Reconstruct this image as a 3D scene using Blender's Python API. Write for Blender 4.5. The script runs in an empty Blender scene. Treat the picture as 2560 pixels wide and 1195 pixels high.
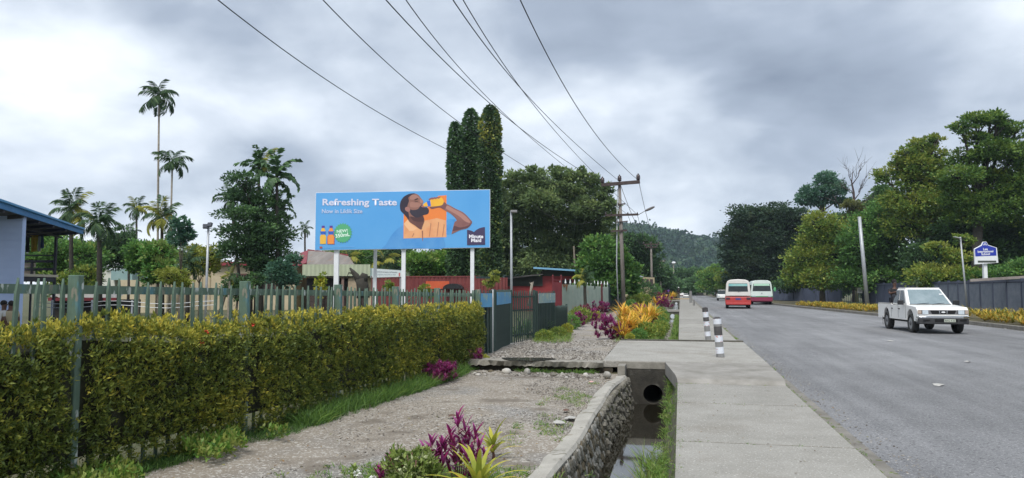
import bpy, math, random
import numpy as np
from mathutils import Vector, Matrix, Euler
random.seed(7); rng = np.random.default_rng(7)
PI = math.pi; R_ = math.radians
sc = bpy.context.scene
COL = sc.collection

# ------------------------------------------------------------------ camera
FPX = 1900.0; W0, H0 = 2560, 1195
PITCH = math.atan(126.5/FPX); YAW = math.atan(420/FPX*math.cos(PITCH))
CAM = Vector((0, 0, 1.5))
F = Vector((-math.sin(YAW)*math.cos(PITCH), math.cos(YAW)*math.cos(PITCH), math.sin(PITCH)))
Rt = Vector((math.cos(YAW), math.sin(YAW), 0)); U = Rt.cross(F)
cd = bpy.data.cameras.new('camera'); cam = bpy.data.objects.new('camera', cd); COL.objects.link(cam)
cd.sensor_width = 36; cd.lens = 36*FPX/W0; cd.clip_start = .05; cd.clip_end = 4000
cam.matrix_world = Matrix(((Rt.x, U.x, -F.x, 0), (Rt.y, U.y, -F.y, 0), (Rt.z, U.z, -F.z, 1.5), (0, 0, 0, 1)))
sc.camera = cam
# ------------------------------------------------------------------ light
SUN_EL, SUN_AZ = R_(54), R_(186)     # azimuth from +Y towards +X (behind the clouds, over the camera's right shoulder)
w = bpy.data.worlds.new('World'); sc.world = w; w.use_nodes = True
wt = w.node_tree; wt.nodes.clear()
def wn(t, **k):
    n = wt.nodes.new(t)
    for a, b in k.items(): setattr(n, a, b)
    return n
def wm(op, a, b=None, c=None):
    n = wn('ShaderNodeMath', operation=op)
    for i, v in enumerate((a, b, c)):
        if v is None: continue
        if isinstance(v, (int, float)): n.inputs[i].default_value = v
        else: wt.links.new(v, n.inputs[i])
    return n.outputs[0]
tc = wn('ShaderNodeTexCoord'); sp = wn('ShaderNodeSeparateXYZ'); wt.links.new(tc.outputs['Generated'], sp.inputs[0])
zz = wm('ADD', wm('MAXIMUM', sp.outputs[2], 0.0), .42)
cb = wn('ShaderNodeCombineXYZ')
wt.links.new(wm('DIVIDE', sp.outputs[0], zz), cb.inputs[0]); wt.links.new(wm('DIVIDE', sp.outputs[1], zz), cb.inputs[1])
wt.links.new(wm('MULTIPLY', sp.outputs[2], 1.2), cb.inputs[2])
def wnoise(scale, detail, rough, dist, off):
    mp = wn('ShaderNodeMapping'); mp.inputs['Location'].default_value = off
    wt.links.new(cb.outputs[0], mp.inputs[0])
    n = wn('ShaderNodeTexNoise'); n.inputs['Scale'].default_value = scale; n.inputs['Detail'].default_value = detail
    n.inputs['Roughness'].default_value = rough; n.inputs['Distortion'].default_value = dist
    wt.links.new(mp.outputs[0], n.inputs[0]); return n.outputs[0]
n1 = wnoise(1.25, 4, .5, .2, (9.0, 11.2, 8.3)); n2 = wnoise(2.9, 7, .52, .3, (9.3, 10.2, 0)); n3 = wnoise(9, 6, .55, .4, (5, 1, 7))
cl = wm('ADD', wm('ADD', wm('MULTIPLY', n1, .64), wm('MULTIPLY', n2, .28)), wm('MULTIPLY', n3, .08))
rp = wn('ShaderNodeValToRGB'); e = rp.color_ramp.elements
e[0].position = .27; e[0].color = (.17, .21, .28, 1); e[1].position = .64; e[1].color = (.92, .955, 1.0, 1)
for p_, c_ in ((.415, (.33, .385, .475, 1)), (.485, (.50, .56, .645, 1)), (.56, (.73, .785, .86, 1))):
    q = e.new(p_); q.color = c_
wt.links.new(cl, rp.inputs[0])
sky = wn('ShaderNodeTexSky', sky_type='NISHITA'); sky.sun_disc = False; sky.sun_elevation = SUN_EL; sky.sun_rotation = SUN_AZ
sc10 = wn('ShaderNodeMix', data_type='RGBA', blend_type='MULTIPLY'); sc10.inputs[0].default_value = 1
wt.links.new(rp.outputs[0], sc10.inputs[6]); sc10.inputs[7].default_value = (10, 10, 10, 1)
mx = wn('ShaderNodeMix', data_type='RGBA'); mx.inputs[0].default_value = .97
wt.links.new(sky.outputs[0], mx.inputs[6]); wt.links.new(sc10.outputs[2], mx.inputs[7])
bg = wn('ShaderNodeBackground'); bg.inputs['Strength'].default_value = .1
wt.links.new(mx.outputs[2], bg.inputs[0]); wo = wn('ShaderNodeOutputWorld'); wt.links.new(bg.outputs[0], wo.inputs[0])
sl = bpy.data.lights.new('sun', 'SUN'); sl.energy = 2.2; sl.angle = R_(18); sl.color = (1, .96, .9)
so = bpy.data.objects.new('sun', sl); COL.objects.link(so)
sd = Vector((math.sin(SUN_AZ)*math.cos(SUN_EL), math.cos(SUN_AZ)*math.cos(SUN_EL), math.sin(SUN_EL)))
so.rotation_euler = sd.to_track_quat('Z', 'Y').to_euler(); so.location = (0, 0, 60)
sc.view_settings.view_transform = 'Standard'; sc.view_settings.look = 'None'; sc.view_settings.gamma = 1
sc.view_settings.use_curve_mapping = False; sc.view_settings.exposure = 0.48
sc.render.film_transparent = False
sc.cycles.max_bounces = 6; sc.cycles.diffuse_bounces = 3; sc.cycles.glossy_bounces = 3; sc.cycles.transmission_bounces = 4
sc.cycles.transparent_max_bounces = 8; sc.cycles.volume_bounces = 0

# ------------------------------------------------------------------ pixel of the photograph -> place in the world (used once, while building)
def ray(px, py): return F + Rt*((px-W0/2)/FPX) - U*((py-H0/2)/FPX)
def ground(px, py, z=0.0):
    d = ray(px, py); t = (z-CAM.z)/d.z
    return CAM + d*t
def at(px, py, dep): return CAM + ray(px, py)*dep
def base_at(px, dep, z=-.2):
    p = at(px, 700, dep); return Vector((p.x, p.y, z))

# ------------------------------------------------------------------ materials
def C(r, g, b):
    f = lambda v: (v/255/12.92) if v/255 <= .04045 else ((v/255+.055)/1.055)**2.4
    return (f(r), f(g), f(b))
MATS = {}
def mat(name, c1, c2=None, scale=3.0, rough=.7, bump=0.0, bscale=None, metal=0.0, detail=6, spots=None, spec=.4, stretch=None):
    if name in MATS: return MATS[name]
    m = bpy.data.materials.new(name); m.use_nodes = True; t = m.node_tree; p = t.nodes['Principled BSDF']
    p.inputs['Roughness'].default_value = rough; p.inputs['Metallic'].default_value = metal
    p.inputs['Specular IOR Level'].default_value = spec
    p.inputs['Base Color'].default_value = (*c1, 1)
    tx = t.nodes.new('ShaderNodeTexCoord'); src = tx.outputs['Object']
    if stretch:
        mp = t.nodes.new('ShaderNodeMapping'); mp.inputs['Scale'].default_value = stretch; t.links.new(src, mp.inputs[0]); src = mp.outputs[0]
    if c2 is not None:
        n = t.nodes.new('ShaderNodeTexNoise'); n.inputs['Scale'].default_value = scale; n.inputs['Detail'].default_value = detail; n.inputs['Roughness'].default_value = .65
        t.links.new(src, n.inputs[0]); r = t.nodes.new('ShaderNodeValToRGB'); r.color_ramp.elements[0].position = .35; r.color_ramp.elements[1].position = .65
        r.color_ramp.elements[0].color = (*c1, 1); r.color_ramp.elements[1].color = (*c2, 1)
        t.links.new(n.outputs[0], r.inputs[0]); out = r.outputs[0]
        for (sc_, thr, wid, col) in (spots or []):
            n2 = t.nodes.new('ShaderNodeTexNoise'); n2.inputs['Scale'].default_value = sc_; n2.inputs['Detail'].default_value = 5; t.links.new(src, n2.inputs[0])
            mr = t.nodes.new('ShaderNodeMapRange'); mr.inputs[1].default_value = thr; mr.inputs[2].default_value = thr+wid; t.links.new(n2.outputs[0], mr.inputs[0])
            mxn = t.nodes.new('ShaderNodeMix'); mxn.data_type = 'RGBA'; t.links.new(mr.outputs[0], mxn.inputs[0]); t.links.new(out, mxn.inputs[6]); mxn.inputs[7].default_value = (*col, 1)
            out = mxn.outputs[2]
        t.links.new(out, p.inputs['Base Color'])
    if bump:
        n = t.nodes.new('ShaderNodeTexNoise'); n.inputs['Scale'].default_value = bscale or scale*4; n.inputs['Detail'].default_value = 5; t.links.new(src, n.inputs[0])
        b = t.nodes.new('ShaderNodeBump'); b.inputs['Strength'].default_value = bump; b.inputs['Distance'].default_value = .02; t.links.new(n.outputs[0], b.inputs['Height']); t.links.new(b.outputs[0], p.inputs['Normal'])
    MATS[name] = m; return m
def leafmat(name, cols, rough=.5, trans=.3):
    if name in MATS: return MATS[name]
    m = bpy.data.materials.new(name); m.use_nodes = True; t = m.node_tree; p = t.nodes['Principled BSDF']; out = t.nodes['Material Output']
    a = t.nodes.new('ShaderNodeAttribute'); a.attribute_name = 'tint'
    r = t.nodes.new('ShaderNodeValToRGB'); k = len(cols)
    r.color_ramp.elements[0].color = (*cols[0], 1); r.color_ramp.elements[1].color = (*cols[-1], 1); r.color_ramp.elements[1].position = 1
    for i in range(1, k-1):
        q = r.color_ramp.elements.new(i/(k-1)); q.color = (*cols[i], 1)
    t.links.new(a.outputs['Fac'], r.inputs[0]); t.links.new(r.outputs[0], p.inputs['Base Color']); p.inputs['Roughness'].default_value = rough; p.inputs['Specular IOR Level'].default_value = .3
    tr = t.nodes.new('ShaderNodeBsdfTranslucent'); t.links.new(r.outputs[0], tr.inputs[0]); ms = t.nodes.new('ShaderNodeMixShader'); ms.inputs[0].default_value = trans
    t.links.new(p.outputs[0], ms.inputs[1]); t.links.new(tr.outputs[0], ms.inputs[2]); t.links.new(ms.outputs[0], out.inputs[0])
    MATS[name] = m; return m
def glassmat(name, col=(.02, .03, .04), rough=.05):
    m = mat(name, col, rough=rough, spec=.9); return m

# ------------------------------------------------------------------ mesh building
def tag(o, label=None, cat=None, group=None, kind=None):
    if label: o['label'] = label
    if cat: o['category'] = cat
    if group: o['group'] = group
    if kind: o['kind'] = kind
    return o
def link(name, me, m=None, parent=None):
    o = bpy.data.objects.new(name, me); COL.objects.link(o)
    if m is not None and me is not None and len(me.materials) == 0: me.materials.append(m)
    if parent is not None: o.parent = parent
    return o
def empty(name, loc, rz=0.0, label=None, cat=None, group=None):
    o = bpy.data.objects.new(name, None); COL.objects.link(o); o.location = loc; o.rotation_euler = (0, 0, rz); o.empty_display_size = .2
    return tag(o, label, cat, group)
class MB:
    def __init__(s): s.v = []; s.f = []
    def add(s, vs, fs):
        b = len(s.v); s.v += [tuple(v) for v in vs]; s.f += [tuple(b+i for i in f) for f in fs]; return s
    def box(s, x0, x1, y0, y1, z0, z1, M=None):
        vs = [Vector((x, y, z)) for z in (z0, z1) for y in (y0, y1) for x in (x0, x1)]
        if M is not None: vs = [M @ v for v in vs]
        return s.add(vs, [(0, 2, 3, 1), (4, 5, 7, 6), (0, 1, 5, 4), (2, 6, 7, 3), (0, 4, 6, 2), (1, 3, 7, 5)])
    def bar(s, a, b, w, h=None, up=Vector((0, 0, 1))):
        a = Vector(a); b = Vector(b); d = (b-a); L = d.length; d.normalize(); h = h or w
        sx = d.cross(up)
        if sx.length < 1e-4: sx = d.cross(Vector((1, 0, 0)))
        sx.normalize(); sz = sx.cross(d)
        vs = []
        for p in (a, b):
            for i, j in ((-1, -1), (1, -1), (1, 1), (-1, 1)): vs.append(p+sx*(i*w/2)+sz*(j*h/2))
        return s.add(vs, [(0, 1, 2, 3), (7, 6, 5, 4), (0, 4, 5, 1), (1, 5, 6, 2), (2, 6, 7, 3), (3, 7, 4, 0)])
    def tube(s, pts, rad, n=8, cap=True):
        pts = [Vector(p) for p in pts]; k = len(pts); rad = rad if hasattr(rad, '__len__') else [rad]*k
        vs = []; prev = None
        for i, p in enumerate(pts):
            d = (pts[min(i+1, k-1)]-pts[max(i-1, 0)]).normalized()
            if prev is None:
                u = d.orthogonal().normalized()
            else:
                u = (prev-d*prev.dot(d)).normalized()
            prev = u; v2 = d.cross(u)
            for j in range(n):
                a = 2*PI*j/n; vs.append(p+(u*math.cos(a)+v2*math.sin(a))*rad[i])
        fs = [(i*n+j, i*n+(j+1) % n, (i+1)*n+(j+1) % n, (i+1)*n+j) for i in range(k-1) for j in range(n)]
        if cap: fs += [tuple(range(n-1, -1, -1)), tuple((k-1)*n+j for j in range(n))]
        return s.add(vs, fs)
    def prism(s, poly, y0, y1, axis='y'):      # poly in (x,z) extruded along y, or (y,z) along x, or (x,y) along z
        k = len(poly)
        def P(a, b, t): return {'y': (a, t, b), 'x': (t, a, b), 'z': (a, b, t)}[axis]
        vs = [P(a, b, y0) for a, b in poly]+[P(a, b, y1) for a, b in poly]
        fs = [tuple(range(k)), tuple(range(2*k-1, k-1, -1))]+[(i, i+k, (i+1) % k+k, (i+1) % k) for i in range(k)]
        return s.add(vs, fs)
    def blob(s, c, r, n=6, m=4, jit=.15):
        c = Vector(c); vs = [c+Vector((0, 0, r[2]))]
        for i in range(1, m):
            for j in range(n):
                a = 2*PI*(j+.5*(i % 2))/n; b = PI*i/m; q = 1+random.uniform(-jit, jit)
                vs.append(c+Vector((r[0]*math.sin(b)*math.cos(a)*q, r[1]*math.sin(b)*math.sin(a)*q, r[2]*math.cos(b)*q)))
        vs.append(c-Vector((0, 0, r[2])))
        fs = [(0, 1+j, 1+(j+1) % n) for j in range(n)]
        for i in range(m-2):
            for j in range(n): fs.append((1+i*n+j, 1+(i+1)*n+j, 1+(i+1)*n+(j+1) % n, 1+i*n+(j+1) % n))
        l = len(vs)-1; b0 = 1+(m-2)*n
        fs += [(l, b0+(j+1) % n, b0+j) for j in range(n)]
        return s.add(vs, fs)
    def mesh(s, name, smooth=False):
        me = bpy.data.meshes.new(name); me.from_pydata(s.v, [], s.f); me.validate()
        import bmesh
        bm = bmesh.new(); bm.from_mesh(me); bmesh.ops.recalc_face_normals(bm, faces=bm.faces); bm.to_mesh(me); bm.free()
        if smooth: me.shade_smooth()
        return me
    def build(s, name, m, parent=None, smooth=False, bevel=0, seg=2):
        o = link(name, s.mesh(name, smooth), m, parent)
        if bevel:
            b = o.modifiers.new('bevel', 'BEVEL'); b.width = bevel; b.segments = seg; b.limit_method = 'ANGLE'; b.angle_limit = R_(35)
        return o
def fastmesh(name, V, Fq, tint=None):
    me = bpy.data.meshes.new(name); n = len(Fq); k = Fq.shape[1]
    me.vertices.add(len(V)); me.vertices.foreach_set('co', V.astype(np.float32).ravel())
    me.loops.add(n*k); me.loops.foreach_set('vertex_index', Fq.astype(np.int32).ravel())
    me.polygons.add(n); me.polygons.foreach_set('loop_start', np.arange(0, n*k, k, dtype=np.int32)); me.polygons.foreach_set('loop_total', np.full(n, k, dtype=np.int32))
    me.update(calc_edges=True)
    if tint is not None:
        a = me.attributes.new('tint', 'FLOAT', 'FACE'); a.data.foreach_set('value', np.clip(tint, 0, 1).astype(np.float32))
    return me
def norm(a): return a/np.maximum(np.linalg.norm(a, axis=1, keepdims=True), 1e-9)
def leaves_geo(P, D, L, Wd, fold=.25, N=None, droop=0.0):
    n = len(P); D = norm(D); Rn = rng.normal(size=(n, 3)) if N is None else N
    S = norm(np.cross(D, Rn)); Nn = np.cross(S, D)
    L = np.broadcast_to(L, n)[:, None]; Wd = np.broadcast_to(Wd, n)[:, None]
    mid = P+D*L*.45
    V = np.stack([P, mid+S*Wd*.5+Nn*Wd*fold, P+D*L-np.array([0, 0, 1.])*L*droop, mid-S*Wd*.5+Nn*Wd*fold], 1).reshape(-1, 3)
    Q = np.arange(4*n).reshape(n, 4); return V, Q
def leaves(name, P, D, L, Wd, tint, m, parent=None, **k):
    V, Q = leaves_geo(P, D, L, Wd, **k); return link(name, fastmesh(name, V, Q, tint), m, parent)

def text_mesh(txt, height=None, width=None, bold=.012, spacing=1.0, align='CENTER', line=1.0):
    cu = bpy.data.curves.new('t', 'FONT'); cu.body = txt; cu.offset = bold; cu.align_x = align; cu.space_character = spacing; cu.space_line = line; cu.resolution_u = 3
    o = bpy.data.objects.new('t', cu); COL.objects.link(o); dg = bpy.context.evaluated_depsgraph_get()
    me = bpy.data.meshes.new_from_object(o.evaluated_get(dg)); bpy.data.objects.remove(o); bpy.data.curves.remove(cu)
    n = len(me.vertices); co = np.zeros(n*3); me.vertices.foreach_get('co', co); co = co.reshape(-1, 3)
    x0, x1, y0, y1 = co[:, 0].min(), co[:, 0].max(), co[:, 1].min(), co[:, 1].max()
    sx = (width/(x1-x0)) if width else None; sy = (height/(y1-y0)) if height else sx; sx = sx or sy
    co[:, 0] = (co[:, 0]-(x0+x1)/2)*sx; co[:, 1] = (co[:, 1]-(y0+y1)/2)*sy; co[:, 2] = 0
    # stand upright: x right, z up, facing -y
    out = np.stack([co[:, 0], np.zeros(n), co[:, 1]], 1); me.vertices.foreach_set('co', out.ravel()); me.update(); me.materials.clear(); return me
def text(name, txt, m, parent, loc, rot=(0, 0, 0), **k):
    o = link(name, text_mesh(txt, **k), m, parent); o.location = loc; o.rotation_euler = rot; return o
def copy_tree(o, parent=None):
    c = o.copy(); COL.objects.link(c)
    if parent is not None: c.parent = parent
    for ch in list(KIDS.get(o.name, [])): copy_tree(ch, c)
    return c
KIDS = {}
def index_kids():
    KIDS.clear()
    for o in COL.objects:
        if o.parent: KIDS.setdefault(o.parent.name, []).append(o)
def strip(name, L, Rr, z, m, label=None, sub=1, noise=0, parent=None, zl=None, zr=None):
    """sheet between two polylines of the same length"""
    mb = MB(); k = len(L); vs = []
    for i in range(k):
        for j in range(sub+1):
            t = j/sub; zc = z if not callable(z) else z(L[i][1])
            vs.append((L[i][0]*(1-t)+Rr[i][0]*t, L[i][1]*(1-t)+Rr[i][1]*t, zc+(random.uniform(-noise, noise) if noise else 0)))
    fs = [(i*(sub+1)+j, i*(sub+1)+j+1, (i+1)*(sub+1)+j+1, (i+1)*(sub+1)+j) for i in range(k-1) for j in range(sub)]
    mb.add(vs, fs); return mb.build(name, m, parent)
# ================================================================== materials list
concrete = mat('concrete', (.255, .245, .218), (.325, .313, .284), 1.3, .85, .7, 45, spots=[(.9, .55, .12, (.25, .235, .205)), (45, .60, .06, (.50, .485, .45)), (38, .37, -.05, (.17, .165, .15))])
concrete_dark = mat('stained_concrete', (.045, .042, .034), (.10, .09, .072), 5, .85, .4, 30, spots=[(7, .56, .1, (.05, .055, .035))])
asphalt = mat('asphalt', (.15, .152, .158), (.20, .202, .208), .5, .8, .8, 45, spots=[(38, .57, .06, (.31, .31, .31)), (30, .41, -.06, (.085, .085, .09)), (110, .62, .05, (.40, .40, .39))])
def streaks(m):
    t = m.node_tree; p = t.nodes['Principled BSDF']; src = p.inputs['Base Color'].links[0].from_socket
    tx = t.nodes.new('ShaderNodeTexCoord'); col = src
    for sx, sy, k, lo in ((1.1, .03, .62, .88), (.25, .12, .5, .86), (3.5, .25, .5, .95)):
        mp = t.nodes.new('ShaderNodeMapping'); mp.inputs['Scale'].default_value = (sx, sy, 1); t.links.new(tx.outputs['Object'], mp.inputs[0])
        n = t.nodes.new('ShaderNodeTexNoise'); n.inputs['Scale'].default_value = 1; n.inputs['Detail'].default_value = 5; t.links.new(mp.outputs[0], n.inputs[0])
        r = t.nodes.new('ShaderNodeMapRange'); r.inputs[1].default_value = .35; r.inputs[2].default_value = .65; r.inputs[3].default_value = lo; r.inputs[4].default_value = 1.12; t.links.new(n.outputs[0], r.inputs[0])
        mx_ = t.nodes.new('ShaderNodeMix'); mx_.data_type = 'RGBA'; mx_.blend_type = 'MULTIPLY'; mx_.inputs[0].default_value = 1; t.links.new(col, mx_.inputs[6]); t.links.new(r.outputs[0], mx_.inputs[7]); col = mx_.outputs[2]
    t.links.new(col, p.inputs['Base Color'])
streaks(asphalt)
def per_object(m, lo=.88, hi=1.07):
    t = m.node_tree; p = t.nodes['Principled BSDF']; src = p.inputs['Base Color'].links[0].from_socket; oi = t.nodes.new('ShaderNodeObjectInfo')
    r = t.nodes.new('ShaderNodeMapRange'); r.inputs[3].default_value = lo; r.inputs[4].default_value = hi; t.links.new(oi.outputs['Random'], r.inputs[0])
    mx_ = t.nodes.new('ShaderNodeMix'); mx_.data_type = 'RGBA'; mx_.blend_type = 'MULTIPLY'; mx_.inputs[0].default_value = 1; t.links.new(src, mx_.inputs[6]); t.links.new(r.outputs[0], mx_.inputs[7]); t.links.new(mx_.outputs[2], p.inputs['Base Color'])
per_object(concrete)
gravel = mat('gravel_dirt', (.215, .182, .142), (.30, .265, .22), .6, .9, .7, 50, spots=[(.55, .5, .14, (.215, .205, .19)), (14, .58, .06, (.40, .375, .335)), (40, .58, .05, (.50, .48, .44)), (1.6, .56, .12, (.17, .145, .115)), (28, .37, -.05, (.14, .12, .10))])
soil = mat('soil_grass', (.06, .075, .03), (.11, .10, .055), .8, .95, .5, 12)
mossy = mat('mossy_concrete', (.10, .095, .075), (.17, .155, .12), 6, .9, .5, 25, spots=[(5, .5, .12, (.07, .095, .022)), (9, .58, .1, (.13, .15, .03))])
stone_mats = [mat('stone_grey', (.11, .10, .08), (.24, .225, .19), 9, .85, .5, 60, spots=[(5, .55, .1, (.07, .07, .03))]), mat('stone_brown', (.085, .068, .042), (.18, .15, .10), 9, .85, .5, 60, spots=[(5, .55, .1, (.06, .06, .025))]), mat('stone_pale', (.26, .25, .225), (.38, .365, .33), 14, .85, .5, 60)]
mortar = mat('mortar', (.10, .095, .07), (.18, .17, .135), 12, .95, .5, 40)
white_paint = mat('white_paint', (.70, .72, .74), (.76, .78, .80), 6, .5)
green_wood = mat('weathered_green_paint', (.07, .12, .085), (.115, .17, .13), 7, .75, .3, 30, spots=[(16, .58, .05, (.44, .48, .45)), (5, .60, .08, (.08, .20, .24)), (11, .66, .04, (.20, .19, .15))], stretch=(1, 1, .35))
blue_wood = mat('blue_green_paint', (.05, .12, .11), (.07, .17, .22), 5, .7, .3, 30, spots=[(18, .63, .05, (.34, .42, .44))], stretch=(1, 1, .35))
dark_green = mat('dark_green_paint', (.022, .045, .04), (.035, .06, .052), 5, .7)
bark = mat('bark', (.10, .085, .065), (.17, .15, .12), 6, .9, .4, 20)
palebark = mat('pale_bark', (.20, .175, .14), (.30, .27, .22), 6, .9, .4, 20)
darkbark = mat('dark_bark', (.03, .027, .022), (.055, .05, .04), 6, .9, .4, 20)
metal_grey = mat('galvanised_metal', (.33, .35, .37), (.42, .44, .46), 3, .45, 0, metal=.3)
wood_pole = mat('weathered_pole_wood', (.13, .11, .095), (.24, .22, .20), 5, .85, .4, 20, stretch=(1, 1, .15))
arm_wood = mat('dark_crossarm_wood', (.045, .03, .028), (.08, .06, .055), 5, .8)
black_rub = mat('black_rubber', (.02, .02, .02), (.035, .034, .032), 8, .8)
black_pl = mat('black_plastic', (.018, .019, .021), rough=.5)
chrome = mat('chrome', (.75, .77, .8), rough=.12, metal=1)
car_white = mat('white_car_paint', (.80, .795, .77), (.84, .835, .81), 2, .3, spec=.5)
wire_m = mat('wire_black', (.02, .02, .022), rough=.6)
G_dark = leafmat('leaves_dark', [(0.033, 0.064, 0.034), (0.059, 0.121, 0.054), (0.098, 0.191, 0.069), (0.146, 0.270, 0.077)])
G_mid = leafmat('leaves_mid', [(0.049, 0.110, 0.034), (0.092, 0.208, 0.054), (0.159, 0.319, 0.073), (0.294, 0.361, 0.086)])
G_yel = leafmat('leaves_yellowish', [(0.073, 0.135, 0.034), (0.146, 0.256, 0.049), (0.294, 0.329, 0.061), (0.328, 0.361, 0.073)])
G_blue = leafmat('leaves_bluegreen', [(0.039, 0.098, 0.073), (0.073, 0.168, 0.110), (0.121, 0.245, 0.146), (0.208, 0.366, 0.196)])
G_feather = leafmat('leaves_feathery', [(.06, .10, .045), (.11, .17, .07), (.17, .25, .10), (.27, .34, .12)])
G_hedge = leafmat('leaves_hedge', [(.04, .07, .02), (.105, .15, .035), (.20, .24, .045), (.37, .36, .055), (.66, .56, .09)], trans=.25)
G_grass = leafmat('grass_blades', [(0.055, 0.117, 0.027), (0.108, 0.216, 0.043), (0.196, 0.313, 0.058), (0.297, 0.297, 0.117)])
G_magenta = leafmat('magenta_leaves', [(0.097, 0.014, 0.043), (0.274, 0.023, 0.108), (0.289, 0.043, 0.196), (0.439, 0.117, 0.313)])
G_maroon = leafmat('maroon_leaves', [(0.058, 0.023, 0.027), (0.147, 0.031, 0.055), (0.293, 0.049, 0.088), (0.289, 0.097, 0.117)])
G_gold = leafmat('golden_leaves', [(0.297, 0.289, 0.039), (0.578, 0.416, 0.049), (0.800, 0.485, 0.058), (0.800, 0.393, 0.097)])
G_lime = leafmat('lime_leaves', [(0.196, 0.313, 0.039), (0.277, 0.323, 0.049), (0.485, 0.462, 0.058), (0.635, 0.416, 0.058)])
G_var = leafmat('variegated_leaves', [(.06, .10, .02), (.13, .20, .04), (.30, .38, .10), (.52, .56, .32)] or [(0.097, 0.177, 0.049), (0.235, 0.274, 0.097), (0.347, 0.416, 0.235), (0.635, 0.670, 0.462)])
G_palm = leafmat('palm_leaves', [(.022, .05, .03), (.05, .10, .05), (.09, .16, .06), (.17, .25, .06)] or [(0.034, 0.083, 0.049), (0.069, 0.146, 0.073), (0.135, 0.245, 0.086), (0.270, 0.329, 0.073)])
G_palmy = leafmat('yellow_palm_leaves', [(0.146, 0.245, 0.049), (0.343, 0.343, 0.049), (0.339, 0.339, 0.073), (0.485, 0.437, 0.098)])
G_far = leafmat('far_leaves', [(0.049, 0.103, 0.054), (0.086, 0.173, 0.073), (0.135, 0.245, 0.098), (0.221, 0.343, 0.121)])

# ================================================================== the ground, with the drain cut into it
XL, XR = -1.02, -.06            # the drain between its walls
def ysteps():
    y = -6; out = []
    while y < 1600:
        out.append(y); y += .8 if y < 26 else (4 if y < 130 else (40 if y < 500 else 150))
    return out
xs = [-1600, -800, -300, -120, -60, -30, -16, -9, -6.3, -5, -4.2, -3.2, -2.2, -1.45, XL-.16, XL-.159, XR+.12, XR+.121, 1.0, 1.72, 4, 8, 12, 14, 18, 24, 40, 80, 160, 400, 1600]
def gz(x, y):
    if XL-.1595 <= x <= XR+.1205 and y < 330: return -1.0
    if x > XR: return -.14 if x < 12.5 or y > 60 else -.1
    if -6.3 <= x <= XL and y < 15.2: return -.2
    return -.1 if x > -6 else -.25
ys = ysteps(); mb = MB(); nx = len(xs)
mb.add([(x, y, gz(x, y)) for y in ys for x in xs], [(j*nx+i, j*nx+i+1, (j+1)*nx+i+1, (j+1)*nx+i) for j in range(len(ys)-1) for i in range(nx-1)])
tag(mb.build('ground', soil), kind='structure')

def water_mat():
    m = mat('drain_water', (.018, .016, .011), rough=.03, spec=.6)
    t = m.node_tree; p = t.nodes['Principled BSDF']
    n = t.nodes.new('ShaderNodeTexNoise'); n.inputs['Scale'].default_value = 5; n.inputs['Detail'].default_value = 3
    b = t.nodes.new('ShaderNodeBump'); b.inputs['Strength'].default_value = .06; b.inputs['Distance'].default_value = .02
    t.links.new(n.outputs[0], b.inputs['Height']); t.links.new(b.outputs[0], p.inputs['Normal']); return m
watm = water_mat()
strip('water', [(XL+.02, y) for y in (1, 6, 10, 15)], [(XR-.02, y) for y in (1, 6, 10, 15)], -.70, watm)['kind'] = 'structure'
foamy = mat('running_water', (.10, .11, .11), (.5, .54, .57), 5, .12, .8, 9, spec=.7, stretch=(1, .35, 1))
o = strip('water', [(XL+.17, y) for y in (21.6, 30, 40, 56)], [(XR-.12, y) for y in (21.6, 30, 40, 56)], -.62, foamy, sub=4); o['kind'] = 'structure'
o = strip('water', [(XL+.22, y) for y in (57.6, 80, 108)], [(XR-.2, y) for y in (57.6, 80, 108)], -.62, foamy, sub=4); o['kind'] = 'structure'

# road sheet
def interp(pts, y):
    for (x0, y0), (x1, y1) in zip(pts, pts[1:]):
        if y <= y1: return x0+(x1-x0)*(y-y0)/(y1-y0)
    return pts[-1][0]
kerbR = [(ground(px, py, -.06).x, ground(px, py, -.06).y) for px, py in ((2560, 829), (2415, 810), (2190, 790), (2000, 770), (1880, 756), (1800, 746), (1760, 740))]
x0, y0 = kerbR[0]
kerbR = [(x0+1.6, -8), (x0+.9, y0*.6)] + kerbR
kerbR = [kerbR[0]]+[p for q, p in zip(kerbR, kerbR[1:]) if p[1] > q[1]]
kerbR.append((kerbR[-1][0]*1.0+1, 420))
ry = [-8, 0, 5, 10, 15, 20, 25, 30, 35, 40, 50, 60, 70, 85, 100, 130, 160, 220, 300, 420]
roadL = [(1.74+(.003*max(0, y-30)), y) for y in ry]; roadR = [(interp(kerbR, y), y) for y in ry]
tag(strip('road', roadL, roadR, -.055, asphalt, sub=6), kind='structure')
# gutter strip and kerb on the right
mb = MB()
for (a, b) in zip(roadR, roadR[1:]):
    n = 1 if b[1]-a[1] > 12 else 3
    for i in range(n):
        p = [a[k]+(b[k]-a[k])*i/n for k in (0, 1)]; q = [a[k]+(b[k]-a[k])*(i+1)/n for k in (0, 1)]
        mb.bar((p[0]+.09, p[1], 0), (q[0]+.09, q[1]-.02, 0), .18, .22)
tag(mb.build('kerb', mat('kerb_concrete', (.14, .13, .11), (.26, .245, .215), 3, .9, .4, 30), bevel=.02), kind='structure')
verge = mat('verge_soil', (.075, .065, .04), (.11, .10, .05), 3, .95, .5, 20)
tag(strip('verge', [(x+.18, y) for x, y in roadR], [(x+8, y) for x, y in roadR], .045, verge, sub=3, noise=.02), kind='structure')
tag(strip('gutter', [(1.585, y) for y in ry], [(x+.03, y) for x, y in roadL], -.045, mat('gutter_concrete', (.15, .14, .12), (.24, .225, .20), 2.5, .9, .5, 40, spots=[(8, .6, .06, (.10, .12, .04))])), kind='structure')
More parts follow.
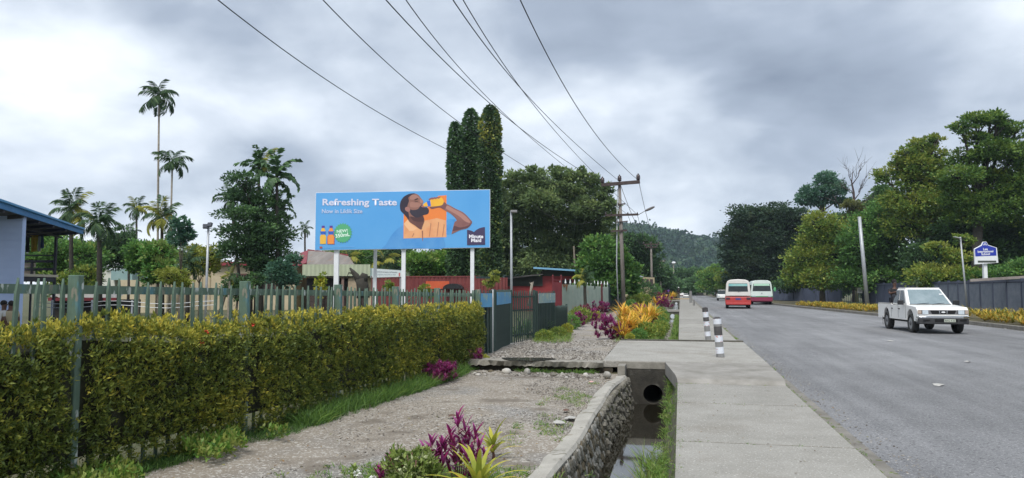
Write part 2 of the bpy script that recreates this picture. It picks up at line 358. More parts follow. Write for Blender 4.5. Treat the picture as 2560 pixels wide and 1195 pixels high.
# footpath of single slabs
fp = empty('footpath', (0, 0, 0)); fp['kind'] = 'structure'
fp_m = concrete
def slab(x0, x1, y0, y1, z=0.0, t=.14):
    return MB().box(x0, x1, y0+.02, y1-.02, z-t, z).build('slab', fp_m, fp, bevel=.003, seg=1)
yj = [-1, 2.5, 5.2, 7.85, 10.5, 12.62]
for a, b in zip(yj, yj[1:]): slab(XR+.0, 1.6, a, b)
# raised crossing slab with a short ramp, then the crossing deck
def polyslab(name, pts, z0, z1, m=fp_m, parent=fp, bevel=.01):
    o = MB().prism(pts, z0, z1, 'z').build(name, m, parent, bevel=bevel, seg=1); return o
mb = MB(); xr = 1.6; xl = XR
pr_ = [(12.64, -.14), (12.64, .0), (12.74, .06), (13.0, .095), (15.15, .11), (15.15, -.14)]; xe = ground(1663, 897, .11).x
lv = [(XR+(xe-XR)*(y_-12.64)/2.51, y_, z_) for y_, z_ in pr_]; rv_ = [(xr, y_, z_) for y_, z_ in pr_]
mb.add(lv+rv_, [(0, 1, 2, 3, 4, 5), (11, 10, 9, 8, 7, 6)]+[(i, (i+1) % 6, (i+1) % 6+6, i+6) for i in range(6)])
mb.build('ramp_slab', mat('concrete_ramp', (.20, .19, .165), (.32, .305, .28), 2, .88, .5, 60), fp, bevel=.012)
CZ = .10
deck = polyslab('crossing_slab', [(XL-.5, 15.2), (1.62, 15.2), (1.64, 21.3), (XL-.62, 21.3)], CZ-.13, CZ)
polyslab('crossing_edge', [(XL-.60, 21.32), (1.64, 21.32), (1.64, 21.52), (XL-.60, 21.52)], CZ-.2, CZ+.03, concrete_dark)
yy = 21.6
while yy < 56: slab(XR+.0, 1.6, yy, yy+3.05, .02); yy += 3.05
o = strip('far_pavement', [(XR, y) for y in (yy, 90, 150, 300)], [(1.6, y) for y in (yy, 90, 150, 300)], .02, concrete, parent=fp)
# headwall under the crossing with the pipe
hw = empty('culvert', (0, 15.1, 0), 0, 'stained concrete culvert headwall with a round pipe mouth under the footpath crossing', 'culvert')
mb = MB(); cx, cz, rr, n = (XL+XR)/2, -.52, .185, 24
x0, x1, z0, z1 = XL-.14, XR+.02, -1.0, CZ-.005
def ringpt(a):
    c, s_ = math.cos(a), math.sin(a); t = min((x1-cx)/abs(c) if c else 9, ((z1-cz) if s_ > 0 else (cz-z0))/abs(s_) if s_ else 9)
    return cx+c*t, cz+s_*t
vs = []; fs = []
for yv in (0, .12):
    for i in range(n):
        a = 2*PI*i/n; vs.append((cx+rr*math.cos(a), yv, cz+rr*math.sin(a)))
    for i in range(n):
        a = 2*PI*i/n; x, z = ringpt(a); vs.append((max(x0, min(x1, x)), yv, z))
for i in range(n):
    j = (i+1) % n; fs += [(i, j, n+j, n+i), (2*n+i, 3*n+i, 3*n+j, 2*n+j), (i, 2*n+i, 2*n+j, j), (n+i, n+j, 3*n+j, 3*n+i)]
mb.add(vs, fs); mb.build('headwall', mat('headwall_stained', (.022, .021, .017), (.06, .055, .045), 3, .85, .5, 30, spots=[(4, .6, .1, (.11, .105, .09))]), hw)
MB().box(x0-.02, x1+.01, -.01, .2, CZ-.14, CZ-.001).box(XL-.16, XL-.02, -.45, -.012, -.9, CZ-.04).build('cap', mat('culvert_cap', (.17, .16, .135), (.28, .265, .23), 3, .9, .4, 30), hw, bevel=.01)
pm = MB(); pts = []
for k in range(8): pts.append((cx, .125+k*.7, cz))
pm.tube(pts, rr, 24, cap=False); pm.build('pipe', mat('pipe_inside', (.02, .02, .018), rough=.9), hw)
MB().box(XL, XR, 5.2, 5.3, -1, 0).build('back_wall', MATS['pipe_inside'], hw)
# right wall of the drain under the footpath (mossy), near and far
mw = empty('drain_wall', (0, 0, 0), 0, 'mossy concrete drain wall under the footpath edge, with grass hanging on it', 'wall')
MB().prism([(XR+.001, -.02), (XR+.10, -.02), (XR+.10, -1), (XR-.24, -1), (XR-.2, -.7), (XR-.03, -.14)], -1, 15.05).build('near_face', mossy, mw)
MB().prism([(XR-.001, 0), (XR+.10, 0), (XR+.10, -1), (XR-.24, -1), (XR-.03, -.14)], 21.6, 108).build('far_face', mossy, mw)
# left stone wall with coping
sw = empty('stone_drain_wall', (0, 0, 0), 0, 'rough stone wall with pale concrete coping along the near side of the drain', 'wall')
def topx(y): return -1.09+.02*math.sin(y*.9)+.03*max(0, y-12)
def cope_z(y): return -.10+.02*math.sin(y*2.1)
Ys = [1+.35*i for i in range(40)]; vs = []; fs = []
Ys = [y for y in Ys if y < 14.6]+[14.6]
vs = []
for y in Ys:
    xt = topx(y); wd = .20+.015*math.sin(y*3.3+1)+.008*math.sin(y*7)
    z = cope_z(y)
    vs += [(xt-wd, y, -.3), (xt-wd+.01*math.sin(5*y), y, z-.015), (xt-.03, y, z+.005), (xt, y, z-.03), (xt-.02, y, z-.10)]
k = len(Ys); fs = [(i*5+j, i*5+j+1, (i+1)*5+j+1, (i+1)*5+j) for i in range(k-1) for j in range(4)]+[(4, 3, 2, 1, 0), tuple((k-1)*5+j for j in range(5))]
MB().add(vs, fs).build('coping', mat('coping_concrete', (.30, .285, .25), (.43, .41, .365), 2.4, .88, .6, 30, spots=[(6, .6, .08, (.20, .19, .15)), (3, .62, .1, (.24, .21, .16))]), sw)
vs = []
for y in Ys:
    xt = topx(y); vs += [(xt-.05, y, cope_z(y)-.09), (xt+.012, y, cope_z(y)-.1), (xt+.142, y, -1.0), (xt-.05, y, -1.0)]
fs = [(i*4+j, i*4+(j+1) % 4, (i+1)*4+(j+1) % 4, (i+1)*4+j) for i in range(k-1) for j in range(4)]+[(3, 2, 1, 0), tuple((k-1)*4+j for j in range(4))]
MB().add(vs, fs).build('mortar_bed', mortar, sw)
stone_meshes = []
for i in range(9):
    s_ = MB().blob((0, 0, 0), (.022, .52, .52), 8, 5, .22); me = s_.mesh('stone', False); me.materials.append(stone_mats[i % 3]); stone_meshes.append(me)
rows = []
y = 4.4
cells = []
while y < 14.5:
    wd = random.uniform(.08, .14); z = -.135
    while z > -.80:
        hh = random.uniform(.10, .19); cells.append((y+wd/2+random.uniform(-.02, .02), z-hh/2, wd, hh)); z -= hh
    y += wd*.96
near = cells[:300] if len(cells) > 300 else cells
for i, (y, z, wd, hh) in enumerate(near):
    o = bpy.data.objects.new('stone', random.choice(stone_meshes)); COL.objects.link(o); o.parent = sw
    o.location = (topx(y)+.005+(-z-.12)*.145, y, z); o.scale = (random.uniform(.7, 1.4), wd*random.uniform(.94, 1.08), hh*random.uniform(.94, 1.1)); o.rotation_euler = (random.uniform(.3, .9), -.14, 0)
if len(cells) > 300:
    mb = MB()
    for (y, z, wd, hh) in cells[300:]: mb.blob((topx(y)+.005+(-z-.12)*.145, y, z), (.06, wd*.5, hh*.5), 7, 4, .2)
    tag(mb.build('small_stones', stone_mats[0], sw), kind='stuff')
# far left bank of the drain
MB().prism([(XL-.16, -.02), (XL+.02, -.06), (XL+.2, -.7), (XL+.2, -1), (XL-.16, -1)], 21.6, 56).prism([(XL-.16, -.02), (XL+.02, -.06), (XL+.2, -.7), (XL+.2, -1), (XL-.16, -1)], 57.6, 108).build('far_bank', mossy, mw)
# small far crossings
for yc, lab in ((56, 'nearer of the two small concrete footbridges over the far drain'), (108, 'farther of the two small concrete footbridges over the far drain')):
    t = empty('footbridge', (0, yc, 0), 0, lab, 'footbridge', 'small drain footbridges')
    MB().box(XL-1.1, XR+.02, 0, 1.6, -.10, .035).build('deck', concrete, t, bevel=.01)
    MB().box(XL-.14, XR-.02, .05, .3, -1, -.10).build('headwall', concrete_dark, t)
    mb = MB(); mb.tube([(cx, .04, -.42), (cx, .049, -.42)], .17, 16); mb.build('pipe_mouth', mat('spilling_water', (.55, .6, .65), rough=.2), t)

# ---- gravel track: near part lower than the apron by a broken slab edge
def bumpy(name, x0f, x1f, ya, yb, z, m, dx=.16, dy=.16, amp=.02, edge=None):
    ny = max(2, int((yb-ya)/dy)); nxx = 26; V = []
    rr2 = np.random.default_rng(3); ph = rr2.uniform(0, 6, 8)
    for j in range(ny+1):
        y = ya+(yb-ya)*j/ny; a, b = x0f(y), x1f(y)
        for i in range(nxx+1):
            x = a+(b-a)*i/nxx
            h = amp*(math.sin(x*2.1+ph[0]+y*.6)*.5+math.sin(y*1.7+ph[1])*.35+math.sin(x*6+y*4.3+ph[2])*.18)+random.uniform(-.004, .004)
            V.append((x, y, z+h))
    fs = [(j*(nxx+1)+i, j*(nxx+1)+i+1, (j+1)*(nxx+1)+i+1, (j+1)*(nxx+1)+i) for j in range(ny) for i in range(nxx)]
    o = MB().add(V, fs).build(name, m, smooth=True) if False else link(name, MB().add(V, fs).mesh(name, True), m); return tag(o, kind='structure')
bumpy('track', lambda y: -4.9+.05*(y-4), lambda y: topx(y)-.17, 1, 15.0, -.145, gravel, amp=.022)
bumpy('apron', lambda y: -4.6, lambda y: XL-.36-.25*math.sin((y-15)*.5), 15.2, 22.2, .045, gravel, amp=.03)
# far dirt path
pl = [(1290, 862), (1330, 850), (1420, 832), (1505, 792), (1560, 770), (1625, 753), (1655, 744)]; pr = [(1560, 862), (1530, 852), (1530, 832), (1545, 795), (1596, 768), (1646, 751), (1668, 743.5)]
L_ = [tuple(ground(*p, 0).xy) for p in pl]; R2 = [tuple(ground(*p, 0).xy) for p in pr]
def dens(pts, n=8):
    o = []
    for a, b in zip(pts, pts[1:]): o += [(a[0]+(b[0]-a[0])*i/n, a[1]+(b[1]-a[1])*i/n) for i in range(n)]
    return o+[pts[-1]]
tag(strip('dirt_path', dens(L_), dens(R2), .01, mat('dirt_path', (.22, .195, .17), (.31, .285, .255), .8, .9, .5, 25, spots=[(.7, .52, .1, (.25, .22, .165)), (18, .62, .05, (.45, .43, .4))]), sub=6, noise=.012), kind='structure')
# apron broken front edge slab with dark gap
es = empty('apron_edge', (0, 15.1, 0), 0, 'broken concrete slab edge at the front of the gravel apron, dark gap below', 'slab edge')
vs = []; n = 46
for i in range(n+1):
    x = -4.25+(XL-.48+4.25)*i/n; j = lambda a: random.uniform(-a, a)
    vs += [(x, -.06+j(.035)+.05*math.sin(i*.35), .075+j(.008)), (x, .35, .078+j(.008)), (x, .35, -.02), (x, -.02+j(.03), -.03+j(.015))]
fs = [(i*4+a, i*4+(a+1) % 4, (i+1)*4+(a+1) % 4, (i+1)*4+a) for i in range(n) for a in range(4)]+[(0, 1, 2, 3), (n*4+3, n*4+2, n*4+1, n*4)]
MB().add(vs, fs).build('slab', mat('edge_slab', (.20, .19, .16), (.32, .30, .26), 4, .9, .5, 30), es)
MB().box(-4.3, XL-.3, .12, .3, -.4, -.02).build('soil_face', mat('dark_soil', (.03, .027, .02), (.06, .05, .035), 6, .95, .6, 20), es)  # soil face under the slab lip, coloured much darker than the open ground
# puddle on the apron
p0 = ground(1320, 898, .08)
mb = MB(); pv = [(p0.x+.55*math.cos(a)*(1+.12*math.sin(3*a)), p0.y+.42*math.sin(a)*(1+.15*math.sin(2*a+1)), 0) for a in [2*PI*i/28 for i in range(28)]]
mb.add([(x, y, .083) for x, y, _ in pv], [tuple(range(28))]); tag(mb.build('puddle', mat('puddle_water', (.06, .05, .04), rough=.05, spec=.6)), 'small muddy puddle on the gravel apron behind the broken slab edge', 'puddle')

# loose stones at the foot of the slab edge and litter
def rock(px, py, z, w_, h_, lab, m=stone_mats[2], cat='rock', name='rock'):
    p = ground(px, py, z); s_ = (CAM-p).length/FPX
    o = MB().blob((0, 0, h_*s_*.35), (w_*s_/2, w_*s_/2*.8, h_*s_/2), 10, 6, .12).build(name, m, None, smooth=True); o.location = p; o.rotation_euler = (0, 0, random.uniform(0, 3))
    return tag(o, lab, cat, 'rocks below the slab edge')
pale = mat('pale_rock', (.42, .40, .36), (.55, .53, .49), 8, .85, .4, 30)
rock(1266, 934, -.14, 30, 16, 'long pale rock near the left end of the broken slab edge', pale)
rock(1318, 936, -.14, 22, 18, 'round tan rock lying right of the long pale rock', stone_mats[2])
rock(1383, 940, -.14, 24, 9, 'flat grey rock below the middle of the slab edge', stone_mats[0])
rock(1464, 942, -.14, 15, 11, 'small white rock below the right half of the slab edge', pale)
rock(1518, 944, -.12, 26, 18, 'grey rock wedged against the head of the stone drain wall', stone_mats[2])
rock(1195, 940, -.14, 14, 8, 'small flat rock beside the grass at the left end of the slab edge', pale)
rock(1227, 932, -.14, 16, 9, 'dull brown rock just left of the long pale rock', stone_mats[1])
# ================================================================== fence, hedge, gate
def fx(y): return -5.1+.054*(y-4)
def ftop(y): return 1.60-.011*(y-4.65)
fence = empty('picket_fence', (fx(10), 10, -.2), 0, 'long weathered green picket fence standing up out of the clipped hedge', 'fence')
def world_child(o, parent):
    o.parent = parent; o.matrix_parent_inverse = parent.matrix_basis.inverted(); return o
def picket_mesh(wd, H, th=.022):
    mb = MB(); mb.prism([(-wd/2, 0), (wd/2, 0), (wd/2, H-.07), (wd*.36, H-.05), (0, H), (-wd*.36, H-.05), (-wd/2, H-.07)], -th/2, th/2, 'y'); return mb
pk = []
for i in range(3):
    me = picket_mesh(.029+.003*i, 1.0).mesh('picket'); me.materials.append(green_wood); pk.append(me)
posts_y = [3.1, 5.45, 7.79, 9.96, 11.9, 13.8, 16.3]
ang = math.atan2(1, .054)            # pickets face across the fence line
def place_picket(y, x=None, top=None, base=-.15, meshes=pk, par=fence, rz=None, lean=None, nm='picket'):
    o = bpy.data.objects.new(nm, random.choice(meshes)); COL.objects.link(o)
    x = fx(y) if x is None else x; top = ftop(y) if top is None else top
    o.location = (x, y, base); o.scale = (1, 1, top-base); o.rotation_euler = (random.gauss(0, .008), (random.gauss(0, .012) if lean is None else lean), (PI/2-.054) if rz is None else rz)
    return world_child(o, par)
y = 3.6; i = 0
while y < 16.35:
    if min(abs(y-p) for p in posts_y) > .07:
        ln = random.gauss(0, .012)+(.05 if 4.4 < y < 5.1 else 0)
        pl_ = place_picket(y, fx(y)-.005, ftop(y)+random.uniform(-.02, .02))
        pl_.rotation_euler = (ln, 0, PI/2-.054); pl_.location.x += .02
    y += .160+random.uniform(-.006, .006)
    if y > 7.8: y -= .012
for k, p in enumerate(posts_y):
    mb = MB(); mb.box(.02, .125, -.035, .035, -.3, ftop(p)+.03)
    o = mb.build('post', green_wood, None, bevel=.006, seg=1); o.location = (fx(p)+.0, p, 0); world_child(o, fence)
for zr, nm in ((-.09, 'rail'), (-1.12, 'rail')):
    mb = MB()
    for a, b in zip(posts_y, posts_y[1:]):
        mb.bar((fx(a)-.035, a, ftop(a)+zr), (fx(b)-.035, b, ftop(b)+zr), .035, .075)
    world_child(mb.build(nm, green_wood, None), fence)

def hz_top(y): return 1.12+.04*math.sin(y*1.3)+.03*math.sin(y*3.1+2)+(.06 if y < 6 else 0)
hedge = empty('hedge', (fx(10)+.05, 10, -.2), 0, 'long clipped hedge with yellow green tips growing through the green picket fence', 'hedge')
# dense inner twigs: a closed core
vs = []; HY = [3.2+.4*i for i in range(34)]; HY = [y for y in HY if y < 16.25]+[16.25]
for y in HY:
    f0, b0 = fx(y)+.14+.03*math.sin(y*2), fx(y)-.40; zt = hz_top(y)-.16
    vs += [(f0-.03, y, .1), (f0, y, zt*.5), (f0-.05, y, zt), (b0, y, zt), (b0, y, .1)]
k = len(HY); fs = [(i*5+j, i*5+(j+1) % 5, (i+1)*5+(j+1) % 5, (i+1)*5+j) for i in range(k-1) for j in range(5)]+[(4, 3, 2, 1, 0), tuple((k-1)*5+j for j in range(5))]
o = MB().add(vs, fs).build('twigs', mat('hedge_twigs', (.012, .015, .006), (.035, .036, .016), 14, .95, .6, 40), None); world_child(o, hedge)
def tufts(pts, out, nl, L, W, tint, spread=.75):
    """tufts of leaves: pts (n,3), out (n,3) facing"""
    n = len(pts); P = np.repeat(pts, nl, 0); O = np.repeat(norm(out), nl, 0)
    D = O+rng.normal(size=(n*nl, 3))*spread
    P = P+rng.normal(size=P.shape)*.012
    T = np.repeat(tint, nl)+rng.normal(size=n*nl)*.09
    Ls = L*rng.uniform(.7, 1.25, n*nl); return P, D, Ls, Ls*W, T
def sn(y, z): return np.sin(y*5.1+1.3*np.sin(z*4))*np.sin(z*6.3+y*2.2)*.5+np.sin(y*1.7+z*2.3)*.5
HP = []
n = 15000
yb = 3.3+13.0*rng.random(n)**1.25; vv = rng.random(n)**.9
zt = 1.12+.04*np.sin(yb*1.3)+.03*np.sin(yb*3.1+2)+np.where(yb < 6, .06, 0)
zz_ = -.10+(zt+.10)*vv-.02
bulge = .05*sn(yb, zz_)+.05*rng.normal(size=n)*.6-.10*np.clip((zz_-zt+.22)/.22, 0, 1)**2-.06*np.clip((.15-zz_)/.3, 0, 1)
X = (-5.1+.054*(yb-4))+.20+bulge
ok = ~((np.abs(yb-5.45) < .10) & (rng.random(n) < .85) | (np.abs(yb-7.79) < .09) & (rng.random(n) < .8) | (np.abs(yb-3.1) < .1))
pat = .5+.5*np.sin(yb*2.3+np.sin(zz_*3+1)*1.4+.8)*np.sin(zz_*2.7+yb*.9)
patch2 = np.exp(-((yb-7.2)**2/.35+(zz_-.30)**2/.05))*.25+np.exp(-((yb-12.2)**2/1.5+(zz_-.4)**2/.15))*.12
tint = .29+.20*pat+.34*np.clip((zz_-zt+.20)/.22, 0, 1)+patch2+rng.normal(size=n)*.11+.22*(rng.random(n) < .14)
gap = sn(yb*1.9+2, zz_*1.7) < -.62
sel = ok & ~(gap & (rng.random(n) < .7))
pts = np.stack([X, yb, zz_], 1)[sel]; out = np.stack([np.full(n, .9), -.25+0*yb, .35+.6*vv], 1)[sel]
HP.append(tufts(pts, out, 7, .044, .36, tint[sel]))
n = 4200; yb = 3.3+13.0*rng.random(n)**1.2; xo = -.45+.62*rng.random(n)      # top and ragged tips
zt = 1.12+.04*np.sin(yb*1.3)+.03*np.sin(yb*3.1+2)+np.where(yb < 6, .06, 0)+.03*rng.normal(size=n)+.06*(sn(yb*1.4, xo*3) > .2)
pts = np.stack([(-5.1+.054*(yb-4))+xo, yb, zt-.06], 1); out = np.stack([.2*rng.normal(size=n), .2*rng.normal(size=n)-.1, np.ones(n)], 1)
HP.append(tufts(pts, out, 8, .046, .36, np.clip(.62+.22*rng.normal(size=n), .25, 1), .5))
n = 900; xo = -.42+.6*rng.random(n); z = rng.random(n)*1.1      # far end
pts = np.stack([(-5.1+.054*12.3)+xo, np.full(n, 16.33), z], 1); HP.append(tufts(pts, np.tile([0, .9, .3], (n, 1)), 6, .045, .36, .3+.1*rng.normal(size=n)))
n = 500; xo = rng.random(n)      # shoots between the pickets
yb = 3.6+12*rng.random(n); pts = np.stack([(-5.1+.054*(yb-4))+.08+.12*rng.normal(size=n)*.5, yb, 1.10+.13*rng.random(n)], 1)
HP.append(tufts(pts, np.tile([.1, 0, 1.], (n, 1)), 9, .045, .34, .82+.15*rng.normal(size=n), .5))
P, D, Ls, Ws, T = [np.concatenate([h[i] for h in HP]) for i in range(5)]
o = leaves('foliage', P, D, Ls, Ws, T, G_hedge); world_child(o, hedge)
# red blossoms in the hedge
bl = mat('red_blossom', (.45, .02, .02), (.55, .06, .03), 20, .6)
for (px, py) in ((516, 830), (505, 858), (630, 812)):
    dd = None
    for k in range(400):
        t = 4+k*.035; q = CAM+ray(px, py)*t
        if q.x < fx(q.y)+.24: dd = q; break
    n = 7; PP = np.tile(np.array(dd), (n, 1)); o = leaves('blossom', PP, rng.normal(size=(n, 3))+[.8, -.4, .3], .035, .022, np.full(n, .5), bl); world_child(o, hedge)
# ---- beyond the hedge: gate and second fence
pk2 = []
for m_ in (dark_green, blue_wood):
    me = picket_mesh(.045, 1.0).mesh('picket'); me.materials.append(m_); pk2.append(me)
def g_at(px, py, z=0): return ground(px, py, z)
blue_sheet = mat('blue_painted_sheet', (.06, .22, .42), (.09, .28, .45), 2.5, .55, spots=[(4, .58, .06, (.20, .30, .28))])
yel_sheet = mat('faded_yellow_blue_sheet', (.30, .36, .28), (.12, .26, .36), 3.5, .6, spots=[(9, .6, .04, (.5, .5, .4))])
mesh_sheet = mat('dark_mesh_sheet', (.018, .035, .036), (.035, .058, .055), 4, .8, .3, 40)
silver = mat('silver_pole', (.45, .46, .46), (.60, .61, .60), 5, .5)
def picket_run(name, lab, cat, a, b, top, base, step, mesh, sheet=None, sheet2=None, rails=(.12, 1.2), posts=True, pm_=None):
    a = Vector(a); b = Vector(b); L = (b-a).length; d = (b-a)/L; rz = math.atan2(d.y, d.x)
    t = empty(name, (a.x, a.y, base), rz, lab, cat); n = int(L/step); H = top-base
    for i in range(n+1):
        o = bpy.data.objects.new('picket', mesh); COL.objects.link(o); o.parent = t; o.location = (i*L/n, -.028, 0); o.scale = (1, 1, H+random.uniform(-.02, .02)); o.rotation_euler = (0, random.gauss(0, .008), 0)
    for r in rails: MB().box(0, L, -.012, .012, H*r-.025, H*r+.025).build('rail', pm_ or dark_green, t)
    if sheet: MB().box(.0, L, -.064, -.054, H*.76, H*.965).build('sheet', sheet, t)
    if sheet2: MB().box(.02, L-.02, .016, .03, .12, H*(.76 if sheet else .97)-.004).build('mesh_panel', sheet2, t)
    if posts:
        for xx in (-.035, L+.035): MB().box(xx-.03, xx+.03, -.03, .03, -.1, H+.02).build('post', pm_ or dark_green, t)
    return t
A0 = Vector((fx(16.35), 16.4, 0)); A1 = g_at(1224, 889)
picket_run('short_fence', 'short dark picket run between the hedge end and the silver gate pole', 'fence', A0, A1, 1.47, -.05, .115, pk2[0], blue_sheet, mesh_sheet)
B0 = g_at(1236, 884); B1 = g_at(1272, 864)
picket_run('gate', 'dark green picket gate with a bright blue sheet across its top', 'gate', B0, B1, 1.49, .02, .085, pk2[0], blue_sheet, mesh_sheet, rails=(.2, .72))
C0 = g_at(1278, 860); C1 = g_at(1335, 852)
picket_run('picket_gate', 'open barred picket gate with dark strap-leaved plants behind it', 'gate', C0, C1, 1.47, .02, .125, pk2[0], rails=(.14, .62, .88), posts=True)
D0 = g_at(1342, 851); D1 = g_at(1384, 842)
picket_run('yellow_topped_fence', 'dark fence panel with a peeling yellow and blue painted top', 'fence', D0, D1, 1.44, 0, .16, pk2[0], yel_sheet, mesh_sheet, rails=(.2, .7))
E0 = g_at(1386, 842); E1 = g_at(1416, 833)
picket_run('low_dark_fence', 'low dark fence panel nearest the sage corrugated fence', 'fence', E0, E1, .98, 0, .14, pk2[0], None, mesh_sheet, rails=(.2, .9))
t = empty('gate_pole', tuple(g_at(1231, 887)), 0, 'thin silver pole at the end of the hedge beside the blue topped gate', 'pole')
MB().tube([(0, 0, -.1), (0, 0, 1.5)], .024, 8).build('pole', silver, t, True); MB().box(-.05, .05, -.05, .05, -.1, .06).build('foot', concrete_dark, t)
# sage corrugated fence
S0 = ground(1404, 792, -.05); S1 = ground(1521, 776, -.05)
sage = mat('sage_painted_sheet', (.27, .33, .28), (.34, .40, .345), 1.6, .6, .1, 8, spots=[(1.2, .62, .08, (.36, .30, .22))]); maroon = mat('maroon_paint', (.13, .02, .028), (.19, .03, .035), 3, .6)
rust = mat('rust', (.25, .10, .04), (.35, .17, .08), 6, .85)
d = (S1-S0); L = d.length; d.normalize(); rz = math.atan2(d.y, d.x)
sf = empty('corrugated_fence', tuple(S0), rz, 'tall sage green corrugated sheet fence with white spikes and a maroon post', 'fence')
def corr(mb, x0, x1, y, z0, z1, pitch=.16, amp=.018):
    n = max(2, int((x1-x0)/pitch*4)); vs = []
    for i in range(n+1):
        x = x0+(x1-x0)*i/n; yy_ = y+amp*[0, 1, 0, -1][i % 4]; vs += [(x, yy_, z0), (x, yy_, z1)]
    return mb.add(vs, [(2*i, 2*i+2, 2*i+3, 2*i+1) for i in range(n)])
nP = 12
for i in range(nP):
    a, b = L*i/nP, L*(i+1)/nP
    zt_ = 1.86 - .01*i
    corr(MB(), a+.01, b-.01, 0, 0, zt_).build('sheet', sage, sf)
for i in range(nP+1):
    x = L*i/nP; m_ = maroon if i in (10,) else sage
    MB().box(x-.03, x+.03, .03, .08, 0, 1.95).build('post', m_, sf); mb = MB(); mb.tube([(x, .055, 1.93), (x, .055, 2.18)], [.055, .012], 6); mb.build('spike', white_paint, sf)
MB().box(L*.80, L*.835, -.05, -.025, 0, 1.98).build('maroon_board', maroon, sf)
rp_ = MB().prism([(.1, 1.86), (1.5, 1.86), (1.3, 1.72), (1.1, 1.45), (.95, 1.78), (.6, 1.66), (.3, 1.74)], -.03, -.022, 'y').build('rust_streak', rust, sf)
# maroon panels with posts, left of the sage fence
M0 = ground(1384, 795, -.05)
mp = empty('maroon_gate', tuple(M0), rz*.6, 'solid maroon gate panel between the low dark fence and the sage fence', 'gate')
MB().box(0, .55, 0, .04, 0, 1.95).build('panel', maroon, mp)
for x in (-.03, .58): MB().box(x-.03, x+.03, -.02, .06, 0, 2.25).build('post', maroon, mp); MB().blob((x, .02, 2.3), (.05, .05, .07), 8, 5, 0).build('finial', maroon, mp)
MB().box(-.03, .58, -.01, .03, 2.05, 2.10).build('rail', maroon, mp)
# dark fences further on
def panelfence(name, lab, p0, p1, top, base, m, step=2.0):
    p0 = Vector(p0); p1 = Vector(p1); L = (p1-p0).length; rz_ = math.atan2((p1-p0).y, (p1-p0).x); t = empty(name, (p0.x, p0.y, base), rz_, lab, 'fence'); n = max(1, round(L/step)); H = top-base
    for i in range(n):
        corr(MB(), L*i/n+.02, L*(i+1)/n-.02, 0, 0, H, .2, .015).build('panel', m, t)
    for i in range(n+1): MB().box(L*i/n-.03, L*i/n+.03, -.04, .04, 0, H+.08).build('post', m, t)
    return t
panelfence('dark_fence', 'dark fence behind the nearest power pole', ground(1522, 776, -.05), ground(1556, 768, -.05), 1.9, -.05, mesh_sheet)
panelfence('dark_fence', 'dark green sheet fence beyond the nearest power pole, above a yellow hedge', ground(1572, 766, -.05), ground(1610, 758, -.05), 1.9, .2, mesh_sheet)

# ================================================================== small plants
def grass_tufts(name, pts, lab, h=.22, nb=9, m=G_grass, wd=.006, tint0=.4, spread=.5, kind='stuff', cat='grass', parent=None):
    pts = np.array(pts); n = len(pts); P = np.repeat(pts, nb, 0)+np.concatenate([rng.normal(size=(n*nb, 2))*.03, np.zeros((n*nb, 1))], 1)
    D = rng.normal(size=(n*nb, 3))*[spread, spread, .1]+[0, 0, 1]; Hh = np.broadcast_to(h, n) if not np.isscalar(h) else np.full(n, h); L = np.repeat(Hh, nb)*rng.uniform(.5, 1.2, n*nb)
    T = tint0+rng.normal(size=n*nb)*.17+np.repeat(rng.normal(size=n)*.1, nb)
    D = norm(D); S = norm(np.cross(D, rng.normal(size=(n*nb, 3)))); Wd = np.full((n*nb, 1), 1)*wd*np.repeat(np.ones(n), nb)[:, None]
    M1 = P+D*L[:, None]*.55; out = D*[1, 1, 0]; tip = P+D*L[:, None]*.92+out*L[:, None]*.35-np.array([0, 0, 1])*L[:, None]*.12*rng.random((n*nb, 1))
    V = np.stack([P-S*Wd, P+S*Wd, M1+S*Wd*.9, tip, M1-S*Wd*.9], 1).reshape(-1, 3); b = np.arange(n*nb)[:, None]*5
    Q = np.concatenate([b+[0, 1, 2, 4], b+[4, 2, 3, 3]], 0)
    # second face is a triangle: write as separate mesh arrays
    Q1 = (b+[0, 1, 2, 4]); tri = (b+[4, 2, 3])
    me = bpy.data.meshes.new(name); nq, nt = len(Q1), len(tri)
    me.vertices.add(len(V)); me.vertices.foreach_set('co', V.astype(np.float32).ravel())
    me.loops.add(nq*4+nt*3); me.loops.foreach_set('vertex_index', np.concatenate([Q1.ravel(), tri.ravel()]).astype(np.int32))
    me.polygons.add(nq+nt); me.polygons.foreach_set('loop_start', np.concatenate([np.arange(nq)*4, nq*4+np.arange(nt)*3]).astype(np.int32)); me.polygons.foreach_set('loop_total', np.concatenate([np.full(nq, 4), np.full(nt, 3)]).astype(np.int32))
    me.update(calc_edges=True); a = me.attributes.new('tint', 'FLOAT', 'FACE'); a.data.foreach_set('value', np.clip(np.concatenate([T, T+.08]), 0, 1).astype(np.float32))
    o = link(name, me, m, parent)
    if kind: o['kind'] = kind
    return tag(o, lab, cat) if not parent else o
def scatter(n, xf0, xf1, y0, y1, z, power=1.0):
    out = []
    for _ in range(n):
        y = y0+(y1-y0)*random.random()**power; a, b = xf0(y), xf1(y); out.append((a+(b-a)*random.random(), y, z(y) if callable(z) else z))
    return out
grass_tufts('grass', scatter(3600, lambda y: fx(y)+.02, lambda y: fx(y)+.46+.14*math.sin(y*1.7)+.05*math.sin(y*5)-.012*(y-5), 4, 15.2, -.17, 1.1), 'uneven green grass along the foot of the clipped hedge', h=.13, nb=7, wd=.003, tint0=.05)
grass_tufts('grass', scatter(420, lambda y: fx(y)+.15, lambda y: fx(y)+.52, 8.5, 14.6, -.17), 'longer grass clumps hanging over the edge of the track near the magenta shrubs', h=.30, nb=14, wd=.0035, tint0=.25)
gp = scatter(900, lambda y: fx(y)+.1, lambda y: fx(y)+.75, 4.4, 7.6, -.16); gp = np.array([q for q in gp if math.sin(q[1]*4.1+q[0]*3)+math.sin(q[1]*1.7) > -.6])
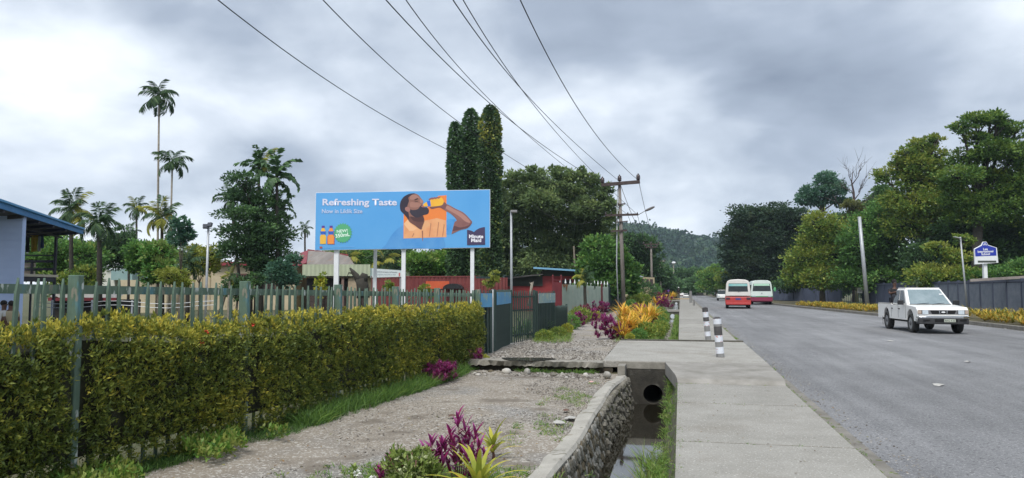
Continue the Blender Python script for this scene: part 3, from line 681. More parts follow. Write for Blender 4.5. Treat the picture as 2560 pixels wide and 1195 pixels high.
P, D, Ls, Ws, T = tufts(gp+np.array([0, 0, .08]), np.tile([.3, -.2, 1.], (len(gp), 1)), 7, .06, .42, .50+.2*rng.normal(size=len(gp)), .8)
tag(leaves('weeds', P+rng.random((len(P), 1))*[0, 0, .12], D, Ls, Ws, T, leafmat('weed_leaves', [(0.056, 0.133, 0.026), (0.133, 0.264, 0.038), (0.246, 0.277, 0.066), (0.315, 0.393, 0.094)])), 'bright leafy weeds at the foot of the hedge nearest the camera', 'weeds', kind='stuff')
# sparse weeds on the track by the drain wall, gutter moss, crack grass
grass_tufts('sparse_grass', [p for p in scatter(620, lambda y: topx(y)-.9, lambda y: topx(y)-.22, 4.8, 13.5, -.14) if math.sin(p[0]*9+p[1]*3)+math.sin(p[1]*2.3) > .2], 'thin low weeds on the gravel beside the stone drain wall', h=.06, nb=7, wd=.003, tint0=.55, spread=.9)
grass_tufts('gutter_weeds', [p for p in scatter(500, lambda y: 1.58, lambda y: 1.72, 12, 60, -.04, 1.6) if math.sin(p[1]*1.3)+math.sin(p[1]*4.1) > .5], 'small weeds growing in the gutter between footpath and asphalt', h=.06, nb=7, wd=.004, tint0=.6, spread=.9)
wallg = scatter(800, lambda y: XR-.20, lambda y: XR-.04, 4.5, 15, lambda y: random.uniform(-.62, -.12))
wallg = [p for p in wallg if math.sin(p[1]*1.9+p[2]*3)+.7*math.sin(p[1]*5.3+2) > -.1 or random.random() < .12]
grass_tufts('hanging_grass', wallg, 'yellow green grass and moss hanging on the drain wall under the footpath', h=.08, nb=8, wd=.003, tint0=.55, spread=1.0)
grass_tufts('drain_grass', scatter(75, lambda y: XR-.38, lambda y: XR-.12, 6.3, 9.6, -.66), 'tall clump of bright grass growing in the water against the footpath wall', h=.40, nb=10, wd=.004, tint0=.66, spread=.5)
grass_tufts('drain_grass', scatter(1500, lambda y: XL-.1, lambda y: XL+.28, 21.7, 50, lambda y: random.uniform(-.6, -.1), 1.5), 'rough grass covering the left bank of the far drain', h=.30, nb=9, wd=.008, tint0=.5)
grass_tufts('drain_grass', scatter(700, lambda y: XR-.24, lambda y: XR-.02, 21.7, 50, lambda y: random.uniform(-.6, -.1), 1.5), 'low grass on the footpath side of the far drain', h=.2, nb=8, wd=.008, tint0=.5)
grass_tufts('edge_grass', scatter(60, lambda y: -3.2, lambda y: -1.6, 14.92, 15.02, -.14), 'small weeds in the dark gap below the broken slab edge', h=.12, nb=10, wd=.004, tint0=.3, spread=.9)
moss = []
# pebbles on the track and apron
def pebbles(name, lab, n, x0, x1, y0, y1, z, smin, smax, m, power=1.0):
    tet = np.array([[1, 0, -.3], [-.5, .85, -.3], [-.5, -.85, -.3], [.3, .2, .6], [-.35, -.1, .5]]); fc = np.array([[0, 1, 3], [1, 4, 3], [1, 2, 4], [2, 0, 4], [0, 3, 4]])
    c = np.array(scatter(n, x0, x1, y0, y1, z, power)); s_ = rng.uniform(smin, smax, n)**1.0; a = rng.uniform(0, 6.28, n); ca, sa = np.cos(a), np.sin(a)
    sh = tet[None]*s_[:, None, None]*np.array([1, 1, .7])*rng.uniform(.6, 1.3, (n, 1, 3)); X = sh[:, :, 0]*ca[:, None]-sh[:, :, 1]*sa[:, None]; Y = sh[:, :, 0]*sa[:, None]+sh[:, :, 1]*ca[:, None]
    V = np.stack([X, Y, sh[:, :, 2]], 2)+c[:, None]; Fc = (np.arange(n)[:, None, None]*5+fc).reshape(-1, 3)
    return tag(link(name, fastmesh(name, V.reshape(-1, 3), Fc, np.repeat(rng.random(n), 5)), m), lab, 'gravel', kind='stuff')
peb = leafmat('pebble_stone', [(.07, .06, .05), (.13, .115, .10), (.20, .185, .16), (.27, .25, .22), (.42, .40, .37)] or [(0.145, 0.131, 0.109), (0.242, 0.220, 0.246), (0.374, 0.352, 0.308), (0.616, 0.594, 0.550)], rough=.85, trans=0)
pebbles('gravel', 'loose pale chips scattered over the near dirt track', 6500, lambda y: fx(y)+.6, lambda y: topx(y)-.15, 4, 15, -.145, .005, .017, peb, 1.2)
pebbles('gravel', 'coarser grey gravel on the drain side of the near track', 7000, lambda y: topx(y)-1.5, lambda y: topx(y)-.15, 4, 15, -.14, .006, .020, peb, 1.2)
pebbles('gravel', 'broken stones over the raised gravel apron', 3800, lambda y: -4.3, lambda y: XL-.45, 15.2, 22.2, .06, .008, .04, peb)
pebbles('gravel', 'stones tumbled along the foot of the broken slab edge', 500, lambda y: -4.2, lambda y: -1.3, 14.2, 15.0, -.13, .012, .06, peb)
pebbles('gravel', 'grit and small stones along the gutter and the near asphalt edge', 1500, lambda y: 1.6, lambda y: 2.1, 5, 40, -.05, .004, .016, peb, 1.3)
pebbles('gravel', 'small stones along the far dirt path', 1200, lambda y: -4.6, lambda y: -2.0, 22, 50, .015, .01, .04, peb, 1.3)
pebbles('gravel', 'wet stones and debris lying in the near drain water', 2600, lambda y: XL+.1, lambda y: XR-.22, 5.2, 8.4, lambda y: -.705+.012*random.random(), .006, .022, leafmat('wet_stones', [(0.043, 0.043, 0.036), (0.145, 0.138, 0.123), (0.242, 0.231, 0.275), (0.374, 0.363, 0.341)], rough=.4, trans=0), .8)
pebbles('gravel', 'stones in the running water of the far drain', 900, lambda y: XL+.15, lambda y: XR-.15, 21.7, 50, lambda y: -.6, .03, .09, peb, 1.4)
# litter
lit_w = mat('white_litter', (.50, .49, .46), (.36, .35, .32), 10, .7)
def litter(px, py, z, w_, d_, lab, m=lit_w):
    p = ground(px, py, z); s_ = (CAM-p).length/FPX; k = 7; a0 = random.uniform(0, 6)
    V = [(w_*s_/2*math.cos(a0+2*PI*i/k)*random.uniform(.7, 1.1), w_*s_*.8*math.sin(a0+2*PI*i/k)*random.uniform(.6, 1), random.uniform(0, .02)) for i in range(k)]
    mb = MB(); mb.add(V+[(0, 0, .03)], [(i, (i+1) % k, k) for i in range(k)]+[tuple(range(k-1, -1, -1))]); o = mb.build('litter', m); o.location = p
    return tag(o, lab, 'litter')
litter(1398, 1057, -.12, 34, 10, 'crumpled white paper on the gravel beside the stone wall, nearest piece')
litter(1425, 1046, -.12, 36, 6, 'torn white wrapper lying just behind the crumpled paper')
litter(1478, 956, -.12, 14, 6, 'pinkish wrapper on the gravel near the head of the drain wall', mat('pink_litter', (.6, .35, .33), rough=.7))
litter(2345, 963, -.05, 26, 5, 'flat pale scrap on the asphalt in the middle right of the road')
litter(2418, 905, -.05, 14, 4, 'small white scrap on the asphalt below the pickup truck')
litter(2225, 853, -.05, 16, 4, 'small white scrap on the asphalt left of the pickup truck')
litter(2518, 822, -.05, 14, 4, 'tiny white scrap at the foot of the right kerb')
litter(1415, 1027, -.12, 20, 6, 'dark brown twig scrap on the gravel by the wall', mat('brown_litter', (.12, .07, .05), rough=.8))
litter(1130, 1040, -.12, 22, 5, 'reddish brown leaf lying in the middle of the dirt track', MATS['brown_litter'])
litter(1140, 895, -.12, 14, 6, 'pale scrap at the foot of the hedge near the magenta shrub')

# ---- plants of strap leaves
def strap(L, wd, bend, n=5, fold=.15):
    """one arching leaf in the local x-z plane, base at the origin"""
    vs = []; x = z = 0.0; a = 0.0
    for i in range(n+1):
        t = i/n; ww = wd*(1-t)**.6*(.5+min(t*4, 1)*.5) if i < n else .0005
        vs += [(x, -ww/2, z+ww*fold), (x, 0, z), (x, ww/2, z+ww*fold)]
        a = bend*t; x += L/n*math.sin(a); z += L/n*math.cos(a)
    fs = [(i*3+j, i*3+j+1, (i+1)*3+j+1, (i+1)*3+j) for i in range(n) for j in range(2)]
    return np.array(vs), fs
def rosette_geo(nl, L, wd, bend=(.5, 1.9), tilt=(.1, .9), seg=4, c=(0, 0, 0), tint=(.2, .9)):
    V = []; Fc = []; T = []; b = 0
    for i in range(nl):
        v, f = strap(L*random.uniform(.6, 1.1), wd*random.uniform(.7, 1.1), random.uniform(*bend), seg); t = random.uniform(*tilt); a = random.uniform(0, 2*PI)
        ct, st = math.cos(t), math.sin(t); x = v[:, 0]*ct+v[:, 2]*st; z = -v[:, 0]*st+v[:, 2]*ct; y = v[:, 1]
        ca, sa = math.cos(a), math.sin(a); V.append(np.stack([x*ca-y*sa+c[0], x*sa+y*ca+c[1], z+c[2]], 1)); Fc += [tuple(b+q for q in ff) for ff in f]; b += len(v); tt = random.uniform(*tint); T += [tt+random.uniform(-.06, .06) for _ in f]
    return np.concatenate(V), np.array(Fc), np.array(T)
def rosette_mesh(name, heads, nl, L, wd, m, **k):
    VV = []; FF = []; TT = []; b = 0
    for c in heads:
        V, Fq, T = rosette_geo(nl, L, wd, c=c, **k); VV.append(V); FF.append(Fq+b); TT.append(T); b += len(V)
    me = fastmesh(name, np.concatenate(VV), np.concatenate(FF), np.concatenate(TT)); me.materials.append(m); return me
def plant(px, py, z, me, s, name, lab, cat='plant', group=None, dep=None):
    p = ground(px, py, z); o = bpy.data.objects.new(name, me); COL.objects.link(o); o.location = p; o.scale = (s, s, s*random.uniform(.9, 1.1)); o.rotation_euler = (0, 0, random.uniform(0, 6.28)); return tag(o, lab, cat, group)
hd = lambda n, r, z0, z1: [(random.uniform(-r, r), random.uniform(-r, r), random.uniform(z0, z1)) for _ in range(n)]
me_gold = [rosette_mesh('croton_leaves', hd(7, .30, .05, .34), 24, .46, .05, G_gold, tint=(.1, 1)) for _ in range(3)]
me_goldlow = [rosette_mesh('croton_leaves', hd(7, .35, .02, .28), 15, .34, .05, leafmat('bed_croton_leaves', [(0.133, 0.189, 0.038), (0.323, 0.323, 0.056), (0.635, 0.439, 0.056), (0.800, 0.416, 0.075)]), tint=(0, 1)) for _ in range(4)]
me_mag = [rosette_mesh('cordyline_leaves', hd(70, .33, .06, .52), 22, .15, .032, G_magenta, tint=(.05, .95), bend=(.2, 1.2), tilt=(0, 1.4)) for _ in range(3)]
me_mar = [rosette_mesh('cordyline_leaves', hd(44, .32, .06, .5), 20, .15, .034, G_maroon, tint=(.05, .95), bend=(.2, 1.2), tilt=(0, 1.4)) for _ in range(2)]
def bush_mesh(name, m, n=260, r=(.35, .35, .3), L=.085, wd=.5, tint=(.2, .8)):
    u = norm(rng.normal(size=(n, 3))); rr_ = rng.uniform(.6, 1, (n, 1)); P = u*rr_*np.array(r)+[0, 0, r[2]]; P[:, 2] = np.maximum(P[:, 2], 0)
    V, Q = leaves_geo(P, u+rng.normal(size=(n, 3))*.6+[0, 0, .5], L*rng.uniform(.6, 1.3, n), L*wd); me = fastmesh(name, V, Q, rng.uniform(tint[0], tint[1], n)); me.materials.append(m); return me
me_green = [bush_mesh('bush_leaves', G_mid, 1100, (.4, .4, .35)), bush_mesh('bush_leaves', G_lime, 900, (.35, .35, .3)), bush_mesh('bush_leaves', G_yel, 1100, (.45, .45, .3)), bush_mesh('bush_leaves', G_dark, 1000, (.4, .4, .4))]
# the flower bed between the far dirt path and the drain
plant(1526, 851, 0, me_mag[0], 1.2, 'magenta_shrub', 'big round magenta shrub at the near end of the flower bed beside the dirt path')
plant(1549, 853, 0, me_mag[1], .85, 'magenta_shrub', 'magenta bush half hidden behind the nearest golden croton')
plant(1562, 853, 0, me_gold[0], 1.25, 'golden_croton', 'golden strap-leaved croton nearest the concrete crossing', group=None)
plant(1582, 848, 0, me_gold[1], 1.35, 'golden_croton', 'second golden croton, right behind the nearest one')
plant(1604, 838, 0, me_gold[2], 1.5, 'golden_croton', 'tall golden croton in the middle of the clump')
plant(1572, 828, 0, me_gold[0], 1.5, 'golden_croton', 'golden croton leaning over the path at the left of the clump')
plant(1600, 815, 0, me_gold[1], 1.7, 'golden_croton', 'farthest golden croton of the clump')
plant(1598, 856, .0, me_green[0], .62, 'green_bush', 'light green bush to the right of the nearest golden croton')
plant(1612, 852, 0, me_green[2], .85, 'green_bush', 'olive bush between the golden crotons and the drain')
plant(1575, 858, .0, me_green[1], .42, 'green_bush', 'small lime bush at the corner of the crossing slab')
plant(1616, 835, 0, me_mar[0], 1.2, 'maroon_bush', 'dark maroon bush beside the drain, right of the golden crotons')
plant(1632, 832, -.1, me_green[2], .75, 'green_bush', 'olive bush standing on the drain bank behind the maroon bush')
plant(1640, 845, 0, me_green[2], .7, 'green_bush', 'low olive bush at the drain mouth by the crossing edge')
plant(1622, 806, 0, me_green[1], 1.0, 'green_bush', 'yellow green bush farther along the drain bank')
plant(1640, 806, -.1, me_green[2], 1.0, 'green_bush', 'olive bush far along the drain bank')
plant(1600, 797, 0, me_mag[2], 1.3, 'magenta_shrub', 'small magenta shrub farther back behind the golden crotons')
plant(1612, 795, 0, me_goldlow[0], 1.6, 'golden_croton', 'low golden croton behind the small magenta shrub')
plant(1652, 771, 0, me_gold[1], 1.8, 'golden_croton', 'golden croton on the far drain bank between the two footbridges')
plant(1662, 772, 0, me_mag[1], 1.7, 'magenta_shrub', 'magenta shrub next to the far drain between the two footbridges')
plant(1650, 760, 0, me_mar[1], 2.2, 'maroon_bush', 'dark red bush behind the far golden croton')
plant(1673, 757, 0, me_gold[2], 2.0, 'golden_croton', 'distant golden croton near the second footbridge')
for i, (px, py, k, s_, lab) in enumerate(((1650, 836, 2, .8, 'olive bush hanging over the running water near the crossing'), (1647, 822, 0, .8, 'green bush over the water, behind the nearest olive one'), (1648, 812, 2, .9, 'brownish bush over the water midway to the first footbridge'), (1650, 800, 0, 1.0, 'green bush over the water close to the first footbridge'), (1620, 846, 3, .7, 'dark low bush between the maroon bush and the water'), (1592, 858, 0, .45, 'fresh green bush at the foot of the golden crotons'))):
    plant(px, py, -.1, me_green[k], s_, 'green_bush', lab)
# bed along the sage fence
for (px, py, me, s, nm, lab) in ((1440, 818, me_mag[0], .95, 'magenta_shrub', 'magenta shrub at the near end of the bed along the sage fence'),
    (1460, 800, me_mar[0], 1.3, 'maroon_bush', 'deep red bush in the bed along the sage fence'), (1476, 806, me_mag[1], 1.0, 'magenta_shrub', 'magenta shrub in the middle of the bed along the sage fence'),
    (1492, 797, me_mar[1], 1.25, 'maroon_bush', 'red bush right of the middle of the sage fence bed'), (1502, 786, me_mag[2], 1.4, 'magenta_shrub', 'farthest magenta shrub, below the maroon board of the sage fence'),
    (1430, 825, me_green[0], .8, 'green_bush', 'green bush beside the corner of the low dark fence'), (1450, 810, me_green[2], 1.1, 'green_bush', 'olive bush between the magenta shrubs of the sage fence bed'),
    (1485, 802, me_green[1], .9, 'green_bush', 'yellowish bush at the foot of the middle magenta shrub'), (1395, 846, me_green[2], .62, 'green_bush', 'olive bush at the foot of the low dark fence'),
    (1362, 856, me_green[2], .62, 'green_bush', 'olive bush at the foot of the yellow topped fence panel'), (1418, 838, me_green[1], .6, 'green_bush', 'yellow green bush at the end of the low dark fence'),
    (1578, 776, me_green[0], 1.1, 'green_bush', 'leafy bush beside the nearest power pole'), (1602, 768, me_green[2], 1.9, 'green_bush', 'clipped yellow hedge bush below the dark green sheet fence'),
    (1583, 770, me_green[2], 1.8, 'green_bush', 'left half of the yellow hedge below the dark green sheet fence'),
    (1622, 757, me_green[3], 2.8, 'green_bush', 'tall dark bush right of the yellow hedge'), (1632, 754, me_green[0], 3.0, 'green_bush', 'pale leafy bush at the second power pole'), (1612, 762, me_green[3], 2.8, 'green_bush', 'dark bush just right of the yellow hedge'),
    (1180, 922, me_mag[2], .72, 'magenta_shrub', 'magenta shrub at the far end of the hedge'), (1092, 958, me_mag[0], .66, 'magenta_shrub', 'magenta shrub in the grass at the foot of the hedge, nearer one'), (1118, 950, me_mag[1], .55, 'magenta_shrub', 'magenta shrub right behind the nearer one at the hedge foot'),
    (1210, 918, me_green[1], .42, 'green_bush', 'lime leaved plant at the hedge end beside the broken slab')):
    plant(px, py, -.14 if py > 900 else 0, me, s, nm, lab)
# dark strap plants behind the barred gate
me_strap = [rosette_mesh('strap_leaves', hd(3, .15, .0, .15), 18, .75, .05, G_dark, tint=(.2, 1), bend=(.4, 1.5)) for _ in range(2)]
for (px, py, s, lab) in ((1300, 848, 1.0, 'left strap-leaved plant behind the barred gate'), (1322, 846, 1.1, 'right strap-leaved plant behind the barred gate'), (1360, 845, 1.0, 'strap-leaved plant showing in front of the dark mesh panel')):
    plant(px, py, 0, me_strap[0], s, 'strap_plant', lab)
# right-hand bed of crotons
cnt = 0
for y_ in np.arange(22, 74, .62):
    for r_ in range(3):
        x = interp(kerbR, y_)+.9+r_*.75+random.uniform(-.2, .2)
        if 49 < y_ < 53.5 and r_ < 3: continue
        if random.random() < .12: continue
        o = bpy.data.objects.new('croton', random.choice(me_goldlow)); COL.objects.link(o); s = random.uniform(.85, 1.35) if y_ < 48 else random.uniform(.8, 1.1)
        o.location = (x, y_+random.uniform(-.2, .2), .05); o.scale = (s, s, s); o.rotation_euler = (0, 0, random.uniform(0, 6)); tag(o, 'yellow and orange croton plant in the long bed behind the right kerb', 'plant', 'crotons along the right kerb'); cnt += 1
# ---- foreground plants, leaf by leaf
def leaf_part(name, parent, base, az, tilt, L, wd, bend, m, seg=6, tint=.5):
    v, f = strap(L, wd, bend, seg); me = fastmesh(name, v, np.array(f), np.linspace(tint-.15, tint+.25, len(f))); me.materials.append(m); me.shade_smooth()
    o = link(name, me, None, parent); o.location = base; o.rotation_euler = Euler((0, tilt, az), 'XYZ'); return o
def spot(px, py, z=-.14): return ground(px, py, z)
def stem(parent, a, b, r, m): return MB().tube([a, ((a[0]+b[0])/2+.01, (a[1]+b[1])/2, (a[2]+b[2])/2), b], [r, r*.8, r*.6], 6).build('stem', m, parent, True)
stem_m = mat('plant_stem', (.10, .04, .04), (.16, .09, .06), 10, .8)
def cordyline(px, py, heads, lab, m=G_magenta, L=.115, per=17):
    p = spot(px, py); t = empty('cordyline', p, 0, lab, 'plant')
    for (hx, hy, hz) in heads:
        stem(t, (hx*.3, hy*.3, 0), (hx, hy, hz), .006, stem_m)
        for i in range(per):
            k = i/per; zz2 = hz-(1-k)*.20*random.uniform(.6, 1.3); f_ = max(0, zz2/hz)
            leaf_part('leaf', t, (hx*(.3+.7*f_), hy*(.3+.7*f_), zz2), i*2.4+random.uniform(-.3, .3), random.uniform(.5, 1.45)*(1.15-k*.75), L*random.uniform(.8, 1.25), .033, random.uniform(.2, .9), m, 4, random.uniform(.1, .8))
cordyline(1150, 1225, [(-.02, 0, .60), (.03, .06, .50), (.12, .06, .47), (-.10, .05, .46), (-.05, -.08, .42), (.18, -.04, .38), (.05, .1, .44), (-.14, -.02, .36), (.09, -.08, .34), (0, .02, .36), (.22, .04, .30), (-.08, .1, .30), (.13, .02, .27)], 'tall magenta cordyline with the highest shoot in the foreground bed')
cordyline(1078, 1225, [(0, 0, .40), (.09, .03, .38), (-.07, .04, .33), (.02, -.06, .3), (.05, .06, .34), (.12, -.04, .26), (-.03, .0, .24), (.06, 0, .28)], 'magenta cordyline between the variegated bush and the tall one')
cordyline(975, 1235, [(0, 0, .28), (.08, .05, .25), (-.09, 0, .20), (.13, -.02, .2), (-.03, .07, .24), (.04, -.04, .2), (-.13, .05, .15), (.1, 0, .16)], 'low magenta cordyline at the left of the foreground bed')
def dracaena(px, py, n, L, lab, m=G_lime):
    p = spot(px, py); t = empty('dracaena', p, 0, lab, 'plant'); stem(t, (0, 0, -.02), (0, 0, .10), .02, MATS['plant_stem'])
    for i in range(n):
        k = i/n; leaf_part('leaf', t, (0, 0, .06+.08*k), i*2.4+random.uniform(-.2, .2), .15+.85*(1-k), L*random.uniform(.75, 1.15), .058, random.uniform(.5, 1.5), m, 7, .35+.5*random.random()*(1-k))
dracaena(1196, 1262, 24, .42, 'yellow green dracaena with long arching orange tipped leaves in the foreground')
dracaena(1232, 1150, 14, .30, 'smaller yellow green dracaena just behind the big one')
# variegated bush: many small leaves
p = spot(1028, 1240); t = empty('variegated_bush', p, 0, 'dense cream and green variegated bush in the foreground bed', 'plant')
for _ in range(9): stem(t, (0, 0, 0), (random.uniform(-.15, .15), random.uniform(-.12, .12), random.uniform(.25, .38)), .006, stem_m)
n = 330; u = norm(rng.normal(size=(n, 3))); u[:, 2] = np.abs(u[:, 2])*1.1-.25; tp = u*rng.uniform(.72, 1.15, (n, 1))*np.array([.19, .16, .22])+[0, 0, .20]; tp = tp[tp[:, 2] > .03]
lc = np.array([[0, 0, 0], [-.11, .03, -.03], [.12, -.02, .01], [.03, .10, .04], [-.04, -.09, -.06], [.10, .08, -.07], [-.10, -.05, .05]]); tp = (tp-[0, 0, .2])*.62+lc[rng.integers(0, 7, len(tp))]+[0, 0, .19]; tp[:, 2] = np.maximum(tp[:, 2], .03)
P, D, Ls, Ws, T = tufts(tp, u[:len(tp)]+[0, 0, .5], 7, .048, .45, .55+.25*rng.normal(size=len(tp)), .7); leaves('foliage', P, D, Ls, Ws, T, G_var, t)['kind'] = 'stuff'
for px, py, lab in ((885, 1205, 'small broad green leaf plant at the far left of the foreground bed'),):
    t = empty('leafy_plant', spot(px, py), 0, lab, 'plant'); stem(t, (0, 0, 0), (0, 0, .12), .005, stem_m)
    for i in range(9): leaf_part('leaf', t, (0, 0, .02+.013*i), i*2.4, .9-.06*i, .08, .05, .6, G_var, 4, .5)
wf = mat('white_petals', (.78, .80, .76), (.7, .74, .68), 12, .6)
for px, py, hz_, lab in ((893, 1190, .09, 'white blossom at the far left of the foreground bed'), (932, 1200, .07, 'left white blossom pair beside the low cordyline'), (962, 1172, .12, 'white blossom in front of the low cordyline'), (1075, 1160, .1, 'white blossom at the right side of the variegated bush')):
    q = spot(px, py+20); q.z += hz_; n = 22; u = norm(rng.normal(size=(n, 3))+[0, 0, .6]); t = empty('white_flower', q, 0, lab, 'flower'); leaves('petals', u*.012, u, .028, .018, np.full(n, .5), wf, t); stem(t, (0, 0, -hz_), (0, 0, 0), .003, stem_m)
q = spot(1188, 1160); q.z += .06; n = 18; u = norm(rng.normal(size=(n, 3))+[0, 0, .5]); t = empty('red_flower', q, 0, 'coral red blossom behind the big dracaena leaves', 'flower'); leaves('petals', u*.01, u, .025, .016, np.full(n, .5), mat('coral_petals', (.6, .10, .06), (.7, .16, .1), 12, .6), t); stem(t, (0, 0, -.06), (0, 0, 0), .003, stem_m)
c0 = spot(1100, 1200)
grass_tufts('bed_weeds', [(c0.x+random.gauss(.05, .42), c0.y+random.gauss(.0, .28), -.14) for _ in range(700)], 'short mixed weeds between the foreground plants', h=.07, nb=8, wd=.004, tint0=.5, spread=.9)

def flat_leaves(n, x0, x1, y0, y1, z, cols, nm, lab, L=(.02, .05), power=1.0):
    P = np.array(scatter(n, x0, x1, y0, y1, z, power)); a = rng.uniform(0, 6.28, n); D = np.stack([np.cos(a), np.sin(a), rng.uniform(-.1, .35, n)], 1)
    l = rng.uniform(L[0], L[1], n); tag(leaves('fallen_leaves', P, D, l, l*.5, rng.random(n), leafmat(nm, cols, .8, .05), N=np.tile([0, 0, 1.], (n, 1))+rng.normal(size=(n, 3))*.2), lab, 'fallen leaves', kind='stuff')
lt = [(.10, .06, .03), (.22, .14, .07), (.34, .26, .12), (.14, .16, .05)]
flat_leaves(420, lambda y: fx(y)+.5, lambda y: topx(y)-.2, 4.5, 15, -.118, lt, 'litter_leaves', 'fallen dry leaves and scraps scattered on the near track')
flat_leaves(130, lambda y: XR+.03, lambda y: 1.5, 4.5, 12.5, .006, lt, 'litter_leaves', 'a few dry leaves lying on the near footpath slabs', (.012, .03))
flat_leaves(300, lambda y: 1.5, lambda y: 1.95, 4.5, 40, -.035, lt, 'litter_leaves', 'dry leaves caught in the gutter along the footpath', (.015, .045), 1.3)
flat_leaves(260, lambda y: interp(kerbR, y)-.5, lambda y: interp(kerbR, y)-.03, 14, 60, -.045, lt, 'litter_leaves', 'dry leaves and grit along the foot of the right kerb', (.02, .06), 1.2)
grass_tufts('joint_weeds', [(XR+random.uniform(0, 1.6), random.choice([2.5, 5.2, 7.85, 10.5, 12.62])+random.uniform(-.01, .01), -.005) for _ in range(26)]+[(XR+random.uniform(.0, .03), random.uniform(4.5, 15), -.01) for _ in range(160)]+[(1.60+random.uniform(-.01, .02), random.uniform(4.5, 21), -.03) for _ in range(240)], 'tiny weeds and moss in the joints and along the edges of the footpath', h=.03, nb=6, wd=.0025, tint0=.5, spread=1.1)

grass_tufts('bank_grass', [tuple(p_) for p_ in (ground(random.uniform(1335, 1425), random.uniform(836, 862), 0)+Vector((0, 0, 0)) for _ in range(260))], 'olive grass growing along the foot of the second fence', h=.2, nb=9, wd=.005, tint0=.6)
grass_tufts('bed_grass', [tuple(ground(1540+random.random()*105, 862-random.random()*70, -.02)) for _ in range(520)], 'mixed grass and weeds between the plants of the far flower bed', h=.22, nb=9, wd=.006, tint0=.55)
# ================================================================== things placed at a distance: local x right, y away, z up, metres
class Fr:
    def __init__(s, name, px0, dep, lab, cat, group=None, turn=0.0, z0=-.25):
        p = at(px0, 724, dep); s.dep = dep; s.px0 = px0; s.k = dep/FPX; s.z0 = z0
        s.t = empty(name, (p.x, p.y, z0), YAW+turn, lab, cat, group)
    def x(s, px): return (px-s.px0)*s.k
    def z(s, py): return 1.5+(724-py)*s.k-s.z0
    def p(s, px, py, y=0): return (s.x(px), y, s.z(py))

# ---- billboard
b = Fr('billboard', 1005, 39, 'large blue advertising billboard with a man drinking orange juice on four white posts', 'billboard')
sky_blue = mat('print_blue', C(86, 160, 220), C(98, 168, 224), .25, .45); BW = 9.03
bt = b.t
def art(zx, zy):       # position on the printed sheet from the close view of it
    u = (zx-133)/1702; top = 112-30*u; h = 560+10*u; v = (zy-top)/h
    x = (u-.5)*BW; zt = b.z(480)+(b.z(472)-b.z(480))*u; zb = b.z(626)+(b.z(619)-b.z(626))*u
    return (x, zt+(zb-zt)*v)
cs = [art(133, 112), art(1835, 82), art(1835, 652), art(133, 672)]
MB().prism(cs, 0, .12).build('panel', white_paint, bt)
ins = [art(137, 116), art(1831, 86), art(1831, 648), art(137, 668)]
MB().prism(ins, -.012, -.001).build('poster', sky_blue, bt)
for pxl, wd in ((838, 12), (1007, 10), (1180, 9.5)):
    xx = b.x(pxl); MB().box(xx-wd*b.k/2, xx+wd*b.k/2, .122, .30, 0, b.z(600)).build('post', white_paint, bt, bevel=.01)
MB().box(b.x(926)-.08, b.x(926)+.08, 1.2, 1.36, 0, b.z(600)).build('post', white_paint, bt)
for pxl in (838, 1007, 1180): MB().bar((b.x(pxl), .30, b.z(560)), (b.x(pxl), 1.25, b.z(620)), .07).build('brace', white_paint, bt)
for py_ in (500, 600): MB().box(-BW/2+.1, BW/2-.1, .122, .2, b.z(py_)-.04, b.z(py_)+.04).build('rail', white_paint, bt)
LAY = [-.014]
def spline(pts, n=5):
    k = len(pts); out = []
    for i in range(k):
        p0, p1, p2, p3 = (Vector(pts[(i+j-1) % k]) for j in range(4))
        for s_ in range(n):
            t = s_/n; out.append(tuple(.5*((2*p1)+(p2-p0)*t+(2*p0-5*p1+4*p2-p3)*t*t+(3*p1-p0-3*p2+p3)*t**3)))
    return out
def pr(name, pts, col, smooth=True, c2=None):
    m = mat('print_'+'%02x%02x%02x' % col, C(*col), C(*c2) if c2 else None, .9, .45)
    pp = spline(pts) if smooth else pts; y = LAY[0]; LAY[0] -= .0005
    o = MB().add([(art(*q)[0], y, art(*q)[1]) for q in pp], [tuple(range(len(pp)))]); me = o.mesh(name); me2 = me
    return link(name, me, m, bt)
def Z4(x, y): return (x*280/2091*3.854+(950-750)*3.854, y*160/1195*3.855+(470-450)*3.855)   # second close view to first
def z4(l): return [Z4(*q) for q in l]
pr('printed_shirt_blue', z4([(70, 1128), (110, 1040), (170, 930), (240, 830), (330, 740), (430, 680), (520, 640), (800, 600), (1060, 560), (1250, 590), (1200, 760), (1180, 900), (1190, 1118), (700, 1124)]), (72, 142, 208), c2=(98, 160, 215))
pr('printed_square', z4([(432, 470), (880, 420), (880, 300), (1090, 130), (1238, 118), (1240, 912), (432, 935)]), (236, 134, 66), False)
pr('printed_sleeve', z4([(1240, 590), (1400, 575), (1400, 640), (1345, 840), (1370, 850), (1240, 855), (1240, 700)]), (62, 134, 204), c2=(90, 170, 225))
pr('printed_shirt_orange', z4([(436, 650), (510, 575), (600, 640), (760, 690), (820, 600), (960, 575), (1060, 552), (1238, 600), (1238, 910), (1000, 916), (436, 933)]), (236, 176, 126), False, (222, 150, 104))
pr('printed_neck', z4([(500, 470), (520, 600), (640, 690), (760, 770), (800, 700), (825, 620), (790, 500), (640, 440)]), (104, 70, 66), c2=(122, 84, 74))
pr('printed_collar', z4([(510, 575), (560, 650), (650, 730), (690, 740), (620, 790), (540, 790), (480, 720), (440, 660)]), (240, 188, 142), False)
pr('printed_collar', z4([(830, 600), (900, 620), (950, 690), (860, 730), (790, 800), (780, 740)]), (228, 170, 122), False)
pr('printed_placket', z4([(775, 790), (800, 790), (800, 995), (785, 960)]), (150, 100, 82), False)
for a_, b_, c_ in ((940, 640, 905), (1085, 620, 900), (1190, 660, 900), (620, 830, 905)): pr('printed_fold', z4([(a_, b_), (a_+16, b_+20), (a_-14, c_), (a_-30, c_)]), (190, 128, 96), False)
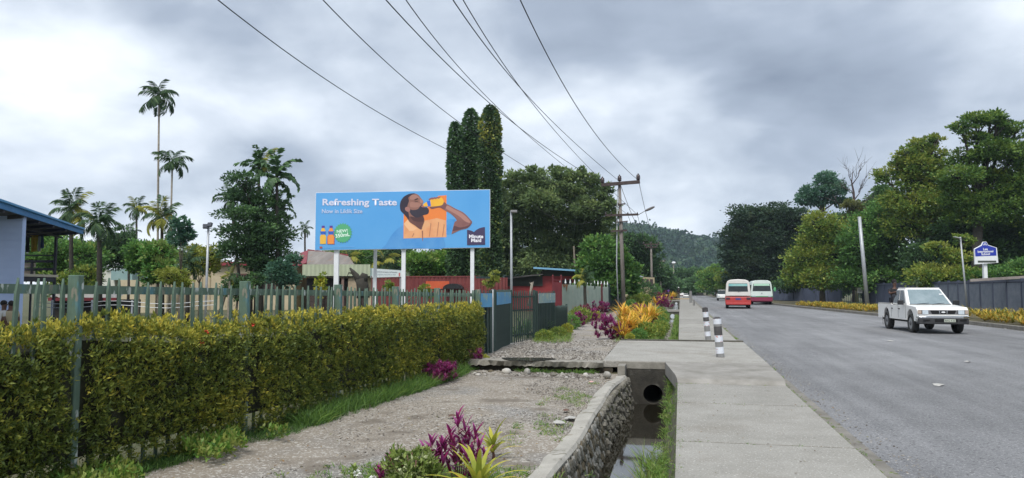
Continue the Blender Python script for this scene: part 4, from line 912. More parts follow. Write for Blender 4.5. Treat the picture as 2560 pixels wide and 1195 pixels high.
pr('printed_head', z4([(600, 84), (700, 110), (760, 180), (800, 235), (790, 300), (820, 350), (800, 470), (640, 540), (500, 500), (420, 400), (420, 260), (480, 150)]), (138, 96, 84), c2=(156, 112, 98))
pr('printed_hair', z4([(640, 84), (540, 92), (430, 150), (365, 260), (370, 400), (440, 480), (530, 570), (520, 430), (500, 330), (530, 230), (520, 160), (600, 110)]), (52, 44, 58))
pr('printed_beard', z4([(545, 380), (600, 400), (700, 380), (760, 300), (800, 345), (870, 350), (908, 400), (890, 470), (800, 500), (690, 545), (590, 500), (545, 430)]), (56, 50, 62))
pr('printed_cheek', z4([(560, 250), (640, 255), (720, 270), (760, 300), (720, 340), (620, 350), (550, 330)]), (166, 120, 106))
pr('printed_forehead', z4([(600, 105), (680, 125), (730, 175), (680, 170), (620, 200), (560, 200), (545, 150)]), (168, 124, 112))
pr('printed_nose', z4([(745, 190), (800, 235), (792, 262), (760, 268), (735, 240)]), (176, 128, 112))
pr('printed_neck_shadow', z4([(560, 520), (700, 545), (790, 510), (805, 600), (740, 620), (620, 600)]), (84, 56, 56))
pr('printed_ear', z4([(480, 340), (530, 350), (555, 400), (520, 435), (470, 410), (455, 370)]), (164, 116, 108))
pr('printed_brow', z4([(630, 205), (690, 175), (705, 190), (640, 220)]), (58, 42, 44), False)
pr('printed_eye', z4([(635, 240), (700, 228), (700, 238), (640, 250)]), (60, 44, 46), False)
pr('printed_lips', z4([(760, 320), (820, 318), (830, 345), (780, 345)]), (168, 106, 100))
pr('printed_arm', z4([(1160, 300), (1250, 290), (1400, 370), (1560, 450), (1680, 570), (1722, 640), (1640, 740), (1500, 780), (1350, 850), (1340, 840), (1390, 640), (1430, 590), (1330, 480), (1200, 400), (1140, 350)]), (130, 88, 86), c2=(152, 108, 100))
pr('printed_arm_light', z4([(1260, 320), (1400, 395), (1540, 470), (1650, 570), (1690, 640), (1600, 620), (1480, 520), (1330, 430), (1230, 370)]), (176, 130, 120))
pr('printed_arm_shadow', z4([(1360, 800), (1500, 770), (1640, 730), (1700, 660), (1640, 700), (1500, 730), (1390, 700), (1370, 760)]), (96, 66, 70))
pr('printed_hand', z4([(930, 330), (1130, 300), (1190, 250), (1240, 300), (1200, 390), (1100, 350), (960, 378)]), (124, 84, 84))
pr('printed_bottle', z4([(800, 290), (860, 250), (940, 205), (1100, 165), (1150, 170), (1185, 230), (1175, 280), (1130, 315), (960, 335), (880, 330), (820, 330)]), (244, 196, 62), c2=(240, 176, 60))
pr('printed_bottle_label', z4([(865, 240), (930, 212), (945, 325), (890, 335)]), (44, 110, 214), False)
for k in range(4): pr('printed_finger', z4([(900+k*55, 195-k*8), (950+k*55, 165-k*6), (990+k*45, 165-k*5), (960+k*50, 196-k*8), (920+k*55, 210-k*8)]), (146, 98, 94))
def btext(txt, zx, zy, wz, hz_, col, bold, name='printed_text', dy=-.0004, rot=0):
    m = mat('print_'+'%02x%02x%02x' % col, C(*col), None, .9, .45); x, z = art(zx, zy); k = 9.03/1702
    o = text(name, txt, m, bt, (x, LAY[0]+dy, z), (0, rot, 0), width=wz*k, height=hz_*k, bold=bold); LAY[0] -= .0004; return o
def serifs(txt): return txt
btext('Refreshing Taste', 565, 215, 725, 86, (214, 216, 234), .028)
btext('Now in Liklik Size', 395, 293, 395, 42, (196, 208, 232), .016)
star = []
for i in range(44):
    a = 2*PI*i/44; r = 92 if i % 2 else 78; star.append((405+r*math.cos(a), 505+r*1.08*math.sin(a)))
pr('printed_star', star, (88, 172, 122), False)
btext('NEW!', 398, 485, 105, 30, (225, 245, 230), .02, rot=R_(-6)); btext('350mL', 402, 525, 140, 36, (235, 248, 238), .02, rot=R_(-8))
for cx_, c1_ in ((213, (238, 186, 74)), (290, (238, 150, 70))):
    if cx_ == 290: pr('printed_bottle', [(cx_-34, 612), (cx_-35, 540), (cx_-22, 520), (cx_-30, 500), (cx_-12, 455), (cx_+12, 455), (cx_+30, 500), (cx_+22, 520), (cx_+35, 540), (cx_+34, 612)], (200, 70, 50), False)
    pr('printed_bottle', [(cx_-28, 610), (cx_-30, 540), (cx_-18, 520), (cx_-28, 500), (cx_-12, 455), (cx_+12, 455), (cx_+28, 500), (cx_+18, 520), (cx_+30, 540), (cx_+28, 610)], c1_, False)
    pr('printed_cap', [(cx_-15, 434), (cx_+15, 434), (cx_+13, 456), (cx_-13, 456)], (92, 60, 150), False)
    pr('printed_bottle_label', [(cx_-30, 488), (cx_+30, 488), (cx_+20, 520), (cx_-20, 520)], (50, 100, 190), False)
pr('printed_mark', [(182, 634), (208, 634), (208, 652), (182, 652)], (170, 90, 80), False)
pr('printed_small_print', [(215, 641), (520, 637), (520, 640), (215, 645)], (128, 186, 230), False)
arc = [(1612, 625), (1612, 478), (1630, 480), (1655, 487), (1678, 500), (1700, 480), (1730, 463), (1760, 454), (1784, 451), (1787, 622)]
pr('printed_logo', arc, (70, 60, 92), False)
btext('Minute', 1700, 542, 138, 36, (238, 238, 246), .03); btext('Maid', 1700, 580, 98, 36, (238, 238, 246), .03)

# ---- red container behind
rc = Fr('shipping_container', 1070, 54, 'dark red shipping container with an orange panel, partly behind the billboard posts', 'container', turn=-.10)
redm = mat('container_red', (.14, .028, .03), (.20, .05, .045), 1.2, .6, .1, 10, spots=[(3, .64, .05, (.12, .06, .04))])
H_ = rc.z(690); cL = rc.x(925); cR = rc.x(1200)
corr(MB(), cL, cR, 0, 0, H_-.1, .28, .03).build('side', redm, rc.t); corr(MB(), 0, 2.3, 0, 0, H_-.1, .28, .03)
o = corr(MB(), 0, 2.3, 0, 0, H_-.1, .3, .03).build('end', redm, rc.t); o.location = (cR+.03, .02, 0); o.rotation_euler = (0, 0, PI/2-.9)
MB().box(cL, cR, -.04, .06, H_-.1, H_).build('top_rail', redm, rc.t); MB().box(cR-.06, cR+.06, -.06, .06, 0, H_).build('corner_post', redm, rc.t)
MB().box(cL, cR, .07, 2.4, H_-.12, H_-.03).build('roof', redm, rc.t)
MB().box(rc.x(1065), rc.x(1124), -.07, -.045, rc.z(722), rc.z(703)).build('orange_panel', mat('orange_sheet', (.50, .08, .03), (.56, .11, .04), 3, .6), rc.t)
pa = [(rc.x(1113)+(rc.x(1162)-rc.x(1113))*(.5-.5*math.cos(PI*i/12)), rc.z(722)+(rc.z(709)-rc.z(722))*math.sin(PI*i/12)) for i in range(13)]
MB().prism(pa, -.9, -.1).build('dark_hood', black_pl, rc.t)
# white notice board
nb_ = Fr('notice_board', 965, 50, 'long white banner sign with two lines of lettering above the red container', 'sign')
q = [(nb_.x(930), nb_.z(694)), (nb_.x(1003), nb_.z(692)), (nb_.x(1003), nb_.z(676)), (nb_.x(930), nb_.z(671))]
MB().prism(q, 0, .06).build('board', mat('notice_white', (.55, .62, .64), (.62, .68, .68), 1, .6), nb_.t)
dk = mat('sign_ink', (.06, .07, .12), rough=.6)
text('lettering', 'To serve and not cause a 1st Precaution', dk, nb_.t, (nb_.x(965), -.004, nb_.z(680)), (0, R_(2), 0), width=55*nb_.k, height=3.6*nb_.k)
text('lettering', 'Complaints Please Phone 7200', mat('sign_ink_pale', (.2, .25, .3), rough=.6), nb_.t, (nb_.x(965), -.004, nb_.z(687)), (0, R_(1), 0), width=48*nb_.k, height=3.4*nb_.k)
MB().box(nb_.x(996.5), nb_.x(1000), -.006, -.001, nb_.z(691), nb_.z(682)).build('red_mark', mat('sign_red', (.5, .12, .12), rough=.6), nb_.t)
for px_ in (932, 1000): MB().box(nb_.x(px_)-.04, nb_.x(px_)+.04, .061, .12, 0, nb_.z(676)).build('post', metal_grey, nb_.t)
# ---- shop with the big grey roof and the green corrugated fascia
cream = mat('cream_wall', (.44, .37, .25), (.52, .45, .31), .8, .8, .2, 20, spots=[(2.2, .62, .1, (.30, .25, .17))]); fas = mat('fascia_green', (.36, .40, .28), (.42, .46, .33), 1.5, .6)
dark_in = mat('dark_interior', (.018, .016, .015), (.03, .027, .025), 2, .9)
sh = Fr('shop', 840, 62, 'low shop with a rusty grey roof and long pale green corrugated fascia', 'building')
roofm = mat('old_roof_iron', (.17, .15, .135), (.26, .235, .21), .6, .7, .3, 6, spots=[(1.5, .56, .1, (.24, .17, .13))], stretch=(3, .4, 1))
x = sh.x
MB().box(x(762), x(930), 1.0, 9, 0, sh.z(692)).build('wall', cream, sh.t)
corr(MB(), x(755), x(925), 0, sh.z(690), sh.z(661), .35, .03).build('fascia', fas, sh.t)
corr(MB(), x(926), x(1213), .3, sh.z(697), sh.z(678), .35, .03).build('fascia', fas, sh.t)
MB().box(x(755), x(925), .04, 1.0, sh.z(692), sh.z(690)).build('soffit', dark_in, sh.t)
MB().box(x(925.2), x(931), 0, .3, sh.z(694), sh.z(670)).build('corner_box', mat('box_teal', (.25, .33, .32), rough=.6), sh.t)
V = [(x(716), 1.2, sh.z(628)), (x(870), 1.2, sh.z(666)), (x(755), 0.02, sh.z(660.5)), (x(925), .02, sh.z(667))]
rv = [(x(722), 5.5, sh.z(617)), (x(785), 5.5, sh.z(621)), (x(833), 5.5, sh.z(632)), (x(872), 3.0, sh.z(666)), (x(872), .03, sh.z(666)), (x(757), .03, sh.z(660))]
MB().add(rv, [tuple(range(6))]).build('roof', roofm, sh.t)
MB().add([rv[0], rv[5], (rv[5][0]-.05, rv[5][1]-.02, rv[5][2]+.05-.35), (rv[0][0]-.35, rv[0][1], rv[0][2]-.35)], [(0, 1, 2, 3)]).build('barge_board', mat('roof_maroon', (.22, .04, .05), rough=.6), sh.t)
a_, b_ = Vector(rv[0]), Vector(rv[5]); MB().bar(a_+Vector((-.3, 0, -.15)), b_+Vector((-.1, 0, -.05)), .75, .1, up=Vector((0, -1, .4))).build('barge_board', MATS['roof_maroon'], sh.t)
MB().bar(Vector(rv[0])+Vector((0, 0, .03)), Vector(rv[2])+Vector((0, 0, .06)), .15).build('ridge_cap', MATS['roof_maroon'], sh.t)
# back walls under the roof slope so that it stands on something
MB().box(x(724), x(832), 5.6, 9, 0, sh.z(634)).build('wall', cream, sh.t)
lat = mat('lattice_brown', (.10, .07, .06), (.15, .11, .10), 3, .8)
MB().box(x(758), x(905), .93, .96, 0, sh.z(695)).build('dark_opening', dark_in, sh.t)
mb = MB(); Lx = x(900)-x(760)
for i in range(60):
    xx = x(760)+Lx*i/60; mb.bar((xx, .9, .1), (xx+.5, .9, 1.7), .035, .02); mb.bar((xx+.5, .88, .1), (xx, .88, 1.7), .035, .02)
tag(mb.build('lattice', lat, sh.t), kind='stuff')
for px_ in (800, 855): MB().box(x(px_)-.1, x(px_)+.1, .2, .4, 0, sh.z(692)).build('column', mat('column_brown', (.20, .13, .11), rough=.8), sh.t)
MB().box(x(868), x(893), .3, .7, 0, sh.z(694)).build('pier', mat('sandstone_pier', (.40, .32, .22), (.30, .24, .17), 3, .85), sh.t)
# dead tree stump in front of it
st = Fr('dead_stump', 900, 48, 'dark dead tree trunk with a broken forked top in front of the shop', 'tree stump'); f = st
mb = MB(); mb.tube([f.p(908, 745), f.p(906, 715), f.p(902, 697)], [.42, .38, .36], 9); mb.tube([f.p(900, 706), f.p(890, 690), f.p(882, 680), f.p(874, 670)], [.26, .2, .14, .05], 8); mb.tube([f.p(906, 704), f.p(910, 690), f.p(912, 684)], [.34, .25, .20], 8); mb.tube([f.p(884, 684), f.p(871, 682), f.p(868, 690)], [.06, .04, .02], 6)
mb.build('trunk', darkbark, st.t, True)
# ---- cream building with maroon roof edge
cb_ = Fr('long_cream_building', 600, 66, 'long cream building with a dark red roof edge behind the palms', 'building'); x = cb_.x
MB().box(x(348), x(740), 0, 8, 0, cb_.z(664)).build('wall', cream, cb_.t)
MB().box(x(346), x(392), -.5, 8.2, cb_.z(667), cb_.z(658)).box(x(528), x(745), -.5, 8.2, cb_.z(664), cb_.z(655)).build('roof_edge', mat('roof_maroon2', (.24, .035, .05), rough=.6), cb_.t)
MB().box(x(575), x(640), 2, 7, cb_.z(655), cb_.z(640)).build('roof', mat('white_roof', (.62, .68, .72), rough=.5), cb_.t)
mb = MB()
for px_ in (606, 660): 
    o = MB().box(x(px_-22), x(px_+28), -.05, -.004, cb_.z(735), cb_.z(686)).build('window', dark_in, cb_.t); MB().box(x(px_-24), x(px_+30), -.08, -.052, cb_.z(687), cb_.z(684)).build('frame', mat('frame_brown', (.12, .06, .05), rough=.7), o)
    for k in range(9): xx = x(px_-20+k*6); MB().box(xx-.02, xx+.02, -.1, -.06, cb_.z(735), cb_.z(687)).build('bar', MATS['frame_brown'], o)
for k in range(6): xx = x(425+k*20); MB().box(xx-.05, xx+.05, -.06, -.002, 0, cb_.z(668)).build('pilaster', mat('pilaster', (.38, .31, .2), rough=.8), cb_.t)
# white arched shelter roof with teal wall
ws = Fr('arched_shelter', 300, 58, 'white rounded shelter roof with a pale teal wall behind the left palms', 'shelter'); x = ws.x
arc_ = [(x(258)+(x(345)-x(258))*i/12, ws.z(672)+(ws.z(645)-ws.z(672))*math.sin(PI*(i/12)*.85+.1)) for i in range(13)]
MB().prism(arc_, 0, 6).build('roof', mat('shelter_white', (.66, .70, .74), (.72, .75, .78), 1, .5), ws.t)
MB().box(x(278), x(331), -.1, 5, ws.z(700), ws.z(673.5)).build('teal_wall', mat('teal_panel', (.20, .31, .31), (.25, .36, .35), 1.4, .6), ws.t)
MB().box(x(240), x(282), .3, 5, 0, ws.z(674)).build('wall', mat('offwhite_wall', (.55, .56, .5), rough=.7), ws.t)
MB().box(x(300), x(420), -.2, -.1, 0, ws.z(700)).build('cream_wall', cream, ws.t)
# low shed with striped grey roof and red fascia behind the near pickets
ls = Fr('low_shed', 200, 34, 'low shed with a corrugated grey roof and dark red fascia seen through the near pickets', 'shed'); x = ls.x
corrm = MB(); n = 40
for i in range(n+1):
    yy2 = .04*[0, 1, 0, -1][i % 4]; xx = x(120)+(x(292)-x(120))*i/n; corrm.v += [(xx, 0, ls.z(742)+yy2-.3*(xx-x(120))/9), (xx-.9, 3, ls.z(722)+yy2-.2*(xx-x(120))/9)]
corrm.f = [(2*i, 2*i+2, 2*i+3, 2*i+1) for i in range(n)]
corrm.build('roof', mat('shed_roof', (.33, .31, .29), (.42, .40, .37), 1.5, .6), ls.t)
MB().box(x(122), x(292), -.03, .04, ls.z(752), ls.z(744)).build('fascia', maroon, ls.t); MB().box(x(125), x(285), .3, 2.5, 0, ls.z(750)).build('wall', dark_in, ls.t)
wf_ = Fr('wire_rail', 270, 26, 'thin pale wire rail running behind the near pickets', 'rail'); x = wf_.x
for py_ in (756, 766): 
    mb = MB(); mb.tube([wf_.p(100+i*40, py_+4*math.sin(i)) for i in range(12)], .012, 5); mb.build('wire', metal_grey, wf_.t)
for px_ in (130, 230, 330, 430): MB().box(x(px_)-.025, x(px_)+.025, .02, .07, 0, wf_.z(750)).build('post', metal_grey, wf_.t)
# ---- blue house on the left: a roof eave running away from us, a wall end and the open porch beyond
bh = Fr('blue_house', 50, 22.7, 'pale blue house with a bright blue roof edge and an open raised porch', 'house'); x = bh.x
wallb = mat('pale_blue_boards', (.36, .46, .70), (.42, .52, .76), .8, .6); dkrail = mat('porch_dark_timber', (.035, .037, .05), (.055, .055, .07), 4, .7)
SZ = 3.72
def hp(px, dep, z): p = at(px, 600, dep); return Vector((p.x, p.y, z))
def wc(o): return world_child(o, bh.t)
E1, E0 = hp(205, 30, SZ), hp(0, 20.6, SZ); dE = (E1-E0); En = E0-dE*.6; I1 = hp(48, 31.9, SZ); In = I1+(En-E1)
upz = Vector((0, 0, .05)); rise = Vector((0, 0, .9))
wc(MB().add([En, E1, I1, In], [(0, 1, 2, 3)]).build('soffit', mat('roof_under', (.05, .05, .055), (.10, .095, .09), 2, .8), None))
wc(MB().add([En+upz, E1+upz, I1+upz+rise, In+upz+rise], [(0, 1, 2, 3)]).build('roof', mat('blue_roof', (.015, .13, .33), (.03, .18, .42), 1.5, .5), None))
wc(MB().bar(En+Vector((.02, 0, .06)), E1+Vector((.02, 0, .06)), .04, .19).build('fascia', MATS['blue_roof'], None)); wc(MB().bar(En+Vector((.08, -.03, .17)), E1+Vector((.08, -.03, .17)), .10, .06).build('gutter', mat('blue_roof_light', (.05, .25, .5), rough=.4), None))
wc(MB().bar(E1+Vector((0, 0, .06)), I1+Vector((0, 0, .06)), .05, .17).build('fascia', MATS['blue_roof'], None))
for k in range(9):
    a_ = En.lerp(E1, (k+.5)/9); b_ = In.lerp(I1, (k+.5)/9); wc(MB().bar(a_-Vector((0, 0, .06)), b_-Vector((0, 0, .06)), .05, .10).build('rafter', dkrail, None))
for f_ in (.3, .65): wc(MB().bar(En.lerp(In, f_)-Vector((0, 0, .14)), E1.lerp(I1, f_)-Vector((0, 0, .14)), .05, .06).build('purlin', dkrail, None))
Hs = SZ-bh.z0
MB().box(x(-330), x(50), 0, .16, 0, Hs-.01).build('wall', wallb, bh.t)
z_ = .02
while z_ < Hs-.2:
    MB().box(x(-330), x(50)-.004, -.014, -.001, z_, z_+.19).build('board', wallb, bh.t); z_ += .2
MB().prism([(x(-330), .17), (x(50)-.3, .17), (x(50)-4.4, 6), (x(-330)-4, 6)], 0, Hs-.02, 'z').build('wall', wallb, bh.t)
pf = Fr('porch_frame', 50, 30.4, 'x', 'x'); bpy.data.objects.remove(pf.t); x = pf.x; px_z = lambda py: pf.z(py)
PFm = Matrix.Translation(Vector((at(50, 724, 30.4).x, at(50, 724, 30.4).y, pf.z0))) @ Matrix.Rotation(YAW, 4, 'Z')
def pc(mb, nm, m): o = mb.build(nm, m, None); o.matrix_world = PFm; return wc2(o)
def wc2(o): o.parent = bh.t; o.matrix_parent_inverse = bh.t.matrix_basis.inverted(); return o
def pbox(nm, m, *a): return pc(MB().box(*a), nm, m)
pz = pf.z
pbox('porch_post', dkrail, x(127), x(132), .1, .2, 0, pz(581)); pbox('porch_post', dkrail, x(70), x(73), .1, .18, 0, pz(655)); pbox('porch_post', dkrail, x(108), x(112), -3.0, -2.9, 0, pz(700))
for py_, h_ in ((638, 3), (653, 6), (673, 6)): pbox('rail', dkrail, x(20), x(127), .1, .16, pz(py_+h_/2), pz(py_-h_/2))
pbox('beam', dkrail, x(20), x(133), .08, .2, pz(588), pz(582))
pbox('floor', mat('porch_floor_edge', (.55, .50, .42), rough=.7), x(10), x(133), -4, .3, pz(693), pz(687)); pbox('floor_beam', dkrail, x(12), x(131), -3.9, .2, pz(704), pz(693.5))
for py0, py1 in ((668, 657), (685, 677)): pbox('porch_board', mat('bare_board', (.35, .31, .26), (.42, .37, .31), 3, .8), x(49), x(75), .2, .3, pz(py0), pz(py1))
bh_save = bh
class _B: pass
bh = _B(); bh.z = pf.z; bh.t = _B(); bh.t.location = Vector((at(50, 724, 30.4).x, at(50, 724, 30.4).y, pf.z0)); bh.t.rotation_euler = Euler((0, 0, YAW))
# washing on a line under the porch roof
def cloth(px0, px1, py0, py1, m, lab, group=None):
    n = 8; vs = []; w_ = x(px1)-x(px0)
    for j in range(5):
        for i in range(n+1):
            vs.append((x(px0)+w_*i/n*(1-.06*j)+.01*j, -.6+.06*math.sin(i*1.9+j*.3)*(.3+j*.25), bh.z(py0)+(bh.z(py1)-bh.z(py0))*j/4+random.uniform(-.02, .02)*(j > 0)))
    o = MB().add(vs, [(j*(n+1)+i, j*(n+1)+i+1, (j+1)*(n+1)+i+1, (j+1)*(n+1)+i) for j in range(4) for i in range(n)]).build('hanging_cloth', m, None, True)
    o.matrix_world = Matrix.Translation(bh.t.location) @ Matrix.Rotation(bh.t.rotation_euler.z, 4, 'Z'); so_ = o.modifiers.new('thick', 'SOLIDIFY'); so_.thickness = .01; return tag(o, lab, 'clothing', 'washing under the porch roof')
cloth(50, 68, 593, 627, mat('cloth_black', (.02, .02, .025), rough=.9), 'black garment hanging nearest the blue wall')
cloth(69, 81, 597, 625, mat('cloth_grey', (.12, .11, .12), rough=.9), 'grey garment hanging second from the blue wall')
cloth(82, 92, 595, 632, mat('cloth_charcoal', (.035, .035, .04), rough=.9), 'charcoal garment hanging left of the yellow one')
cloth(94, 113, 590, 631, mat('cloth_yellow', (.42, .28, .04), (.5, .36, .06), 6, .9), 'yellow garment hanging in the middle of the porch')
cloth(113, 118, 592, 630, mat('cloth_white', (.5, .5, .5), rough=.9), 'pale garment hanging right beside the yellow one')
cloth(119, 126, 590, 622, mat('cloth_navy', (.06, .09, .2), rough=.9), 'blue garment hanging against the porch post')
# ---- red shed with light blue roof
rs = Fr('red_shed', 1370, 62, 'red and dark green shed with a light blue roof edge behind the second fence', 'shed', turn=.0); x = rs.x
redw = mat('red_wall', (.24, .025, .03), (.30, .04, .04), 1.5, .65); dgw = mat('dark_green_wall', (.03, .035, .03), (.045, .05, .04), 2, .8)
MB().box(x(1265), x(1452), .3, 5, 0, rs.z(690)).build('wall', redw, rs.t)
MB().box(x(1262), x(1357), .2, .29, rs.z(715), rs.z(690)).build('green_band', dgw, rs.t); MB().box(x(1357), x(1452), .22, 4.9, rs.z(690), rs.z(676)).build('upper_wall', dgw, rs.t)
MB().add([(x(1240), -.4, rs.z(701)), (x(1357), -.4, rs.z(687)), (x(1357), 5, rs.z(683)), (x(1240), 5, rs.z(697)), (x(1240), -.4, rs.z(699)), (x(1357), -.4, rs.z(685)), (x(1357), 5, rs.z(681)), (x(1240), 5, rs.z(695))], [(0, 1, 2, 3), (7, 6, 5, 4), (0, 4, 5, 1), (1, 5, 6, 2), (2, 6, 7, 3), (3, 7, 4, 0)]).build('lean_to_roof', mat('lean_roof', (.05, .045, .045), (.10, .09, .085), 2, .7), rs.t)
MB().bar((x(1333), -.5, rs.z(670)), (x(1456), -.5, rs.z(677.5)), .05, .14).build('roof_edge', mat('light_blue_paint', (.16, .38, .58), (.22, .45, .65), 2, .5), rs.t)
MB().add([(x(1333), -.47, rs.z(671)), (x(1456), -.47, rs.z(678.5)), (x(1456), 5.2, rs.z(676)), (x(1333), 5.2, rs.z(669))], [(0, 1, 2, 3)]).build('roof', mat('shed_iron', (.12, .12, .12), rough=.6), rs.t)
MB().box(x(1402), x(1430), .2, .3, rs.z(724), rs.z(700)).build('dark_door', dark_in, rs.t)
dt = Fr('bare_branch', 1325, 30, 'bare forked pale branch standing behind the barred gate', 'branch'); f = dt
mb = MB(); mb.tube([f.p(1322, 765), f.p(1326, 735), f.p(1329, 706)], [.06, .05, .03], 6); mb.tube([f.p(1326, 735), f.p(1330, 720), f.p(1333, 704)], [.04, .03, .015], 6); mb.tube([f.p(1328, 712), f.p(1324, 706)], [.02, .01], 5); mb.build('trunk', palebark, dt.t, True)
# ---- cream house and white van body far right of the path
ch = Fr('cream_house', 1600, 82, 'small cream house with brown windows and a pale roof edge beyond the power pole', 'house'); x = ch.x
MB().box(x(1575), x(1600), 0, 6, 0, ch.z(692)).build('wall', mat('cream_house_wall', (.62, .50, .28), (.68, .56, .33), 1, .7), ch.t)
o = MB().box(0, 5.2, 0, .1, 0, ch.z(692)).build('wall', MATS['cream_house_wall'], ch.t); o.location = (x(1600), 0, 0); o.rotation_euler = (0, 0, R_(62))
for k in range(3):
    w_ = MB().box(.5+k*1.5, 1.5+k*1.5, -.04, -.004, ch.z(715), ch.z(697)).build('window', mat('brown_window', (.07, .03, .025), rough=.4), ch.t); w_.location = (x(1600), 0, 0); w_.rotation_euler = (0, 0, R_(62))
MB().add([(x(1572), -.6, ch.z(688)), (x(1606), -.6, ch.z(690)), (x(1628), 6, ch.z(699)), (x(1590), 8, ch.z(690)), (x(1572), -.6, ch.z(691)), (x(1606), -.6, ch.z(693)), (x(1628), 6, ch.z(702)), (x(1590), 8, ch.z(693))], [(0, 1, 2, 3), (7, 6, 5, 4), (0, 4, 5, 1), (1, 5, 6, 2), (2, 6, 7, 3), (3, 7, 4, 0)]).build('roof', mat('pale_blue_roof', (.5, .58, .68), rough=.5), ch.t)
wb = Fr('white_container', 1625, 95, 'white box container behind the second power pole', 'container'); x = wb.x
MB().box(x(1606), x(1641), 0, 2.4, .2, wb.z(713)).build('body', white_paint, wb.t, bevel=.05); MB().box(x(1634), x(1638), -.01, -.001, wb.z(720), wb.z(716)).build('dark_mark', dk, wb.t)

# ================================================================== poles
def pole_base(px, py, z=-.1): return ground(px, py, z)
pb = pole_base(1560, 777); D1 = (pb-CAM).dot(F); k1 = D1/FPX
pp1 = empty('power_pole', pb, YAW, 'nearest tall wooden power pole with crossarms and a street lamp arm beside the path', 'power pole')
def PX(px): return (px-1560)*k1
def PZ(py): return 1.5+(724-py)*k1+.1
lean = (1551-1560)*k1/PZ(440)
def pole_x(z): return lean*z
mb = MB(); mb.tube([(0, 0, -.2), (pole_x(5), 0, 5), (pole_x(PZ(452)), 0, PZ(452))], [.17, .15, .115], 10); mb.build('pole', wood_pole, pp1, True)
mb = MB(); mb.tube([(-.42, -.02, -.1), (-.42+lean*4, 0, 3.5), (pole_x(PZ(470))-.16, 0, PZ(470))], [.055, .05, .03], 6); mb.build('conduit', metal_grey, pp1, True)
tz = PZ(456)
MB().bar((PX(1505), -.2, PZ(461)), (PX(1602), -.2, PZ(453)), .2, .26).build('crossarm', arm_wood, pp1, bevel=.01)
def insul(xx, z, s_=1.0, parent=pp1, yv=-.2):
    mb = MB(); prof = [(0, .05), (.03, .10), (.10, .14), (.13, .09), (.2, .15), (.24, .10), (.31, .12), (.34, .06), (.42, .03)]; mb.tube([(xx, yv, z+a*s_) for a, r in prof], [r*s_ for a, r in prof], 10); return mb.build('insulator', mat('brown_porcelain', (.035, .022, .022), rough=.25), parent, True)
HVx = [(PX(1508), PZ(457)), (PX(1551), PZ(452)), (PX(1598), PZ(449))]
for a_, z in HVx: insul(a_, z, 1.25)
for (xa, xb, py_, h_) in ((1546, 1565, 510, .1), (1514, 1597, 537, .16), (1541, 1571, 554, .07), (1528, 1569, 577, .14)):
    MB().bar((PX(xa), -.18, PZ(py_+1)), (PX(xb), -.18, PZ(py_-1.5)), .1, h_).build('crossarm', arm_wood, pp1)
for px_ in (1516, 1530, 1571, 1595): insul(PX(px_), PZ(536), .45)
mb = MB(); mb.tube([(PX(1597), -.18, PZ(537)), (PX(1607), -.4, PZ(531)), (PX(1616), -.7, PZ(526))], .03, 6); mb.build('lamp_arm', metal_grey, pp1, True)
MB().blob((0, 0, 0), (.44, .14, .10), 10, 6, 0).build('lamp_head', mat('lamp_body', (.10, .09, .085), rough=.5), pp1, True); o = pp1.children[-1] if pp1.children else None
lh = [q for q in COL.objects if q.name.startswith('lamp_head')][-1]; lh.location = (PX(1623), -.75, PZ(523.5)); lh.rotation_euler = (0, -.42, 0)
P1M = Matrix.Translation(pb) @ Matrix.Rotation(YAW, 4, 'Z')
def P1(px, py, y=-.2): return P1M @ Vector((PX(px), y, PZ(py)))
# distant poles
far_poles = []
for (bx, by, tx, ty, arms, lab) in ((1631, 757, 1629, 607, [(1610, 1648, 611), (1615, 1643, 618)], 'second power pole along the path, dark crossarm against the hill'),
        (1653, 749, 1651, 651, [(1640, 1663, 653), (1641, 1664, 668)], 'third power pole with two pale crossarms'), (1665, 745, 1663, 664, [(1658, 1669, 666)], 'fourth, slimmer power pole just right of the third'), (1684, 741, 1685, 658, [(1680, 1690, 660)], 'farthest power pole, with a small white lamp at its top')):
    p = ground(bx, by, -.1); dep = min((p-CAM).dot(F), 190); p = at(bx, 735, dep); p.z = -.1; k = dep/FPX; t = empty('power_pole', p, YAW, lab, 'power pole'); Hh = 1.6+(724-ty)*k
    mb = MB(); mb.tube([(0, 0, -.2), ((tx-bx)*k, 0, Hh)], [.16, .11], 8); mb.build('pole', wood_pole, t, True)
    for (xa, xb, yy2) in arms:
        z = 1.6+(724-yy2)*k; MB().bar(((xa-bx)*k, -.15, z), ((xb-bx)*k, -.15, z+.03), .12, .14).build('crossarm', arm_wood if arms[0][0] == 1610 else palebark, t)
        for xx in (xa, (xa+xb)/2, xb): insul((xx-bx)*k, z+.03, .8, t, -.15)
    far_poles.append((p, k, tx, ty, bx))
    if bx == 1684: MB().blob(((tx-bx)*k, -.2, Hh+.1), (.5, .3, .3), 8, 5, 0).build('lamp', white_paint, t, True)
